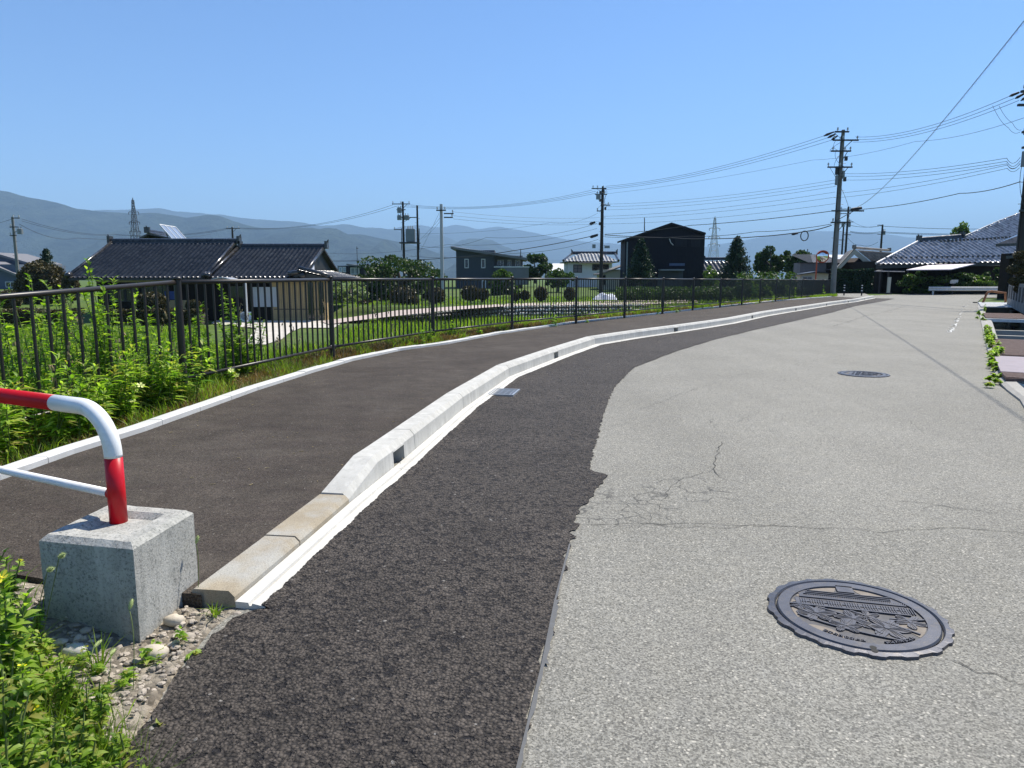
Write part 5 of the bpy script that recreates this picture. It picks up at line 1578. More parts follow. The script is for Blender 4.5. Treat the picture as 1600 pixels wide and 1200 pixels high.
for i in range(9):
    a0, a1 = math.radians(30 + i * 13.3), math.radians(43.3 + i * 13.3)
    b.hexa([cc_ + sd_ * .40 * math.cos(a) + up_ * .40 * math.sin(a) + o_ for a, o_ in ((a0, fd * -.02), (a1, fd * -.02), (a1, fd * .22), (a0, fd * .22))], [cc_ + sd_ * .42 * math.cos(a) + up_ * .42 * math.sin(a) + o_ for a, o_ in ((a0, fd * -.02), (a1, fd * -.02), (a1, fd * .22), (a0, fd * .22))])
b.build('hood', MATS['orange_paint'], tm)

# channel with plates -----------------------------------------
inner = [Vector((p.x, p.y, 0)) for p in CHE]
b = MB()   # concrete edge (between asphalt and channel)
ch_o = chout
m_ = 26
def samp(L, n):
    T = plen(L); return [along(L, T * k / n * .9999) for k in range(n + 1)]
I_ = inner; 
# strip from asphalt edge to the channel lip, built by matching distance along
tI = samp(I_, 60); 
vs = []; fs = []
oarr = [Vector((p.x, p.y, 0)) for p in chout]
for k, p_ in enumerate(tI):
    t_ = nearest_t(oarr, p_); o_ = along(oarr, t_)
    vs += [(o_.x, o_.y, -.03), (o_.x, o_.y, .018 + rnd.uniform(0, .006)), (o_.x + .3 * (p_.x - o_.x), o_.y + .3 * (p_.y - o_.y), .045), (p_.x, p_.y, .05), (p_.x + .01, p_.y - .005, .03), (p_.x + .012, p_.y - .008, -.95)]
for k in range(60):
    for j in range(5): fs.append((k * 6 + j, k * 6 + j + 1, (k + 1) * 6 + j + 1, (k + 1) * 6 + j))
b.add(vs, fs); tag(b.build('channel_edge', MATS['old_concrete']), kind='structure')
WCH = 1.25
b = MB(); b.sweep(inner, [(-WCH, -.95), (-WCH, .06), (-WCH - .25, .06), (-WCH - .25, -.2)]); tag(b.build('channel_wall', MATS['dark_olive_concrete']), kind='structure')
b = MB(); b.sweep(inner, [(.0, -.93), (-WCH, -.93)]); tag(b.build('channel_bed', MATS['dark_olive_concrete']), kind='structure')
t = NT('water'); gl_ = t.bsdf((.012, .02, .02), .05, 0, t.bump(t.noise(t.pos(), 6, 3), .25, .02), .6); MATS['water'] = t.done(gl_)
b = MB(); b.sweep(inner, [(.0, -.55), (-WCH, -.55)]); tag(b.build('channel_water', MATS['water']), kind='structure')
b = MB(); b.sweep(inner, [(-WCH - .24, .05), (-WCH - 6, .05)]); tag(b.build('garden_ground', MATS['turf']), kind='structure')
b = MB(); e0 = inner[-1]; e1 = inner[-1] + (inner[-1] - inner[-2]).normalized() * .0; dn = (inner[-1] - inner[-2]).normalized(); nr = Vector((dn.y, -dn.x, 0))
b.hexa([e0 - nr * .3 + Vector((0, 0, -1)), e0 + nr * (WCH + .3) + Vector((0, 0, -1)), e0 + nr * (WCH + .3) + dn * .2 + Vector((0, 0, -1)), e0 - nr * .3 + dn * .2 + Vector((0, 0, -1))], [e0 - nr * .3 + Vector((0, 0, .05)), e0 + nr * (WCH + .3) + Vector((0, 0, .05)), e0 + nr * (WCH + .3) + dn * .2 + Vector((0, 0, .05)), e0 - nr * .3 + dn * .2 + Vector((0, 0, .05))])
tag(b.build('channel_wall', MATS['dark_olive_concrete']), kind='structure')
def plate(name, label, cat, ya, yb, z, mat, ribs, th=.03):
    """plate over the channel between pixel rows ya (near) and yb (far) on the inner line"""
    def at_row(y):
        best = None
        for k in range(400):
            p_ = along(inner, plen(inner) * k / 400)
            d = Vector((p_.x, p_.y - 0, z - H)); 
            zz = d.y * CP - d.z * SP; yy = 600 - F * (d.y * SP + d.z * CP) / zz
            if best is None or abs(yy - y) < best[0]: best = (abs(yy - y), p_)
        return best[1]
    A, B = at_row(ya), at_row(yb); d = (B - A).normalized(); nn = Vector((d.y, -d.x, 0))
    r = thing(name, label, cat, (A.x, A.y, z))
    b = MB(); a0 = A - nn * .10; b0 = B - nn * .10; a1 = A + nn * (WCH + .15); b1 = B + nn * (WCH + .15); u = Vector((0, 0, z))
    b.slab([a0 + u, a1 + u, b1 + u, b0 + u], th); b.build('sheet', MATS[mat], r)
    if ribs:
        b = MB(); L = (B - A).length; n = int(L / ribs)
        for k in range(n):
            q = A + d * (ribs * (k + .5)); b.rbox(q + nn * (WCH / 2) + u + Vector((0, 0, .004)), WCH + .2, ribs * .45, .012, math.atan2(nn.y, nn.x))
        b.build('ribs', MATS[mat], r)
    return A, B, d, nn
plate('channel_cover', 'rust brown ribbed plate nearest the open water of the channel', 'cover plate', 591, 582, .085, 'rust_plate', .09)
plate('channel_cover', 'smooth mauve grey sheet over the channel between two ribbed plates', 'cover plate', 581.5, 556, .10, 'grey_plate', 0)
plate('channel_cover', 'long rust brown ribbed plate before the concrete cross beams', 'cover plate', 555, 530, .085, 'rust_plate', .12)
plate('channel_cover', 'rust brown plate edged by a white beam near the concrete wall', 'cover plate', 497, 489, .085, 'rust_plate', .16)
plate('channel_cover', 'pale metal grating at the far end of the channel', 'cover plate', 479, 472, .085, 'white_beam', .3)
for ya, lab in ((522, 'nearer of the two mossy concrete beams across the dark channel'), (514, 'farther of the two mossy concrete beams across the dark channel')):
    A, B, d, nn = None, None, None, None
    best = min(((abs(G(0, ya, .02).y - along(inner, plen(inner) * k / 400).y), along(inner, plen(inner) * k / 400)) for k in range(400)), key=lambda q: q[0])[1]
    d = Vector((.55, .84, 0)).normalized(); nn = Vector((d.y, -d.x, 0))
    b = MB(); b.rbox(best + nn * (WCH / 2) + Vector((0, 0, -.08)), WCH + .1, .16, .16, math.atan2(nn.y, nn.x)); tag(b.build('cross_beam', MATS['old_concrete']), lab, 'concrete beam')
best = min(((abs(G(0, 500, .05).y - along(inner, plen(inner) * k / 400).y), along(inner, plen(inner) * k / 400)) for k in range(400)), key=lambda q: q[0])[1]
b = MB(); b.rbox(best + nn * (WCH / 2) + Vector((0, 0, .045)), WCH + .3, .10, .09, math.atan2(nn.y, nn.x)); tag(b.build('steel_beam', MATS['white_beam']), 'white steel beam across the channel in front of the brown plate', 'beam')
b = MB(); far0 = along(inner, plen(inner) - 9) ; b.tube([along(inner, plen(inner) - 14) + nn * 1.3 + Vector((0, 0, .1)), along(inner, plen(inner) - 3) + nn * 1.3 + Vector((0, 0, .1))], .07, 4)
tag(b.build('side_beam', MATS['white_beam']), 'long white beam along the wall side of the channel', 'beam')
# bent rusty handrail
hr = thing('handrail', 'bent rusty pipe handrail at the far end of the channel', 'handrail', G(1536, 474, .05))
YH = G(1536, 474, .05).y
b = MB(); b.tube([P(1535, 474, YH), P(1538, 468, YH), P(1541, 460, YH), P(1544, 456.5, YH), P(1549, 455, YH), P(1560, 456.5, YH), P(1571, 457.5, YH), P(1571, 476, YH)], .05, 8); b.build('pipe', MATS['rust'], hr, smooth=True)
# concrete post wall on the right
wl = thing('concrete_wall', 'grey concrete panel wall with slots along the far side of the channel', 'wall', G(1590, 490, .05))
wa, wb = G(1573, 477, .05), G(1601, 491, .05); wb = wa + (wb - wa) * 1.35
d = (wb - wa).normalized(); n = 9; ht = .98
for k in range(n):
    a_ = wa + (wb - wa) * (k / n); c_ = wa + (wb - wa) * ((k + .32) / n)
    b = MB(); nn2 = Vector((d.y, -d.x, 0)) * .06
    if nn2.x < 0: nn2 = -nn2
    b.hexa([a_, c_, c_ + nn2, a_ + nn2], [v_ + Vector((0, 0, ht)) for v_ in (a_, c_, c_ + nn2, a_ + nn2)]); b.build('upright', MATS['pole_concrete'], wl)
b = MB(); nn2 = nn2 * .8; o_ = nn2 * .15
for z0_, z1_ in ((0, .32), (ht - .13, ht - .004)):
    b.hexa([v_ + o_ + Vector((0, 0, z0_)) for v_ in (wa, wb, wb + nn2, wa + nn2)], [v_ + o_ + Vector((0, 0, z1_)) for v_ in (wa, wb, wb + nn2, wa + nn2)])
b.build('rail', MATS['pole_concrete'], wl)
b = MB(); b.hexa([v_ + nn2 * 1.05 + Vector((0, 0, .02)) for v_ in (wa, wb, wb + nn2 * .3, wa + nn2 * .3)], [v_ + nn2 * 1.05 + Vector((0, 0, ht - .1)) for v_ in (wa, wb, wb + nn2 * .3, wa + nn2 * .3)]); b.build('rear_sheet', MATS['steel_dark'], wl)

# ============================================================ POLES
POLES = {}
def pole(key, label, xb, yb, yt, Y, r0, r1, mat, arms=(), boxes=(), name='utility_pole', cat='utility pole', steps=True, gzv=None):
    z0 = SZ(yb, Y); z1 = SZ(yt, Y); X = SX(xb, Y, z0)
    r = thing(name, label, cat, (X, Y, z0)); POLES[key] = (X, Y, z0, z1)
    b = MB(); b.tube([(X, Y, z0 - .6), (X, Y, z1)], [r0, r1], 12); b.build('shaft', MATS[mat], r, smooth=False)
    for (y, xa, xc, ins) in arms:
        z = SZ(y, Y); xa_, xc_ = P(xa, y, Y).x, P(xc, y, Y).x
        b = MB(); b.box(xa_, xc_, Y - r0 - .10, Y - r0 + .02, z - .045, z + .045)
        if xc_ - xa_ > 1.2:
            s_ = X if abs(X - xa_) > abs(xc_ - X) else X
            b.tube([(X + (xc_ - X) * .6, Y - r0 - .04, z), (X, Y - r0 - .02, z - .55)], .025, 5)
        b.build('crossarm', MATS['steel_dark'], r)
        for f in ins:
            xi = xa_ + (xc_ - xa_) * f
            b = MB(); b.tube([(xi, Y - r0 - .04, z + .046), (xi, Y - r0 - .04, z + .12), (xi, Y - r0 - .04, z + .14), (xi, Y - r0 - .04, z + .28)], [.03, .03, .065, .05], 8); b.build('insulator', MATS['porcelain'], r)
    for (xa, xc, ya, yb2, kind) in boxes:
        x0_, x1_ = P(xa, ya, Y).x, P(xc, ya, Y).x; za, zb_ = SZ(yb2, Y), SZ(ya, Y)
        b = MB()
        if kind == 'can':
            cx_ = (x0_ + x1_) / 2; rr = (x1_ - x0_) / 2
            b.tube([(cx_, Y - r0 - .1, za), (cx_, Y - r0 - .1, zb_), (cx_, Y - r0 - .1, zb_ + .04)], [rr, rr, rr * .6], 14)
            for q in (-.5, .5): b.tube([(cx_ + q * rr, Y - r0 - .1, zb_), (cx_ + q * rr, Y - r0 - .1, zb_ + .22)], .04, 6)
            b.tube([(cx_, Y - r0 - .1, (za + zb_) / 2), (X, Y, (za + zb_) / 2)], .04, 5)
            b.build('transformer', MATS['transformer'], r)
        elif kind == 'sleeve':
            b.tube([(x0_, Y - r0 - .12, zb_), (x0_ + (x1_ - x0_) * .08, Y - r0 - .12, zb_ + (za - zb_) * .08), (x1_, Y - r0 - .12, za)], [.05, .13, .12], 8); b.build('cable_sleeve', MATS['wire'], r)
        else:
            b.rbox(((x0_ + x1_) / 2, Y - r0 - .12, (za + zb_) / 2), x1_ - x0_, .22, zb_ - za); b.build('switch_box', MATS['transformer'], r)
    if steps:
        b = MB(); z = z0 + 2.5; s_ = 1
        while z < z1 - 1.2:
            b.tube([(X, Y, z), (X + s_ * (r0 + .14), Y - .02, z)], .012, 4); z += .45; s_ = -s_
        b.build('climbing_steps', MATS['steel_dark'], r)
    if len(arms) > 2 and key not in ('b1', 'l1', 'p690', 'h1'):
        b = MB(); rj = random.Random(key)
        for k in range(9):
            (ya, xa1, xa2, _), (yb_, xb1, xb2, _) = arms[k % (len(arms) - 1)], arms[k % (len(arms) - 1) + 1]
            q0 = P(xa1 + (xa2 - xa1) * rj.random(), ya, Y - r0 - .05); q1 = P(xb1 + (xb2 - xb1) * rj.random(), yb_, Y - r0 - .05); m_ = q0.lerp(q1, .5) + Vector((rj.choice((-1, 1)) * rj.uniform(.2, .6), 0, -.15))
            b.tube([q0.lerp(m_, t_).lerp(m_.lerp(q1, t_), t_) for t_ in [j / 8 for j in range(9)]], .012, 4)
        for k in range(4):
            z = z1 - .5 - rj.random() * (z1 - z0) * .3; s_ = rj.choice((-1, 1)); b.rbox((X + s_ * (r0 + .1), Y - .05, z), .16, .16, .28)
        b.tube([(X - r0 - .02, Y - .04, z0 + 2), (X - r1 - .03, Y - .04, z1 - .4)], .03, 5)
        b.build('fittings', MATS['steel_dark'], r)
    return r
pole('main', 'tall concrete utility pole with four crossarms at the fence end', 1301, 460, 203, 50, .19, .11, 'pole_dark' if False else 'pole_concrete',
     arms=[(207, 1302, 1324, (.2, .9)), (220, 1299, 1339, (.05, .4, .95)), (237, 1296, 1327, (.1, .7, .97)), (262, 1291, 1329, (.02, .5, .97)), (330, 1297, 1347, ()), (348, 1296, 1326, (.1, .9))],
     boxes=[(1303, 1306, 275, 290, 'box'), (1313, 1316, 268, 280, 'box')])
pole('right', 'dark utility pole at the right edge behind the pruned tree', 1587, 462, 120, 31, .17, .12, 'pole_dark',
     arms=[(145, 1590, 1640, (.1, .5, .9)), (166, 1585, 1640, (.2, .8)), (208, 1592, 1640, (.3,)), (232, 1592, 1640, (.2, .8)), (330, 1588, 1606, ())], boxes=[(1592, 1600, 238, 262, 'box'), (1606, 1622, 180, 205, 'can')])
r940 = pole('p940', 'dark utility pole with crowded insulators beside the white house', 939, 466, 291, 72, .17, .11, 'pole_dark',
     arms=[(295, 924, 947, (.1, .4, .8)), (304, 929, 948, (.2, .8)), (321, 938, 953, (.8,)), (330, 932, 942, (.1,))], boxes=[(931, 938, 304, 312, 'can'), (925, 930, 382, 388, 'box'), (944, 952, 384, 388, 'box')])
pole('p690', 'smooth pale grey steel pole standing in the garden lawn', 691.5, 474, 319, 60, .16, .12, 'pole_grey', arms=[(329, 682, 697, (.1, .9)), (334, 694, 709, (.9,)), (340, 694, 708, (.9,))], steps=False)
# H frame with platform transformer
r1 = pole('h1', 'left pole of the twin pole frame with disc shaped switches', 632, 440, 315, 82, .16, .11, 'pole_dark', arms=[(319, 613, 641, (.05, .5, .95)), (328, 620, 634, (.3,)), (340, 628, 652, ()), (359, 616, 628, (.1,))], boxes=[(621, 628, 325, 333, 'can'), (621, 628, 337, 344, 'can'), (632, 640, 337, 344, 'can')])
r2 = pole('h2', 'right pole of the twin pole frame beside the grey transformer tank', 654, 440, 321, 82, .15, .10, 'pole_dark')
tr = thing('pole_transformer', 'grey transformer tank on a platform between the twin poles', 'transformer', (P(641, 380, 82).x, 82, SZ(381, 82)))
b = MB(); xa, xb = P(634.5, 370, 82).x, P(648.5, 370, 82).x; b.box(xa, xb, 81.6, 82.5, SZ(378, 82), SZ(358, 82)); b.build('tank', MATS['transformer'], tr, bevel=.04)
b = MB(); b.box(P(625, 380, 82).x, P(656, 380, 82).x, 81.4, 82.6, SZ(380.5, 82), SZ(378.6, 82)); b.build('platform', MATS['steel_dark'], tr)
for k in range(3):
    b = MB(); xx = xa + (xb - xa) * (k + 1) / 4; b.tube([(xx, 82, SZ(357.9, 82)), (xx, 82, SZ(353, 82))], [.1, .06], 7); b.build('bushing', MATS['porcelain'], tr)
b = MB()
for x_ in (627.5, 655): b.tube([P(x_, 357, 82), P(x_, 391, 82)], .04, 4)
b.build('side_frame', MATS['steel_dark'], tr)
pole('l1', 'concrete utility pole with a square transformer at the far left', 31.5, 462, 339, 70, .17, .11, 'pole_concrete', arms=[(341, 22, 33, (.1, .9)), (355, 18, 30, (.1,)), (368, 18, 28, (.1,))], boxes=[(30, 38, 358, 366, 'can')])
pole('l2', 'pole top peeping over the middle of the farmhouse roof', 368, 450, 355, 92, .16, .11, 'pole_dark', arms=[(357, 354, 376, (.1, .5, .9)), (373, 357, 375, ())], steps=False)
pole('thin1', 'thin distant pole above the small navy house', 559, 432, 385, 120, .06, .04, 'pole_dark', arms=[(388, 557, 560, ())], steps=False)
pole('b1', 'dark pole with long cable sleeve behind the main pole', 1318, 440, 323, 100, .17, .12, 'pole_dark', arms=[(327, 1309, 1332, (.2, .8)), (334, 1312, 1328, ()), (347, 1303, 1332, (.3, .8)), (367, 1316, 1328, ())], boxes=[(1324, 1328, 347, 355, 'can')])
pole('b2', 'second dark pole standing just left of the sleeved pole', 1312.5, 440, 347, 118, .16, .12, 'pole_dark', arms=[(350, 1306, 1322, (.3, .8)), (375, 1310, 1318, ())], boxes=[(1314, 1318, 349, 355, 'can')])
pole('b3', 'short pole with small transformer behind the brown tiled roof', 1374, 420, 351, 96, .15, .11, 'pole_dark', arms=[(352, 1370, 1378, ()), (366, 1370, 1380, ())], boxes=[(1378, 1382, 361, 367, 'can')])
for (px, yt, yb, lab) in ((1262, 389, 425, 'thin pole beside the leafy tree left of the mirror'), (1204, 386, 432, 'thin pole in front of the round dark tree'), (813.5, 389, 402, 'thin mast on the grey house roof edge'), (1007, 340, 362, 'thin aerial mast over the barn roof')):
    Yx = 90 if px != 813.5 else 97; q0, q1 = P(px, yb, Yx), P(px, yt, Yx)
    b = MB(); b.tube([q0, q1], [.07, .05], 6); tag(b.build('mast', MATS['pole_dark']), lab, 'mast')

# lattice pylons
def pylon(px, yt, yb, Y, w_px, label):
    q0, q1 = P(px, yb, Y), P(px, yt, Y); hgt = q1.z - q0.z; wb = w_px / F * Y / 2
    r = thing('pylon', label, 'pylon', q0); b = MB(); rr = hgt * .0028
    def half(t): return wb * (1 - t) ** 1.25 + wb * .13
    lv = [0, .16, .3, .43, .55, .65, .74, .82, .9, .97]
    for i, t0 in enumerate(lv[:-1]):
        t1 = lv[i + 1]; w0, w1 = half(t0), half(t1); za, zb = q0.z + hgt * t0, q0.z + hgt * t1
        c0 = [Vector((px_ * w0 + q0.x, py_ * w0 + Y, za)) for px_, py_ in ((-1, -1), (1, -1), (1, 1), (-1, 1))]
        c1 = [Vector((px_ * w1 + q0.x, py_ * w1 + Y, zb)) for px_, py_ in ((-1, -1), (1, -1), (1, 1), (-1, 1))]
        for k in range(4):
            b.tube([c0[k], c1[k]], rr * 1.3, 4); b.tube([c0[k], c1[(k + 1) % 4]], rr * .8, 4); b.tube([c0[(k + 1) % 4], c1[k]], rr * .8, 4); b.tube([c1[k], c1[(k + 1) % 4]], rr * .8, 4)
    b.tube([(q0.x, Y, q0.z + hgt * .95), (q0.x, Y, q1.z)], rr * 2, 5)
    b.build('lattice_tower', MATS['pole_grey' if px > 800 else 'steel_dark'], r)
    for t0, w in ((.80, .95), (.66, 1.0), (.53, 1.05)):
        b = MB(); z = q0.z + hgt * t0; ww = wb * w
        b.tube([(q0.x - ww, Y, z), (q0.x + ww, Y, z)], rr, 4); b.tube([(q0.x - ww, Y, z), (q0.x, Y, z + hgt * .035), (q0.x + ww, Y, z)], rr * .8, 4)
        for s in (-1, 1): b.tube([(q0.x + s * ww, Y, z), (q0.x + s * ww, Y, z - hgt * .035)], rr * 1.6, 5)
        b.build('crossarm', MATS['steel_dark'], r)
pylon(215.5, 309, 420, 420, 16, 'dark lattice pylon rising behind the farmhouse roof')
pylon(1113.5, 338, 432, 520, 17, 'pale lattice pylon right of the black barn')

# ============================================================ WIRES
WN = 0
def wire(pts, sag, r, label, group=None, name='power_line'):
    """pts: list of (px, py, Y)"""
    b = MB()
    for a, c in zip(pts[:-1], pts[1:]):
        A, B = P(*a), P(*c); L = []
        for k in range(25):
            t_ = k / 24; q = A.lerp(B, t_); q.z -= sag * 4 * t_ * (1 - t_); L.append(q)
        b.tube(L, r, 5, cap=False)
    tag(b.build(name, MATS['wire'], loc=tuple(P(*pts[0]))), label, 'cable', group)
g1 = 'three parallel high wires from the tall pole to the left'
for k, (dy, dyl) in enumerate(((0, 0), (4, 3), (9, 6))):
    wire([(1288 + k * 6, 212 + dy * .75, 50), (946 - k * 6, 291 + dyl, 72)], .55, .013, ('uppermost', 'middle', 'lowest')[k] + ' of three high wires between the tall pole and the white house pole', g1)
    wire([(925 + k * 6, 297 + dyl * .6, 72), (641 - k * 8, 320 + dyl * .4, 82)], .8, .013, ('uppermost', 'middle', 'lowest')[k] + ' high wire between the white house pole and the twin poles', 'high wires between the white house pole and the twin poles')
for k in range(2):
    wire([(614 + k * 6, 320 + k * 2, 82), (375 - k * 6, 356 + k, 92)], .9, .016, ('upper', 'lower')[k] + ' wire from the twin poles down to the pole top over the farmhouse', 'wires from the twin poles to the farmhouse pole')
    wire([(356 + k * 4, 356.5 + k, 92), (180, 366 + k, 95), (34, 342 + k * 3, 70)], .5, .016, ('upper', 'lower')[k] + ' wire from the farmhouse pole top to the far left pole', 'wires running to the far left pole')
wire([(22, 341, 70), (-60, 352, 72)], .3, .015, 'wire leaving the far left pole out of the picture')
wire([(30, 350, 70), (120, 372, 90), (330, 366, 150)], .6, .02, 'dark wire slanting right from the far left pole across the hills')
g2 = 'three parallel high wires between the tall pole and the right hand pole'
for k in range(3):
    wire([(1337 - k * 2, 214 + k * 4, 50), (1576 + k * 8, 151 + k * 3, 31)], .45, .011, ('uppermost', 'middle', 'lowest')[k] + ' of three high wires between the tall pole and the right edge pole', g2)
    b = MB(); q = P(1577 + k * 9, 150.5 + k * 3.5, 31); q2 = P(1592 + k * 8, 144.5 + k * 2, 31); b.tube([q, q.lerp(q2, .3), q2], [.02, .06, .045], 7); tag(b.build('strain_insulator', MATS['wire']), 'strain insulator at the right end of the ' + ('uppermost', 'middle', 'lowest')[k] + ' high wire', 'insulator', 'strain insulators at the right edge')
    b = MB(); q = P(1287 + k * 6, 212.5 + k * 3, 49.8); q2 = P(1303 + k * 3, 206 + k * 3, 49.8); b.tube([q, q.lerp(q2, .35), q2], [.03, .09, .04], 7); tag(b.build('strain_insulator', MATS['wire']), 'strain insulator left of the tall pole top on the ' + ('uppermost', 'middle', 'lowest')[k] + ' wire', 'insulator', 'strain insulators on the tall pole')
wire([(1600, 184, 31), (1430, 221, 42), (1270, 250, 55), (946, 303, 74)], .2, .009, 'single thin wire below the upper three, crossing the tall pole')
g3 = 'middle bundle of wires between the tall and right poles'
for k, (ya, yb) in enumerate(((271, 247), (275, 252), (281, 256))):
    wire([(1310, ya, 50), (1573, yb, 31), (1594, yb - 1, 31)], .22, .010, ('top', 'middle', 'bottom')[k] + ' wire of the mid height bundle ending at the right edge pole', g3)
for k, (ya, yb) in enumerate(((299, 258), (306, 263))):
    wire([(1308, ya + 3, 50), (1574, yb, 31), (1593, yb - 1, 31)], .15, .009, ('upper', 'lower')[k] + ' of two thin wires fanning down left from the right edge pole', 'two lower thin wires from the right edge pole')
wire([(1347, 327, 50), (1500, 302, 40), (1594, 284, 31)], .12, .020, 'thicker low cable from the right edge pole to the sleeve')
wire([(1556, 124, 31.5), (1551, 165, 31), (1576, 200, 31), (1594, 206, 31)][1:], .12, .007, 'thin looping jumper lead left of the right edge pole')
wire([(1561, 165, 31), (1582, 192, 31), (1596, 203, 31)], .1, .007, 'second looping jumper lead nearer to the right edge pole')
g4 = 'wires crossing the sky left of the tall pole at mid height'
for k, (xr, yr_, xl, yl) in enumerate(((1306, 281, 942, 319), (1306, 286, 942, 323), (1306, 291, 942, 328))):
    wire([(xr, yr_, 50), (xl, yl, 72)], .35, .010, ('top', 'middle', 'bottom')[k] + ' mid height wire left of the tall pole', g4)
for k, (yr_, yl) in enumerate(((300, 338), (308, 342), (318, 350))):
    wire([(1305, yr_, 50), (941, yl, 72)], .3, .010, ('first', 'second', 'third')[k] + ' from the top of the lower mid height wires left of the tall pole', 'lower mid wires left of the tall pole')
for k, (yl, yr_) in enumerate(((331, 340), (337, 346), (342, 350))):
    wire([(708, yl, 60), (937, yr_, 72)], .25, .009, ('top', 'middle', 'bottom')[k] + ' thin wire from the pale grey pole to the white house pole', 'thin wires right of the pale grey pole')
wire([(1298, 330, 50), (1080, 352, 62), (945, 366, 72)], .1, .024, 'spiral wrapped cable passing over the barn at mid height')
wire([(1299, 350, 50), (1180, 362, 56), (1080, 369, 62), (945, 370, 72)], .12, .020, 'cable just above the coiled loop left of the tall pole')
wire([(1299, 352, 50), (1262, 361, 52), (1180, 370, 56), (1100, 373, 62), (1050, 371.5, 67), (945, 367, 72)], .05, .034, 'thick black telephone cable carrying the coiled loop')
b = MB(); q = P(1257, 368.5, 52); b.tube([q + Vector((.27 * math.cos(a), 0, .34 * math.sin(a))) for a in [2 * math.pi * k / 24 for k in range(25)]], .035, 6)
tag(b.build('cable_coil', MATS['wire']), 'round coil of black cable hanging from the telephone line', 'cable coil')
b = MB(); b.tube([P(1237, 366.5, 52.5), P(1240, 365.5, 52.5), P(1247, 364.5, 52.5)], [.04, .10, .05], 7); tag(b.build('cable_joint', MATS['wire']), 'dark joint box on the telephone line beside the coil', 'cable joint')
wire([(935, 366.5, 72), (800, 392, 70), (700, 403, 78), (600, 406, 88), (480, 407, 92)], .1, .035, 'thick dark telephone cable slanting left behind the pale pole')
wire([(935, 374, 72), (800, 396, 70), (640, 400, 86)], .3, .016, 'cable just under the thick telephone cable left of the white house pole')
wire([(933, 349, 72), (760, 371, 70), (655, 384, 82)], .5, .014, 'wire from the white house pole slanting down to the transformer platform')
wire([(933, 357, 72), (700, 382, 78), (480, 393, 100)], .6, .013, 'thin wire crossing behind both twin poles towards the farmhouse')
wire([(934, 333, 72), (860, 348, 74), (640, 364, 84)], .4, .010, 'faint wire leaving the white house pole to the left above the others')
b = MB(); b.tube([P(921, 350.5, 71.9), P(923, 349.5, 71.9), P(930, 347, 71.9)], [.05, .14, .10], 7); b.tube([P(922, 371, 71.9), P(924, 370, 71.9), P(934, 367, 71.9)], [.05, .15, .12], 7); tag(b.build('cable_joint', MATS['wire']), 'pair of dark joint sleeves on cables left of the white house pole', 'cable joint')
for k, (xa, ya, xb, yb) in enumerate(((686, 333, 655, 395), (688, 340, 650, 380), (686, 348, 662, 372))):
    wire([(xa, ya, 60), (xb, yb, 80)], .1, .010, ('longest', 'middle', 'shortest')[k] + ' slack stay wire dropping left from the pale grey pole', 'stay wires at the pale grey pole')
for k, y in enumerate((358, 361, 362.5)):
    wire([(1328, y - 6 if k == 0 else y, 100), (1375, y + 1 if k else 353, 96), (1600, y + 3 if k else 357, 80)], .2, .025, ('top', 'middle', 'bottom')[k] + ' dark cable passing behind the big silver roof', 'cables running behind the big silver roof')
wire([(1325, 372, 100), (1345, 383, 98), (1372, 378, 96)], .3, .02, 'slack cable hanging between the rear poles')
wire([(1325, 340, 100), (1372, 353, 96)], .6, .014, 'thin wire dropping right from the sleeved pole')
b = MB(); b.tube([P(1329, 328, 60), P(1331, 327.5, 60), P(1346, 325, 60)], [.05, .14, .12], 8); tag(b.build('cable_sleeve', MATS['wire']), 'long black sleeve where the wrapped cable begins', 'cable joint')
# wrapped cable overhead, with the spiral hanger visible
A = P(1336, 325, 60); B = Vector((SX(1600, 11, 5.4), 11, SZ(6, 11)))
q_ = P(1600, 6, 14); B2 = A + (q_ - A) * 1.15
L = []
for k in range(161):
    t_ = k / 160; q = A.lerp(B2, t_); q.z -= 1.35 * 4 * t_ * (1 - t_) * .55; L.append(q)
b = MB(); b.tube(L, .008, 6, cap=False)
dirc = (B2 - A).normalized()
LL = []
n = 900; tot = (B2 - A).length
for k in range(n):
    t_ = k / n * .9999; i = int(t_ * 160); q = L[i].lerp(L[i + 1], t_ * 160 - i); a = t_ * tot / .22 * 2 * math.pi * .5
    LL.append(q + Vector((.022 * math.cos(a), 0, .028 * math.sin(a) - .012)))
b.tube(LL, .003, 3, cap=False)
tag(b.build('wrapped_cable', MATS['wire'], loc=tuple(A)), 'steep spiral wrapped cable climbing to the top right corner', 'cable')
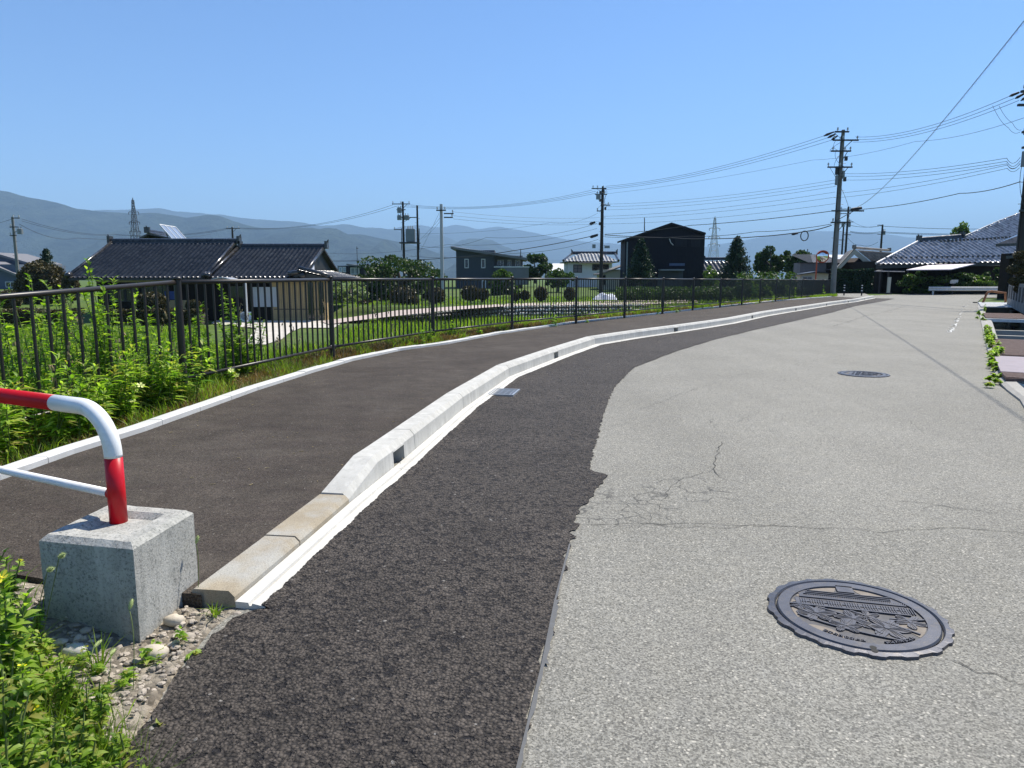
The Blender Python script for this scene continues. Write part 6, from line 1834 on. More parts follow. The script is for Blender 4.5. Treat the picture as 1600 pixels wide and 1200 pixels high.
# ============================================================ VEGETATION
def tz(x, y): return float(terrain(np.array([x]), np.array([y]))[0])
def crown_points(c, rx, ry, rz, n, rg, clumps=26, shell=.55):
    """leaf positions gathered in uneven clumps through an ellipsoid"""
    cd = unit(rg.normal(size=(clumps, 3)))
    cr = rg.uniform(shell, 1.05, clumps)[:, None]
    cc = cd * cr
    cc[:, 2] = np.where(cc[:, 2] < -.75, -.6, cc[:, 2])
    sz = rg.uniform(.12, .38, clumps)
    k = rg.integers(0, clumps, n)
    d = unit(rg.normal(size=(n, 3))) * rg.uniform(.35, 1.0, n)[:, None] ** .5
    q = cc[k] + d * sz[k][:, None]
    return q * np.array([rx, ry, rz]) + np.array(c)
def tree(label, px, ytop, ybase, Y, wpx, mat, cat='tree', name='tree', n=5200, leaf=.26, crown_low=.04, clumps=30, seed=1, group=None, ry=None, trunk=True):
    rg = np.random.default_rng(seed)
    b0, t0 = P(px, ybase, Y), P(px, ytop, Y)
    hgt = t0.z - b0.z; r = wpx / F * Y / 2
    root = thing(name, label, cat, b0, group)
    cz = b0.z + hgt * (crown_low + (1 - crown_low) / 2); rz = hgt * (1 - crown_low) / 2
    pts = crown_points((b0.x, Y, cz), r, ry or r, rz, n, rg, clumps)
    V, Q_ = cards(pts, leaf, rg)
    nb_ = NB(); nb_.add(V, Q_); nb_.build('crown', MATS[mat], root)
    if trunk:
        nb2 = NB()
        nb2.add(*np_tube([(b0.x, Y, b0.z - .3), (b0.x + r * .03, Y, b0.z + hgt * .3), (b0.x - r * .04, Y, b0.z + hgt * .7)], [r * .10, r * .08, r * .03], 8))
        for k in range(7):
            a = rg.uniform(0, 6.28); h0 = hgt * rg.uniform(.18, .45)
            nb2.add(*np_tube([(b0.x, Y, b0.z + h0), (b0.x + math.cos(a) * r * .35, Y + math.sin(a) * r * .35, b0.z + h0 + hgt * .18), (b0.x + math.cos(a) * r * .7, Y + math.sin(a) * r * .7, b0.z + h0 + hgt * .3)], [r * .05, r * .035, r * .012], 6))
        nb2.build('trunk', MATS['bark'], root)
    return root
def topiary(label, px, ytop, ybase, Y, wpx, mat='yew', cat='shrub', name='topiary', n=2600, leaf=.10, lobes=1, seed=1, group=None, boxy=0.0, nm2=None):
    rg = np.random.default_rng(seed)
    b0, t0 = P(px, ybase, Y), P(px, ytop, Y)
    hgt = t0.z - b0.z; r = wpx / F * Y / 2
    root = thing(name, label, cat, b0, group)
    d = unit(rg.normal(size=(n, 3)))
    if boxy: d = np.sign(d) * np.abs(d) ** (1 - boxy)
    d = d / np.abs(d).max(1, keepdims=True) * (1 - 0) if boxy > .5 else d
    nz = 1 + .06 * np.sin(d[:, 0] * 7 + seed) + .05 * np.sin(d[:, 1] * 9) + .04 * np.cos(d[:, 2] * 11)
    pts = d * (nz * rg.uniform(.86, 1.03, n))[:, None] * np.array([r, r * .8, hgt / 2]) + np.array([b0.x, Y, b0.z + hgt / 2])
    V, Q_ = cards(pts, leaf, rg)
    nb_ = NB(); nb_.add(V, Q_); nb_.build('foliage', MATS[mat], root)
    b = MB(); b.tube([(b0.x, Y, b0.z - .2), (b0.x, Y, b0.z + hgt * .4)], [.07, .05], 7)
    b.ball((b0.x, Y, b0.z + hgt / 2), r * .80, r * .62, hgt / 2 * .82, 12, 8); b.build('stem', MATS['bark'], root)  # stem plus an added solid core that keeps the foliage opaque
    return root
def conifer(label, px, ytop, ybase, Y, wpx, seed, n_b=420):
    rg = np.random.default_rng(seed)
    b0, t0 = P(px, ybase, Y), P(px, ytop, Y); hgt = t0.z - b0.z; R = wpx / F * Y / 2
    root = thing('conifer', label, 'tree', b0)
    nb_ = NB(); nb_.add(*np_tube([(b0.x, Y, b0.z - .3), (b0.x, Y, t0.z - .1)], [.22, .02], 7)); nb_.build('trunk', MATS['bark'], root)
    C = []; 
    for k in range(n_b):
        t_ = (k / n_b) ** .85; h = hgt * (.04 + .95 * t_); rr = R * (1 - t_) ** .8 * rg.uniform(.72, 1.12) + .12
        a = rg.uniform(0, 6.28); m = int(10 + 22 * (1 - t_))
        s = rg.uniform(.15, 1, m); 
        x = b0.x + np.cos(a) * rr * s + rg.normal(scale=.09, size=m); y = Y + np.sin(a) * rr * s + rg.normal(scale=.09, size=m)
        z = b0.z + h + rr * (.18 * s - .0) * 1.4 * s + rg.normal(scale=.07, size=m)
        C.append(np.stack([x, y, z], 1))
    V, Q_ = cards(np.concatenate(C), .24, rg, .22, up=.9)
    nb_ = NB(); nb_.add(V, Q_); nb_.build('crown', MATS['conifer'], root)
tree('large round dark green broadleaf tree beneath the twin transformer poles', 626, 404, 474, 66, 128, 'dark_tree', n=13000, leaf=.22, seed=2, clumps=44, crown_low=.05)
tree('leafy tree with pale leaves and thin grey stems right of the farmhouse', 548, 436, 486, 58, 62, 'pale_shrub', n=3600, leaf=.15, seed=3, clumps=24, crown_low=.1)
tree('dark bushy tree filling the gap between farmhouse and twin poles', 585, 428, 480, 63, 60, 'dark_tree', n=4200, leaf=.2, seed=33, clumps=24, crown_low=.02)
tree('dark green tree against the right side of the grey house', 836, 399, 440, 108, 46, 'dark_tree', n=4200, leaf=.34, seed=4)
tree('leafy green tree standing before the grey house balcony', 790, 421, 466, 78, 52, 'mid_tree', n=4200, leaf=.24, seed=5)
tree('loose light green bush between the grey and white houses', 872, 421, 452, 84, 44, 'mid_tree', n=2600, leaf=.25, seed=6)
tree('round dark tree beyond the fence end left of the mirror', 1205, 384, 436, 92, 50, 'dark_tree', n=6000, leaf=.3, seed=7, clumps=34)
tree('bumpy dark green tree directly left of the ribbed metal building', 1245, 391, 440, 88, 46, 'dark_tree', n=5200, leaf=.3, seed=8, clumps=30)
tree('yellow green tree top showing behind the silver roof ridge', 1497, 355, 420, 95, 42, 'light_tree', n=4000, leaf=.32, seed=9, clumps=26)
tree('light green bush between barn and right hand conifer', 1108, 416, 452, 84, 26, 'light_tree', n=1800, leaf=.22, seed=10)
conifer('dark pointed conifer in front of the left end of the black barn', 1000, 374, 446, 77, 48, 20)
conifer('dark pointed conifer standing right of the barn and pylon', 1149, 370, 448, 75, 56, 21)
conifer('small dark conifer tip behind the clipped round tree at the left', 76, 390, 440, 72, 30, 22, 200)
topiary('big clipped dome shaped dark yew at the left near the concrete pole', 69, 409, 486, 56, 72, 'yew', 'tree', 'clipped_tree', n=9000, leaf=.16, seed=3)
topiary('smaller dark clipped shrub tucked between dome yew and farmhouse', 113, 426, 470, 54, 26, 'yew', 'shrub', n=2500, leaf=.13, seed=4)
ROW = [((17, 453, 484, 44, 34), 'brownish clipped ball shrub at the left edge above the hedge'), ((238, 456, 486, 43, 44), 'clipped ball shrub before the blue curtained window'), ((303, 469, 486, 43, 22), 'small clipped ball shrub right of the second fence post'),
       ((570, 469, 480, 55, 22), 'small low clipped ball under the pale leafed tree'), ((630, 447, 480, 55, 40), 'large mushroom shaped clipped shrub with brown top'), ((644, 463, 481, 54, 22), 'lower side lobe shrub at the right foot of the mushroom shaped one'), ((681, 449, 474, 56, 30), 'clipped shrub just left of the pale grey pole'),
       ((735, 446, 470, 57, 30), 'round clipped shrub before the grey house, left of a pair'), ((754, 451, 469, 57, 20), 'round clipped shrub before the grey house, right of a pair'), ((806, 459, 470, 60, 11), 'tiny clipped ball before the balcony'), ((820, 454, 469, 60, 15), 'small clipped ball between two larger ones on the lawn'),
       ((845, 448, 470, 60, 20), 'tallest clipped ball in the row left of the white house'), ((890, 449, 470, 60, 17), 'clipped shrub beneath the white house windows')]
for i, (a, lab) in enumerate(ROW):
    topiary(lab, *a, n=1800 if a[4] > 18 else 1000, leaf=.13, seed=30 + i, group='clipped shrubs in the gardens')
def hedge(label, x0, x1, ya, yb, Y, th, mat, n, leaf, seed, name='hedge'):
    rg = np.random.default_rng(seed)
    A, B = P(x0, yb, Y), P(x1, ya, Y)
    root = thing(name, label, 'hedge', ((A.x + B.x) / 2, Y + th / 2, A.z))
    b = MB(); b.box(A.x + .12, B.x - .12, Y + .12, Y + th - .12, A.z - .3, B.z - .12); b.build('inner_core', MATS['bark'], root)  # solid box added inside the foliage to keep it opaque
    pts = np.stack([rg.uniform(A.x, B.x, n), rg.uniform(Y, Y + th, n), rg.uniform(A.z, B.z, n)], 1)
    f = rg.integers(0, 3, n)
    pts[f == 0, 1] = Y + rg.uniform(-.06, .1, (f == 0).sum()); pts[f == 1, 2] = B.z + rg.uniform(-.1, .06, (f == 1).sum()) + .05 * np.sin(pts[f == 1, 0] * 2)
    V, Q_ = cards(pts, leaf, rg); q = NB(); q.add(V, Q_); q.build('foliage', MATS[mat], root)
hedge('long low dark clipped hedge along the far edge of the left field', -40, 110, 486, 514, 39.5, 1.4, 'yew', 9000, .13, 1)
hedge('dark clipped hedge before the farmhouse windows', 172, 312, 485, 507, 42, 1.2, 'yew', 8000, .13, 2)
hedge('tall black green hedge right of the tall utility pole', 1306, 1366, 422, 456.5, 58, 1.2, 'conifer', 9000, .16, 3)
tree('spreading dark shrub with light tips behind the left part of the guard rail', 1438, 426, 459, 56.8, 66, 'mid_tree', 'shrub', 'shrub', 4200, .17, .0, 26, 41, trunk=False, ry=.9)
tree('green topped bush behind the notice board', 1507, 424, 457, 57, 58, 'mid_tree', 'shrub', 'shrub', 3600, .17, .0, 24, 42, trunk=False, ry=.9)
tree('taller dark shrub at the right end of the guard rail', 1556, 419, 456, 57, 36, 'dark_tree', 'shrub', 'shrub', 3000, .17, .0, 20, 43, trunk=False, ry=.9)
tree('low yellowish bush between the two taller shrubs by the rail', 1535, 433, 456, 56.4, 40, 'light_tree', 'shrub', 'shrub', 2000, .15, .0, 18, 44, trunk=False, ry=.8)
# cloud pruned pine beside the right pole
cp = thing('pruned_pine', 'dark cloud pruned pine at the right edge in front of the annex', 'tree', (SX(1602, 27), 27, 0))
b = MB(); Xc = SX(1606, 27); b.tube([(Xc, 27, -.1), (Xc - .15, 27, .9), (Xc + .1, 27, 1.6), (Xc, 27, 2.4)], [.12, .1, .07, .04], 8); b.build('trunk', MATS['bark'], cp)
q = NB(); rg = np.random.default_rng(77)
for (px, py, w, h) in ((1598, 399, 20, 14), (1587, 421, 22, 15), (1600, 412, 26, 16), (1590, 440, 20, 14), (1604, 436, 28, 30), (1600, 452, 24, 14)):
    c_ = P(px, py, 27); d_ = unit(rg.normal(size=(1500, 3))) * rg.uniform(.5, 1, 1500)[:, None] ** .4
    V, Q_ = cards(d_ * np.array([w / F * 27 / 2, .4, h / F * 27 / 2]) + np.array(c_), .075, rg, .3); q.add(V, Q_)
q.build('crown', MATS['yew'], cp)

# bean / vegetable rows in front of the barn
def rowplants(label, name, x0, x1, ytop, ybase, Y, n, leaf, mat, seed, cat='plants'):
    rg = np.random.default_rng(seed); A, B = P(x0, ybase, Y), P(x1, ytop, Y)
    pts = np.stack([rg.uniform(A.x, B.x, n), Y + rg.uniform(-1, 1, n), A.z + (B.z - A.z) * rg.uniform(0, 1, n) ** .8 * (.72 + .28 * np.sin(rg.uniform(A.x, B.x, n) * 0 + np.linspace(0, 60, n)))], 1)
    V, Q_ = cards(pts, leaf, rg); q = NB(); q.add(V, Q_); o = q.build(name, MATS[mat]); tag(o, label, cat, None, 'stuff')
rowplants('rows of leafy vegetable plants before the black barn', 'vegetable_rows', 963, 1170, 447, 469, 60, 9000, .17, 'mid_tree', 51)
rowplants('climbing weeds and bean plants along the last stretch of fence', 'bean_rows', 1150, 1240, 424, 470, 56, 5200, .17, 'mid_tree', 52)
rowplants('dark low planting beyond the last fence posts', 'low_planting', 1225, 1298, 452, 466, 54, 2400, .15, 'dark_tree', 53)
wsh = thing('white_cover', 'white sheet covered heap in the vegetable garden below the dark pole', 'covered heap', P(945, 468, 58))
b = MB(); 
c_ = P(945, 468, 58)
vs = []; fs = []
for i in range(13):
    for j in range(7):
        u, v_ = i / 12, j / 6
        vs.append((c_.x + (u - .5) * 1.9, 58 + (v_ - .5) * 1.4, c_.z + .58 * (math.sin(math.pi * u) ** .35) * (math.sin(math.pi * v_) ** .5) * (.8 + .2 * math.sin(u * 14 + v_ * 5))))
for i in range(12):
    for j in range(6): fs.append((i * 7 + j, (i + 1) * 7 + j, (i + 1) * 7 + j + 1, i * 7 + j + 1))
b.add(vs, fs); b.build('sheet', MATS['white_wall'], wsh)
# stones along the garden path
b = MB()
for k in range(34):
    q = P(550 + k * 4.4 + rnd.uniform(-1, 1), 491.5 - k * .28, 53.0); rr = rnd.uniform(.10, .24); b.ball((q.x, q.y, q.z), rr, rr * .7, rr * .6, 8, 5, .12, rnd)
tag(b.build('path_stones', MATS['pale_stone']), 'row of pale stones edging the garden path', 'stones', None, 'stuff')

# ---- grass -------------------------------------------------
def scatter(n, x0, x1, y0, y1, cond, rg):
    out = []
    tot = 0
    while tot < n:
        X = rg.uniform(x0, x1, n * 2); Y = rg.uniform(y0, y1, n * 2)
        m = cond(X, Y); X, Y = X[m], Y[m]
        out.append(np.stack([X, Y], 1)); tot += len(X)
        if len(X) == 0: break
    P_ = np.concatenate(out)[:n]
    return np.column_stack([P_, terrain(P_[:, 0], P_[:, 1])])
rg = np.random.default_rng(101)
def verge_c(ymin, ymax):
    return lambda X, Y: (sdist(X, Y, SLINE) > .04) & (sdist(X, Y, FLINE) < .5) & (Y > ymin) & (Y < ymax)
q = NB()
B = scatter(17000, -5.5, 0, 2.5, 10, verge_c(2.5, 10), rg); q.add(*blades(B, .095, .003, rg, .9))
B = scatter(17000, -4.5, 6, 10, 22, verge_c(10, 22), rg); q.add(*blades(B, .11, .006, rg, .9))
B = scatter(9000, 0, 27, 22, 50, lambda X, Y: verge_c(22, 50)(X, Y) & (X < .452 * Y), rg); q.add(*blades(B, .13, .010, rg, .9))
o = q.build('dry_verge_grass', MATS['dry_grass'], loc=(0, 0, 0)); tag(o, kind='stuff')
q = NB()
def nz(X, Y): return np.sin(X * 2.1 + 1.3 * np.sin(Y * 1.7)) * np.cos(Y * 1.3) + .5 * np.sin(X * 5.3 + Y * 4.1)
vc = lambda a, c: (lambda X, Y: verge_c(a, c)(X, Y) & (nz(X, Y) > .1))
B = scatter(4000, -5.5, 0, 2.5, 10, vc(2.5, 10), rg); q.add(*blades(B, .15, .0035, rg, .7))
B = scatter(3600, -4.5, 6, 10, 22, vc(10, 22), rg); q.add(*blades(B, .15, .006, rg, .7))
B = scatter(8000, 0, 27, 22, 50, lambda X, Y: vc(22, 50)(X, Y) & (X < .452 * Y), rg); q.add(*blades(B, .20, .011, rg, .7))
# field grass
fc = lambda a, c: (lambda X, Y: (sdist(X, Y, FLINE) > .3) & (Y > a) & (Y < c) & (np.abs(X) < Y * .80 + 2))
B = scatter(16000, -12, 1, 3, 12, fc(3, 12), rg); q.add(*blades(B, .30, .006, rg, .6))
B = scatter(26000, -22, 8, 12, 26, fc(12, 26), rg); q.add(*blades(B, .30, .011, rg, .6))
def notyard(X, Y):
    px = 800 + F * X / (Y * CP + 2.65 * SP); py = 436 + 2.65 * 1127 / Y
    return ~((px > 325) & (px < 530) & (py > 496) & (py < 540)) & ~((px > 380) & (px < 470) & (py > 500) & (py < 545))
fc2 = lambda X, Y: fc(26, 48.6)(X, Y) & notyard(X, Y) & ((Y < 38.5) | (X > -8.5))
B = scatter(30000, -42, 20, 26, 48.6, fc2, rg); q.add(*blades(B, .34, .022, rg, .6))
lawn = lambda X, Y: (sdist(X, Y, FLINE) > 1) & (Y - .12 * X > 51.2)
B = scatter(12000, -30, 34, 51, 72, lawn, rg); q.add(*blades(B, .20, .03, rg, .6))
o = q.build('grass', MATS['grass_mat'], loc=(0, 0, 0)); tag(o, kind='stuff')

# ---- weeds by the fence ------------------------------------
def weed(base, h, nl, L, W, mat, rg, label=None, lean=None, flowers=None, sub=3, name='weed_plant', group=None, droop=.35, top=.25):
    base = np.array(base, float); lean = np.array(lean if lean is not None else rg.normal(scale=.12, size=3)); lean[2] = 0
    V_, st = NB(), NB()
    stems = []
    for s in range(sub):
        a = rg.uniform(0, 6.28); k = np.linspace(0, 1, 7)[:, None]
        d = lean + np.array([math.cos(a), math.sin(a), 0]) * (.16 if s else .02)
        hh = h * (1 if s == 0 else rg.uniform(.55, .92))
        pts = base + k * np.array([0, 0, hh]) + d * hh * (k ** 1.6)
        st.add(*np_tube(pts, np.linspace(.0045, .0018, 7) * (1 + h * .35), 5)); stems.append((pts, hh))
        n = int(nl * hh / h)
        t_ = rg.uniform(.10, 1.0, n) ** .8
        i = np.clip((t_ * 6).astype(int), 0, 5); f = t_ * 6 - i
        B_ = pts[i] * (1 - f)[:, None] + pts[i + 1] * f[:, None]
        an = np.arange(n) * 2.4 + rg.uniform(0, .6, n)
        D_ = np.stack([np.cos(an), np.sin(an), .25 + .9 * (t_ > .88) + rg.uniform(-.1, .35, n)], 1)
        Ls = L * rg.uniform(.6, 1.15, n) * np.where(t_ > .85, .8, 1.0) * (1 - top * t_)
        V_.add(*leaves(B_, D_, Ls, Ls * W, rg, droop))
    if label:
        root = thing(name, label, 'plant', tuple(base), group)
        st.build('stem', MATS['weed_stem'], root); V_.build('leaves', MATS[mat], root)
        return root, stems
    return V_, st, stems
rg = np.random.default_rng(55)
def wpos(px, py, z): q = G(px, py, z); return (q.x, q.y, z)
# tall goldenrod like plants just behind the fence
TALL = [((138, 0), -3.80, 6.7, 1.42, 'tallest leafy weed reaching above the fence rail at the left'), ((0, 0), -3.45, 7.6, 1.0, 'leafy weed just left of the second fence post'), ((0, 0), -4.6, 6.2, 1.0, 'leafy weed with broad leaves behind the balusters at the far left'),
        ((0, 0), -3.15, 8.3, 1.2, 'thin dark stemmed weed right of the second fence post'), ((0, 0), -4.2, 7.4, 1.15, 'bushy weed in the middle behind the first fence panel')]
for (_, x, y, h, lab) in TALL:
    weed((x, y, tz(x, y) - .05), h + (.0 - tz(x, y)), 110, .12, .16, 'weed_leaf', rg, lab, sub=4, group='tall weeds behind the fence')
# the weed mass behind and through the fence
VM, SM = NB(), NB()
for k in range(190):
    t_ = rg.uniform(0, 1)
    y = 4.0 + t_ * 4.6; xf = np.interp(y, [p_[1] for p_ in FPTS], [p_[0] for p_ in FPTS])
    off = rg.uniform(.05, 1.9)
    x = xf - off * .94; yy = y + off * .3
    h = rg.uniform(.5, 1.15) * (1.15 if t_ < .72 else .75)
    z = tz(x, yy)
    a, b_, _ = weed((x, yy, z - .03), h - z * .75, 46, rg.uniform(.09, .14), .20, 'weed_leaf', rg, sub=2)
    for s_, d_ in ((a, VM), (b_, SM)):
        for V_, Q_ in zip(s_.V, s_.Q): pass
        d_.add(np.concatenate(s_.V), np.concatenate([q_ for q_ in s_.Q]))
o = VM.build('weeds', MATS['weed_leaf'], loc=(0, 0, 0)); tag(o, kind='stuff')
o = SM.build('weed_stems', MATS['weed_stem'], loc=(0, 0, 0)); tag(o, kind='stuff')
# lance leaved plants leaning over the path edge in front of the fence
VM, SM = NB(), NB()
for k in range(110):
    y = rg.uniform(3.7, 6.9); xf = np.interp(y, [p_[1] for p_ in FPTS], [p_[0] for p_ in FPTS])
    x = xf + rg.uniform(-.25, .5 if y < 5.6 else .3); z = tz(x, y); h = rg.uniform(.3, .70)
    a, b_, _ = weed((x, y, z - .02), h, 38, rg.uniform(.12, .17), .13, 'near_leaf', rg, sub=2, lean=(rg.uniform(0, .4), rg.uniform(-.35, 0), 0))
    VM.add(np.concatenate(a.V), np.concatenate(a.Q)); SM.add(np.concatenate(b_.V), np.concatenate(b_.Q))
o = VM.build('willow_leaved_weeds', MATS['near_leaf'], loc=(0, 0, 0)); tag(o, kind='stuff')
o = SM.build('weed_stems', MATS['weed_stem'], loc=(0, 0, 0)); tag(o, kind='stuff')
# evening primrose like plants with pale yellow blooms, leaning out
def petals(c, r, mat, root, name='flower'):
    b = MB(); c = Vector(c); a0 = rnd.random() * 6
    nn_ = Vector((rnd.uniform(-.4, .4), rnd.uniform(-.8, -.1), rnd.uniform(.4, 1))).normalized()
    u = nn_.cross(Vector((0, 0, 1))).normalized(); w = nn_.cross(u)
    for k in range(5):
        a = a0 + k * 2 * math.pi / 5; pts = [c]
        for da, rr, up in ((-.42, .7, .25), (-.25, 1.0, .4), (.25, 1.0, .4), (.42, .7, .25)):
            pts.append(c + (u * math.cos(a + da) + w * math.sin(a + da)) * r * rr + nn_ * r * up * .5)
        b.poly(pts)
    b.ball(c + nn_ * r * .1, r * .18, r * .18, r * .18, 6, 4)
    return b.build(name, MATS[mat], root)
for (px, py, h, lab, fl) in ((262, 606, .34, 'leaning weed with pale yellow blooms beside the near fence post', 3), (214, 640, .34, 'leaning weed with pale yellow blooms above the white edging', 3), (370, 596, .16, 'low weed with pale yellow leaves near the edging strip right of the post', 4)):
    q = G(px, py, .1); x, y = q.x - .12, q.y + .05
    root, st_ = weed((x, y, tz(x, y)), h, 34, .10, .17, 'near_leaf', rg, lab, sub=3, lean=(.5, -.3, 0))
    for k in range(fl):
        p_ = st_[k % len(st_)][0][-1]; petals((p_[0] + rnd.uniform(-.05, .05), p_[1] + rnd.uniform(-.05, .05), p_[2] + rnd.uniform(-.03, .03)), .032, 'pale_bloom', root)
# weeds along the fence further on
VM, SM = NB(), NB()
for k in range(46):
    i = rg.integers(3, 19); t_ = rg.uniform(0, 1); a_, c_ = fp[i], fp[min(i + 1, len(fp) - 1)]; p_ = a_.lerp(c_, t_)
    x, y = p_.x - rg.uniform(-.2, .5), p_.y + rg.uniform(0, .3); z = tz(x, y)
    h = rg.uniform(.18, .5) if i < 15 else rg.uniform(.5, 1.2)
    a, b_, _ = weed((x, y, z), h, 26, .10 + .08 * (i > 14), .22, 'weed_leaf', rg, sub=2)
    VM.add(np.concatenate(a.V), np.concatenate(a.Q)); SM.add(np.concatenate(b_.V), np.concatenate(b_.Q))
o = VM.build('fence_weeds', MATS['weed_leaf'], loc=(0, 0, 0)); tag(o, kind='stuff')
for (px, h, lab) in ((1180, 2.6, 'tall bushy weed thicket at the fence before the right conifer'), (1208, 2.1, 'leafy weed clump further along the fence before the round tree'), (1284, 1.5, 'weed clump at the foot of the last fence panel')):
    Yw = {1180: 40.5, 1208: 43, 1284: 48.5}[px]; x = SX(px, Yw)
    weed((x, Yw, tz(x, Yw)), h * .7, 90, .30, .25, 'weed_leaf', rg, lab, sub=6, group='weed clumps at the far fence')

# dead stalks and seed heads mixed into the fence weeds
b = MB()
for k in range(46):
    y = rnd.uniform(4.2, 12); xf = float(np.interp(y, [p_[1] for p_ in FPTS], [p_[0] for p_ in FPTS])); x = xf + rnd.uniform(-1.2, .25); z = tz(x, y); h = rnd.uniform(.4, .95); lx, ly = rnd.uniform(-.3, .3), rnd.uniform(-.3, .3)
    c_ = [Vector((x + lx * h * s_ ** 1.8, y + ly * h * s_ ** 1.8, z + h * s_)) for s_ in (0, .25, .5, .75, 1)]
    b.tube(c_, [.0025, .0022, .002, .0015, .001], 4)
    for j in range(7):
        q_ = c_[3].lerp(c_[4], rnd.random()); b.rbox(q_ + Vector((rnd.gauss(0, .012), rnd.gauss(0, .012), 0)), .012, .006, .03, rnd.random() * 6, rnd.uniform(-.6, .6))
tag(b.build('dead_stalks', MATS['dry_stem'], loc=(0, 0, 0)), kind='stuff')
# ---- bottom left corner: flowering weeds, foxtails, grass ----
rg = np.random.default_rng(91)
q_ = G(22, 1120, 0)
root, st_ = weed((q_.x, q_.y, -.02), .42, 80, .075, .25, 'near_leaf', rg, 'yellow flowered leafy weed at the left edge beside the concrete block', sub=4, lean=(.02, .0, 0), top=.3)
for s in range(2):
    p_ = st_[s][0][-1]; petals((p_[0] + .01, p_[1] - .02, p_[2] + .01), .022, 'yellow_petal', root)
q_ = G(35, 1190, 0)
root, st_ = weed((q_.x, q_.y, -.02), .27, 60, .065, .26, 'near_leaf', rg, 'leafy weed with small yellow buds in the bottom left corner', sub=4, lean=(.05, .05, 0), top=.3)
for s in range(3):
    p_ = st_[s][0][-1]; petals((p_[0], p_[1], p_[2]), .012, 'yellow_petal', root)
VM, SM = NB(), NB()
CV = NB()
def corner_ok(px, py):
    """where the weeds grow: thick at the very corner, thinning towards the block and the asphalt"""
    lim = np.interp(py, [900, 1000, 1060, 1120, 1180, 1260], [10, 30, 90, 160, 225, 240])
    return px < lim
k = 0
while k < 175:
    px, py = rg.uniform(-140, 255), rg.uniform(925, 1290)
    if not corner_ok(px + rg.normal() * 14, py): continue
    p_ = G(px, py, 0); k += 1
    a, b_, _ = weed((p_.x, p_.y, gravz(p_.x, p_.y)), rg.uniform(.05, .20) * (1.5 if px < 40 else .75), 20, rg.uniform(.028, .055), .24, 'near_leaf', rg, sub=3)
    VM.add(np.concatenate(a.V), np.concatenate(a.Q)); SM.add(np.concatenate(b_.V), np.concatenate(b_.Q))
o = VM.build('corner_weeds', MATS['near_leaf'], loc=(0, 0, 0)); tag(o, kind='stuff')
o = SM.build('weed_stems', MATS['weed_stem'], loc=(0, 0, 0)); tag(o, kind='stuff')
for k in range(26):     # sparse seedlings and tufts in the open gravel
    px, py = rg.uniform(60, 330), rg.uniform(990, 1120)
    if py - 960 > (340 - px) * .9: continue
    p_ = G(px, py, 0)
    a, b_, _ = weed((p_.x, p_.y, gravz(p_.x, p_.y)), rg.uniform(.02, .07), 8, rg.uniform(.02, .04), .28, 'near_leaf', rg, sub=3, lean=(rg.uniform(-.6, .6), rg.uniform(-.6, .6), 0))
    CV.add(np.concatenate(a.V), np.concatenate(a.Q))
o = CV.build('gravel_seedlings', MATS['near_leaf'], loc=(0, 0, 0)); tag(o, kind='stuff')
B = []
while len(B) < 2600:
    px, py = rg.uniform(-150, 270), rg.uniform(920, 1300)
    if not corner_ok(px + rg.normal() * 20 - 8, py): continue
    p_ = G(px, py, 0); B.append((p_.x, p_.y, gravz(p_.x, p_.y)))
q = NB(); q.add(*blades(np.array(B), .11, .0018, rg, .9)); o = q.build('corner_grass', MATS['grass_mat'], loc=(0, 0, 0)); tag(o, kind='stuff')
# small individual weeds on the gravel
for (px, py, h, nl, L, lab) in ((255, 1130, .07, 12, .05, 'small round leaved weed creeping onto the dark asphalt edge'), (295, 1015, .05, 9, .045, 'tiny green weed by the asphalt edge below the block'), (155, 1040, .12, 0, 0, 'grass tuft in the gravel below the block'), (272, 1085, .05, 8, .04, 'tiny leafy weed between stones at the asphalt edge'), (335, 955, .05, 0, 0, 'little grass tuft at the kerb end')):
    p_ = G(px, py, .02); z = gravz(p_.x, p_.y)
    if nl: weed((p_.x, p_.y, z), h, nl, L, .42, 'near_leaf', rg, lab, sub=4, name='small_weed', lean=(rg.uniform(-.5, .5), rg.uniform(-.5, .5), 0), droop=.5)
    else:
        B = np.tile([p_.x, p_.y, z], (26, 1)) + rg.normal(scale=.01, size=(26, 3)) * [1, 1, .1]
        qq = NB(); qq.add(*blades(B, h, .003, rg, 1.2)); tag(qq.build('grass_tuft', MATS['grass_mat']), lab, 'grass tuft')
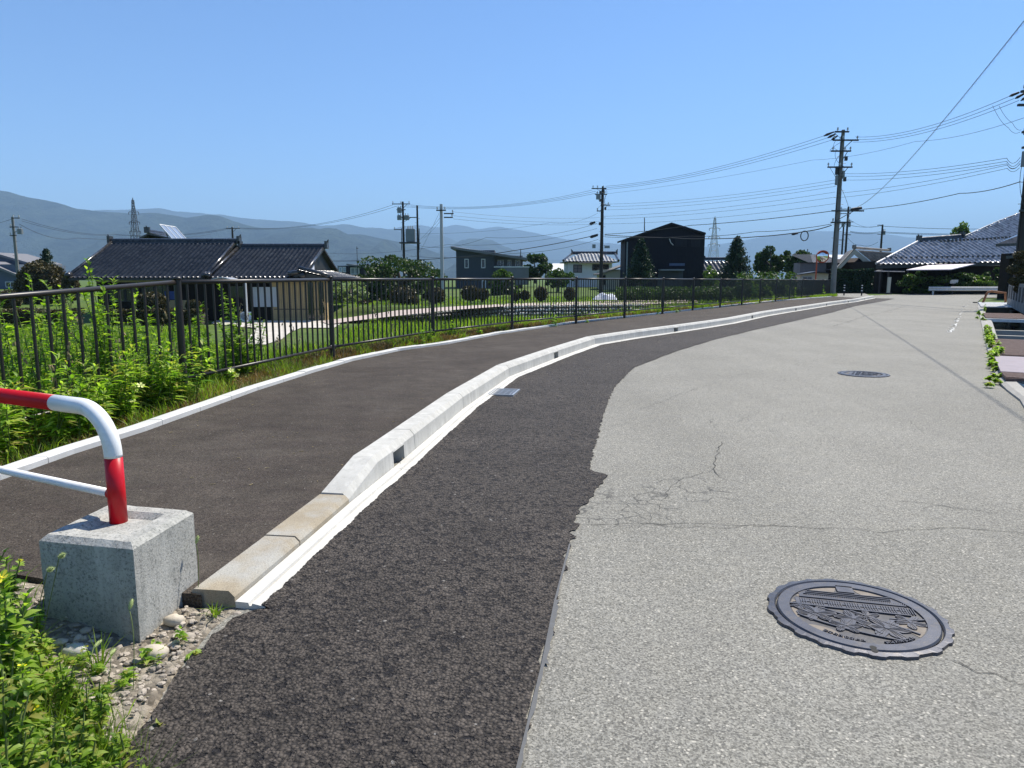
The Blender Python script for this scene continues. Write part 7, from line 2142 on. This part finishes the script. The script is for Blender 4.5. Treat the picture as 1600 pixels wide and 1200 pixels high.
# foxtails
M('foxtail', (.36, .42, .16), .8, 0, .15)
for (px, py, Yf, tx, ty, lab) in ((92, 872, 2.0, 60, 1020, 'upper foxtail head in front of the block left face'), (74, 893, 1.95, 40, 1030, 'foxtail head at the left edge of the block'), (146, 1013, 1.95, 120, 1110, 'foxtail head drooping before the lower block face'), (172, 1023, 1.98, 165, 1090, 'small foxtail head just right of another below the block'),
                         (202, 953, 2.02, 208, 1080, 'foxtail head before the front corner of the block'), (306, 850, 2.55, 308, 945, 'foxtail head beside the right face of the block')):
    tip = P(px, py, Yf); base = G(tx, ty, 0.0)
    r = thing('foxtail', lab, 'grass stalk', base, 'foxtail grass by the concrete block')
    mid = (base + tip) / 2 + Vector((.02, 0, .06))
    c_ = [base.lerp(mid, t_).lerp(mid.lerp(tip, t_), t_) for t_ in [k / 10 for k in range(11)]]
    b = MB(); b.tube(c_, .0013, 5); b.build('stalk', MATS['weed_stem'], r)
    d_ = (c_[-1] - c_[-3]).normalized() + Vector((.5, 0, .05)); d_.normalize()
    b = MB(); hp = [tip + d_ * (.036 * k / 8) - Vector((0, 0, .004 * (k / 8) ** 2)) for k in range(9)]
    rs_ = [.0015, .004, .0052, .0056, .0056, .0052, .0044, .003, .0008]; b.tube(hp, rs_, 9)
    for k in range(150):
        i = rnd.randrange(1, 8); a = Vector((rnd.gauss(0, 1), rnd.gauss(0, 1), rnd.gauss(0, 1))); a = (a - d_ * a.dot(d_)).normalized(); p_ = hp[i] + a * rs_[i] * .8; e_ = p_ + a * .005 + d_ * .004
        s_ = d_.cross(a) * .0003; b.quad(p_ - s_, p_ + s_, e_ + s_ * .3, e_ - s_ * .3)
    b.build('seed_head', MATS['foxtail'], r)
# weeds along the channel edge
VM = NB()
for (px, py, h, n_) in ((1546, 535, .18, 6), (1549, 545, .2, 7), (1552, 556, .14, 5), (1541, 515, .16, 4), (1535, 495, .12, 4), (1551, 570, .10, 3), (1556, 576, .10, 3), (1554, 560, .2, 6), (1549, 592, .06, 2), (1570, 588, .06, 2), (1553, 598, .05, 2), (1528, 493, .10, 3), (1535, 488, .3, 2), (1545, 528, .2, 5)):
    for k in range(n_):
        p_ = G(px + rg.normal() * 3, py + rg.normal() * 2.5, .03)
        a, b_, _ = weed((p_.x, p_.y, .02), h * rg.uniform(.5, 1), 26, .075, .35, 'near_leaf', rg, sub=4)
        VM.add(np.concatenate(a.V), np.concatenate(a.Q)); VM.add(np.concatenate(b_.V), np.concatenate(b_.Q))
o = VM.build('channel_weeds', MATS['near_leaf'], loc=(0, 0, 0)); tag(o, kind='stuff')
# tiny litter: twigs and leaves on the path
b = MB()
for k in range(60):
    p_ = G(rnd.uniform(150, 700), rnd.uniform(560, 760), ZP)
    if sdist(np.array([p_.x]), np.array([p_.y]), SLINE)[0] > -.05: continue
    a = rnd.random() * 6; l = rnd.uniform(.006, .03); b.rbox((p_.x, p_.y, ZP + .003), l, .004, .003, a)
tag(b.build('litter', MATS['dry_stem'], loc=(0, 0, 0)), kind='stuff')

# ============================================================ HAZE
t = NT('haze_air')
vol = t.n('ShaderNodeVolumePrincipled'); vol.inputs['Color'].default_value = (.45, .71, 1.0, 1); vol.inputs['Density'].default_value = 1.2e-4; vol.inputs['Anisotropy'].default_value = 0.0
t.l(vol.outputs[0], t.out.inputs['Volume'])
b = MB(); b.box(-24000, 24000, -24000, 24000, -60, 1130)
hz = b.build('haze', t.m, loc=(0, 0, -60)); tag(hz, kind='stuff')
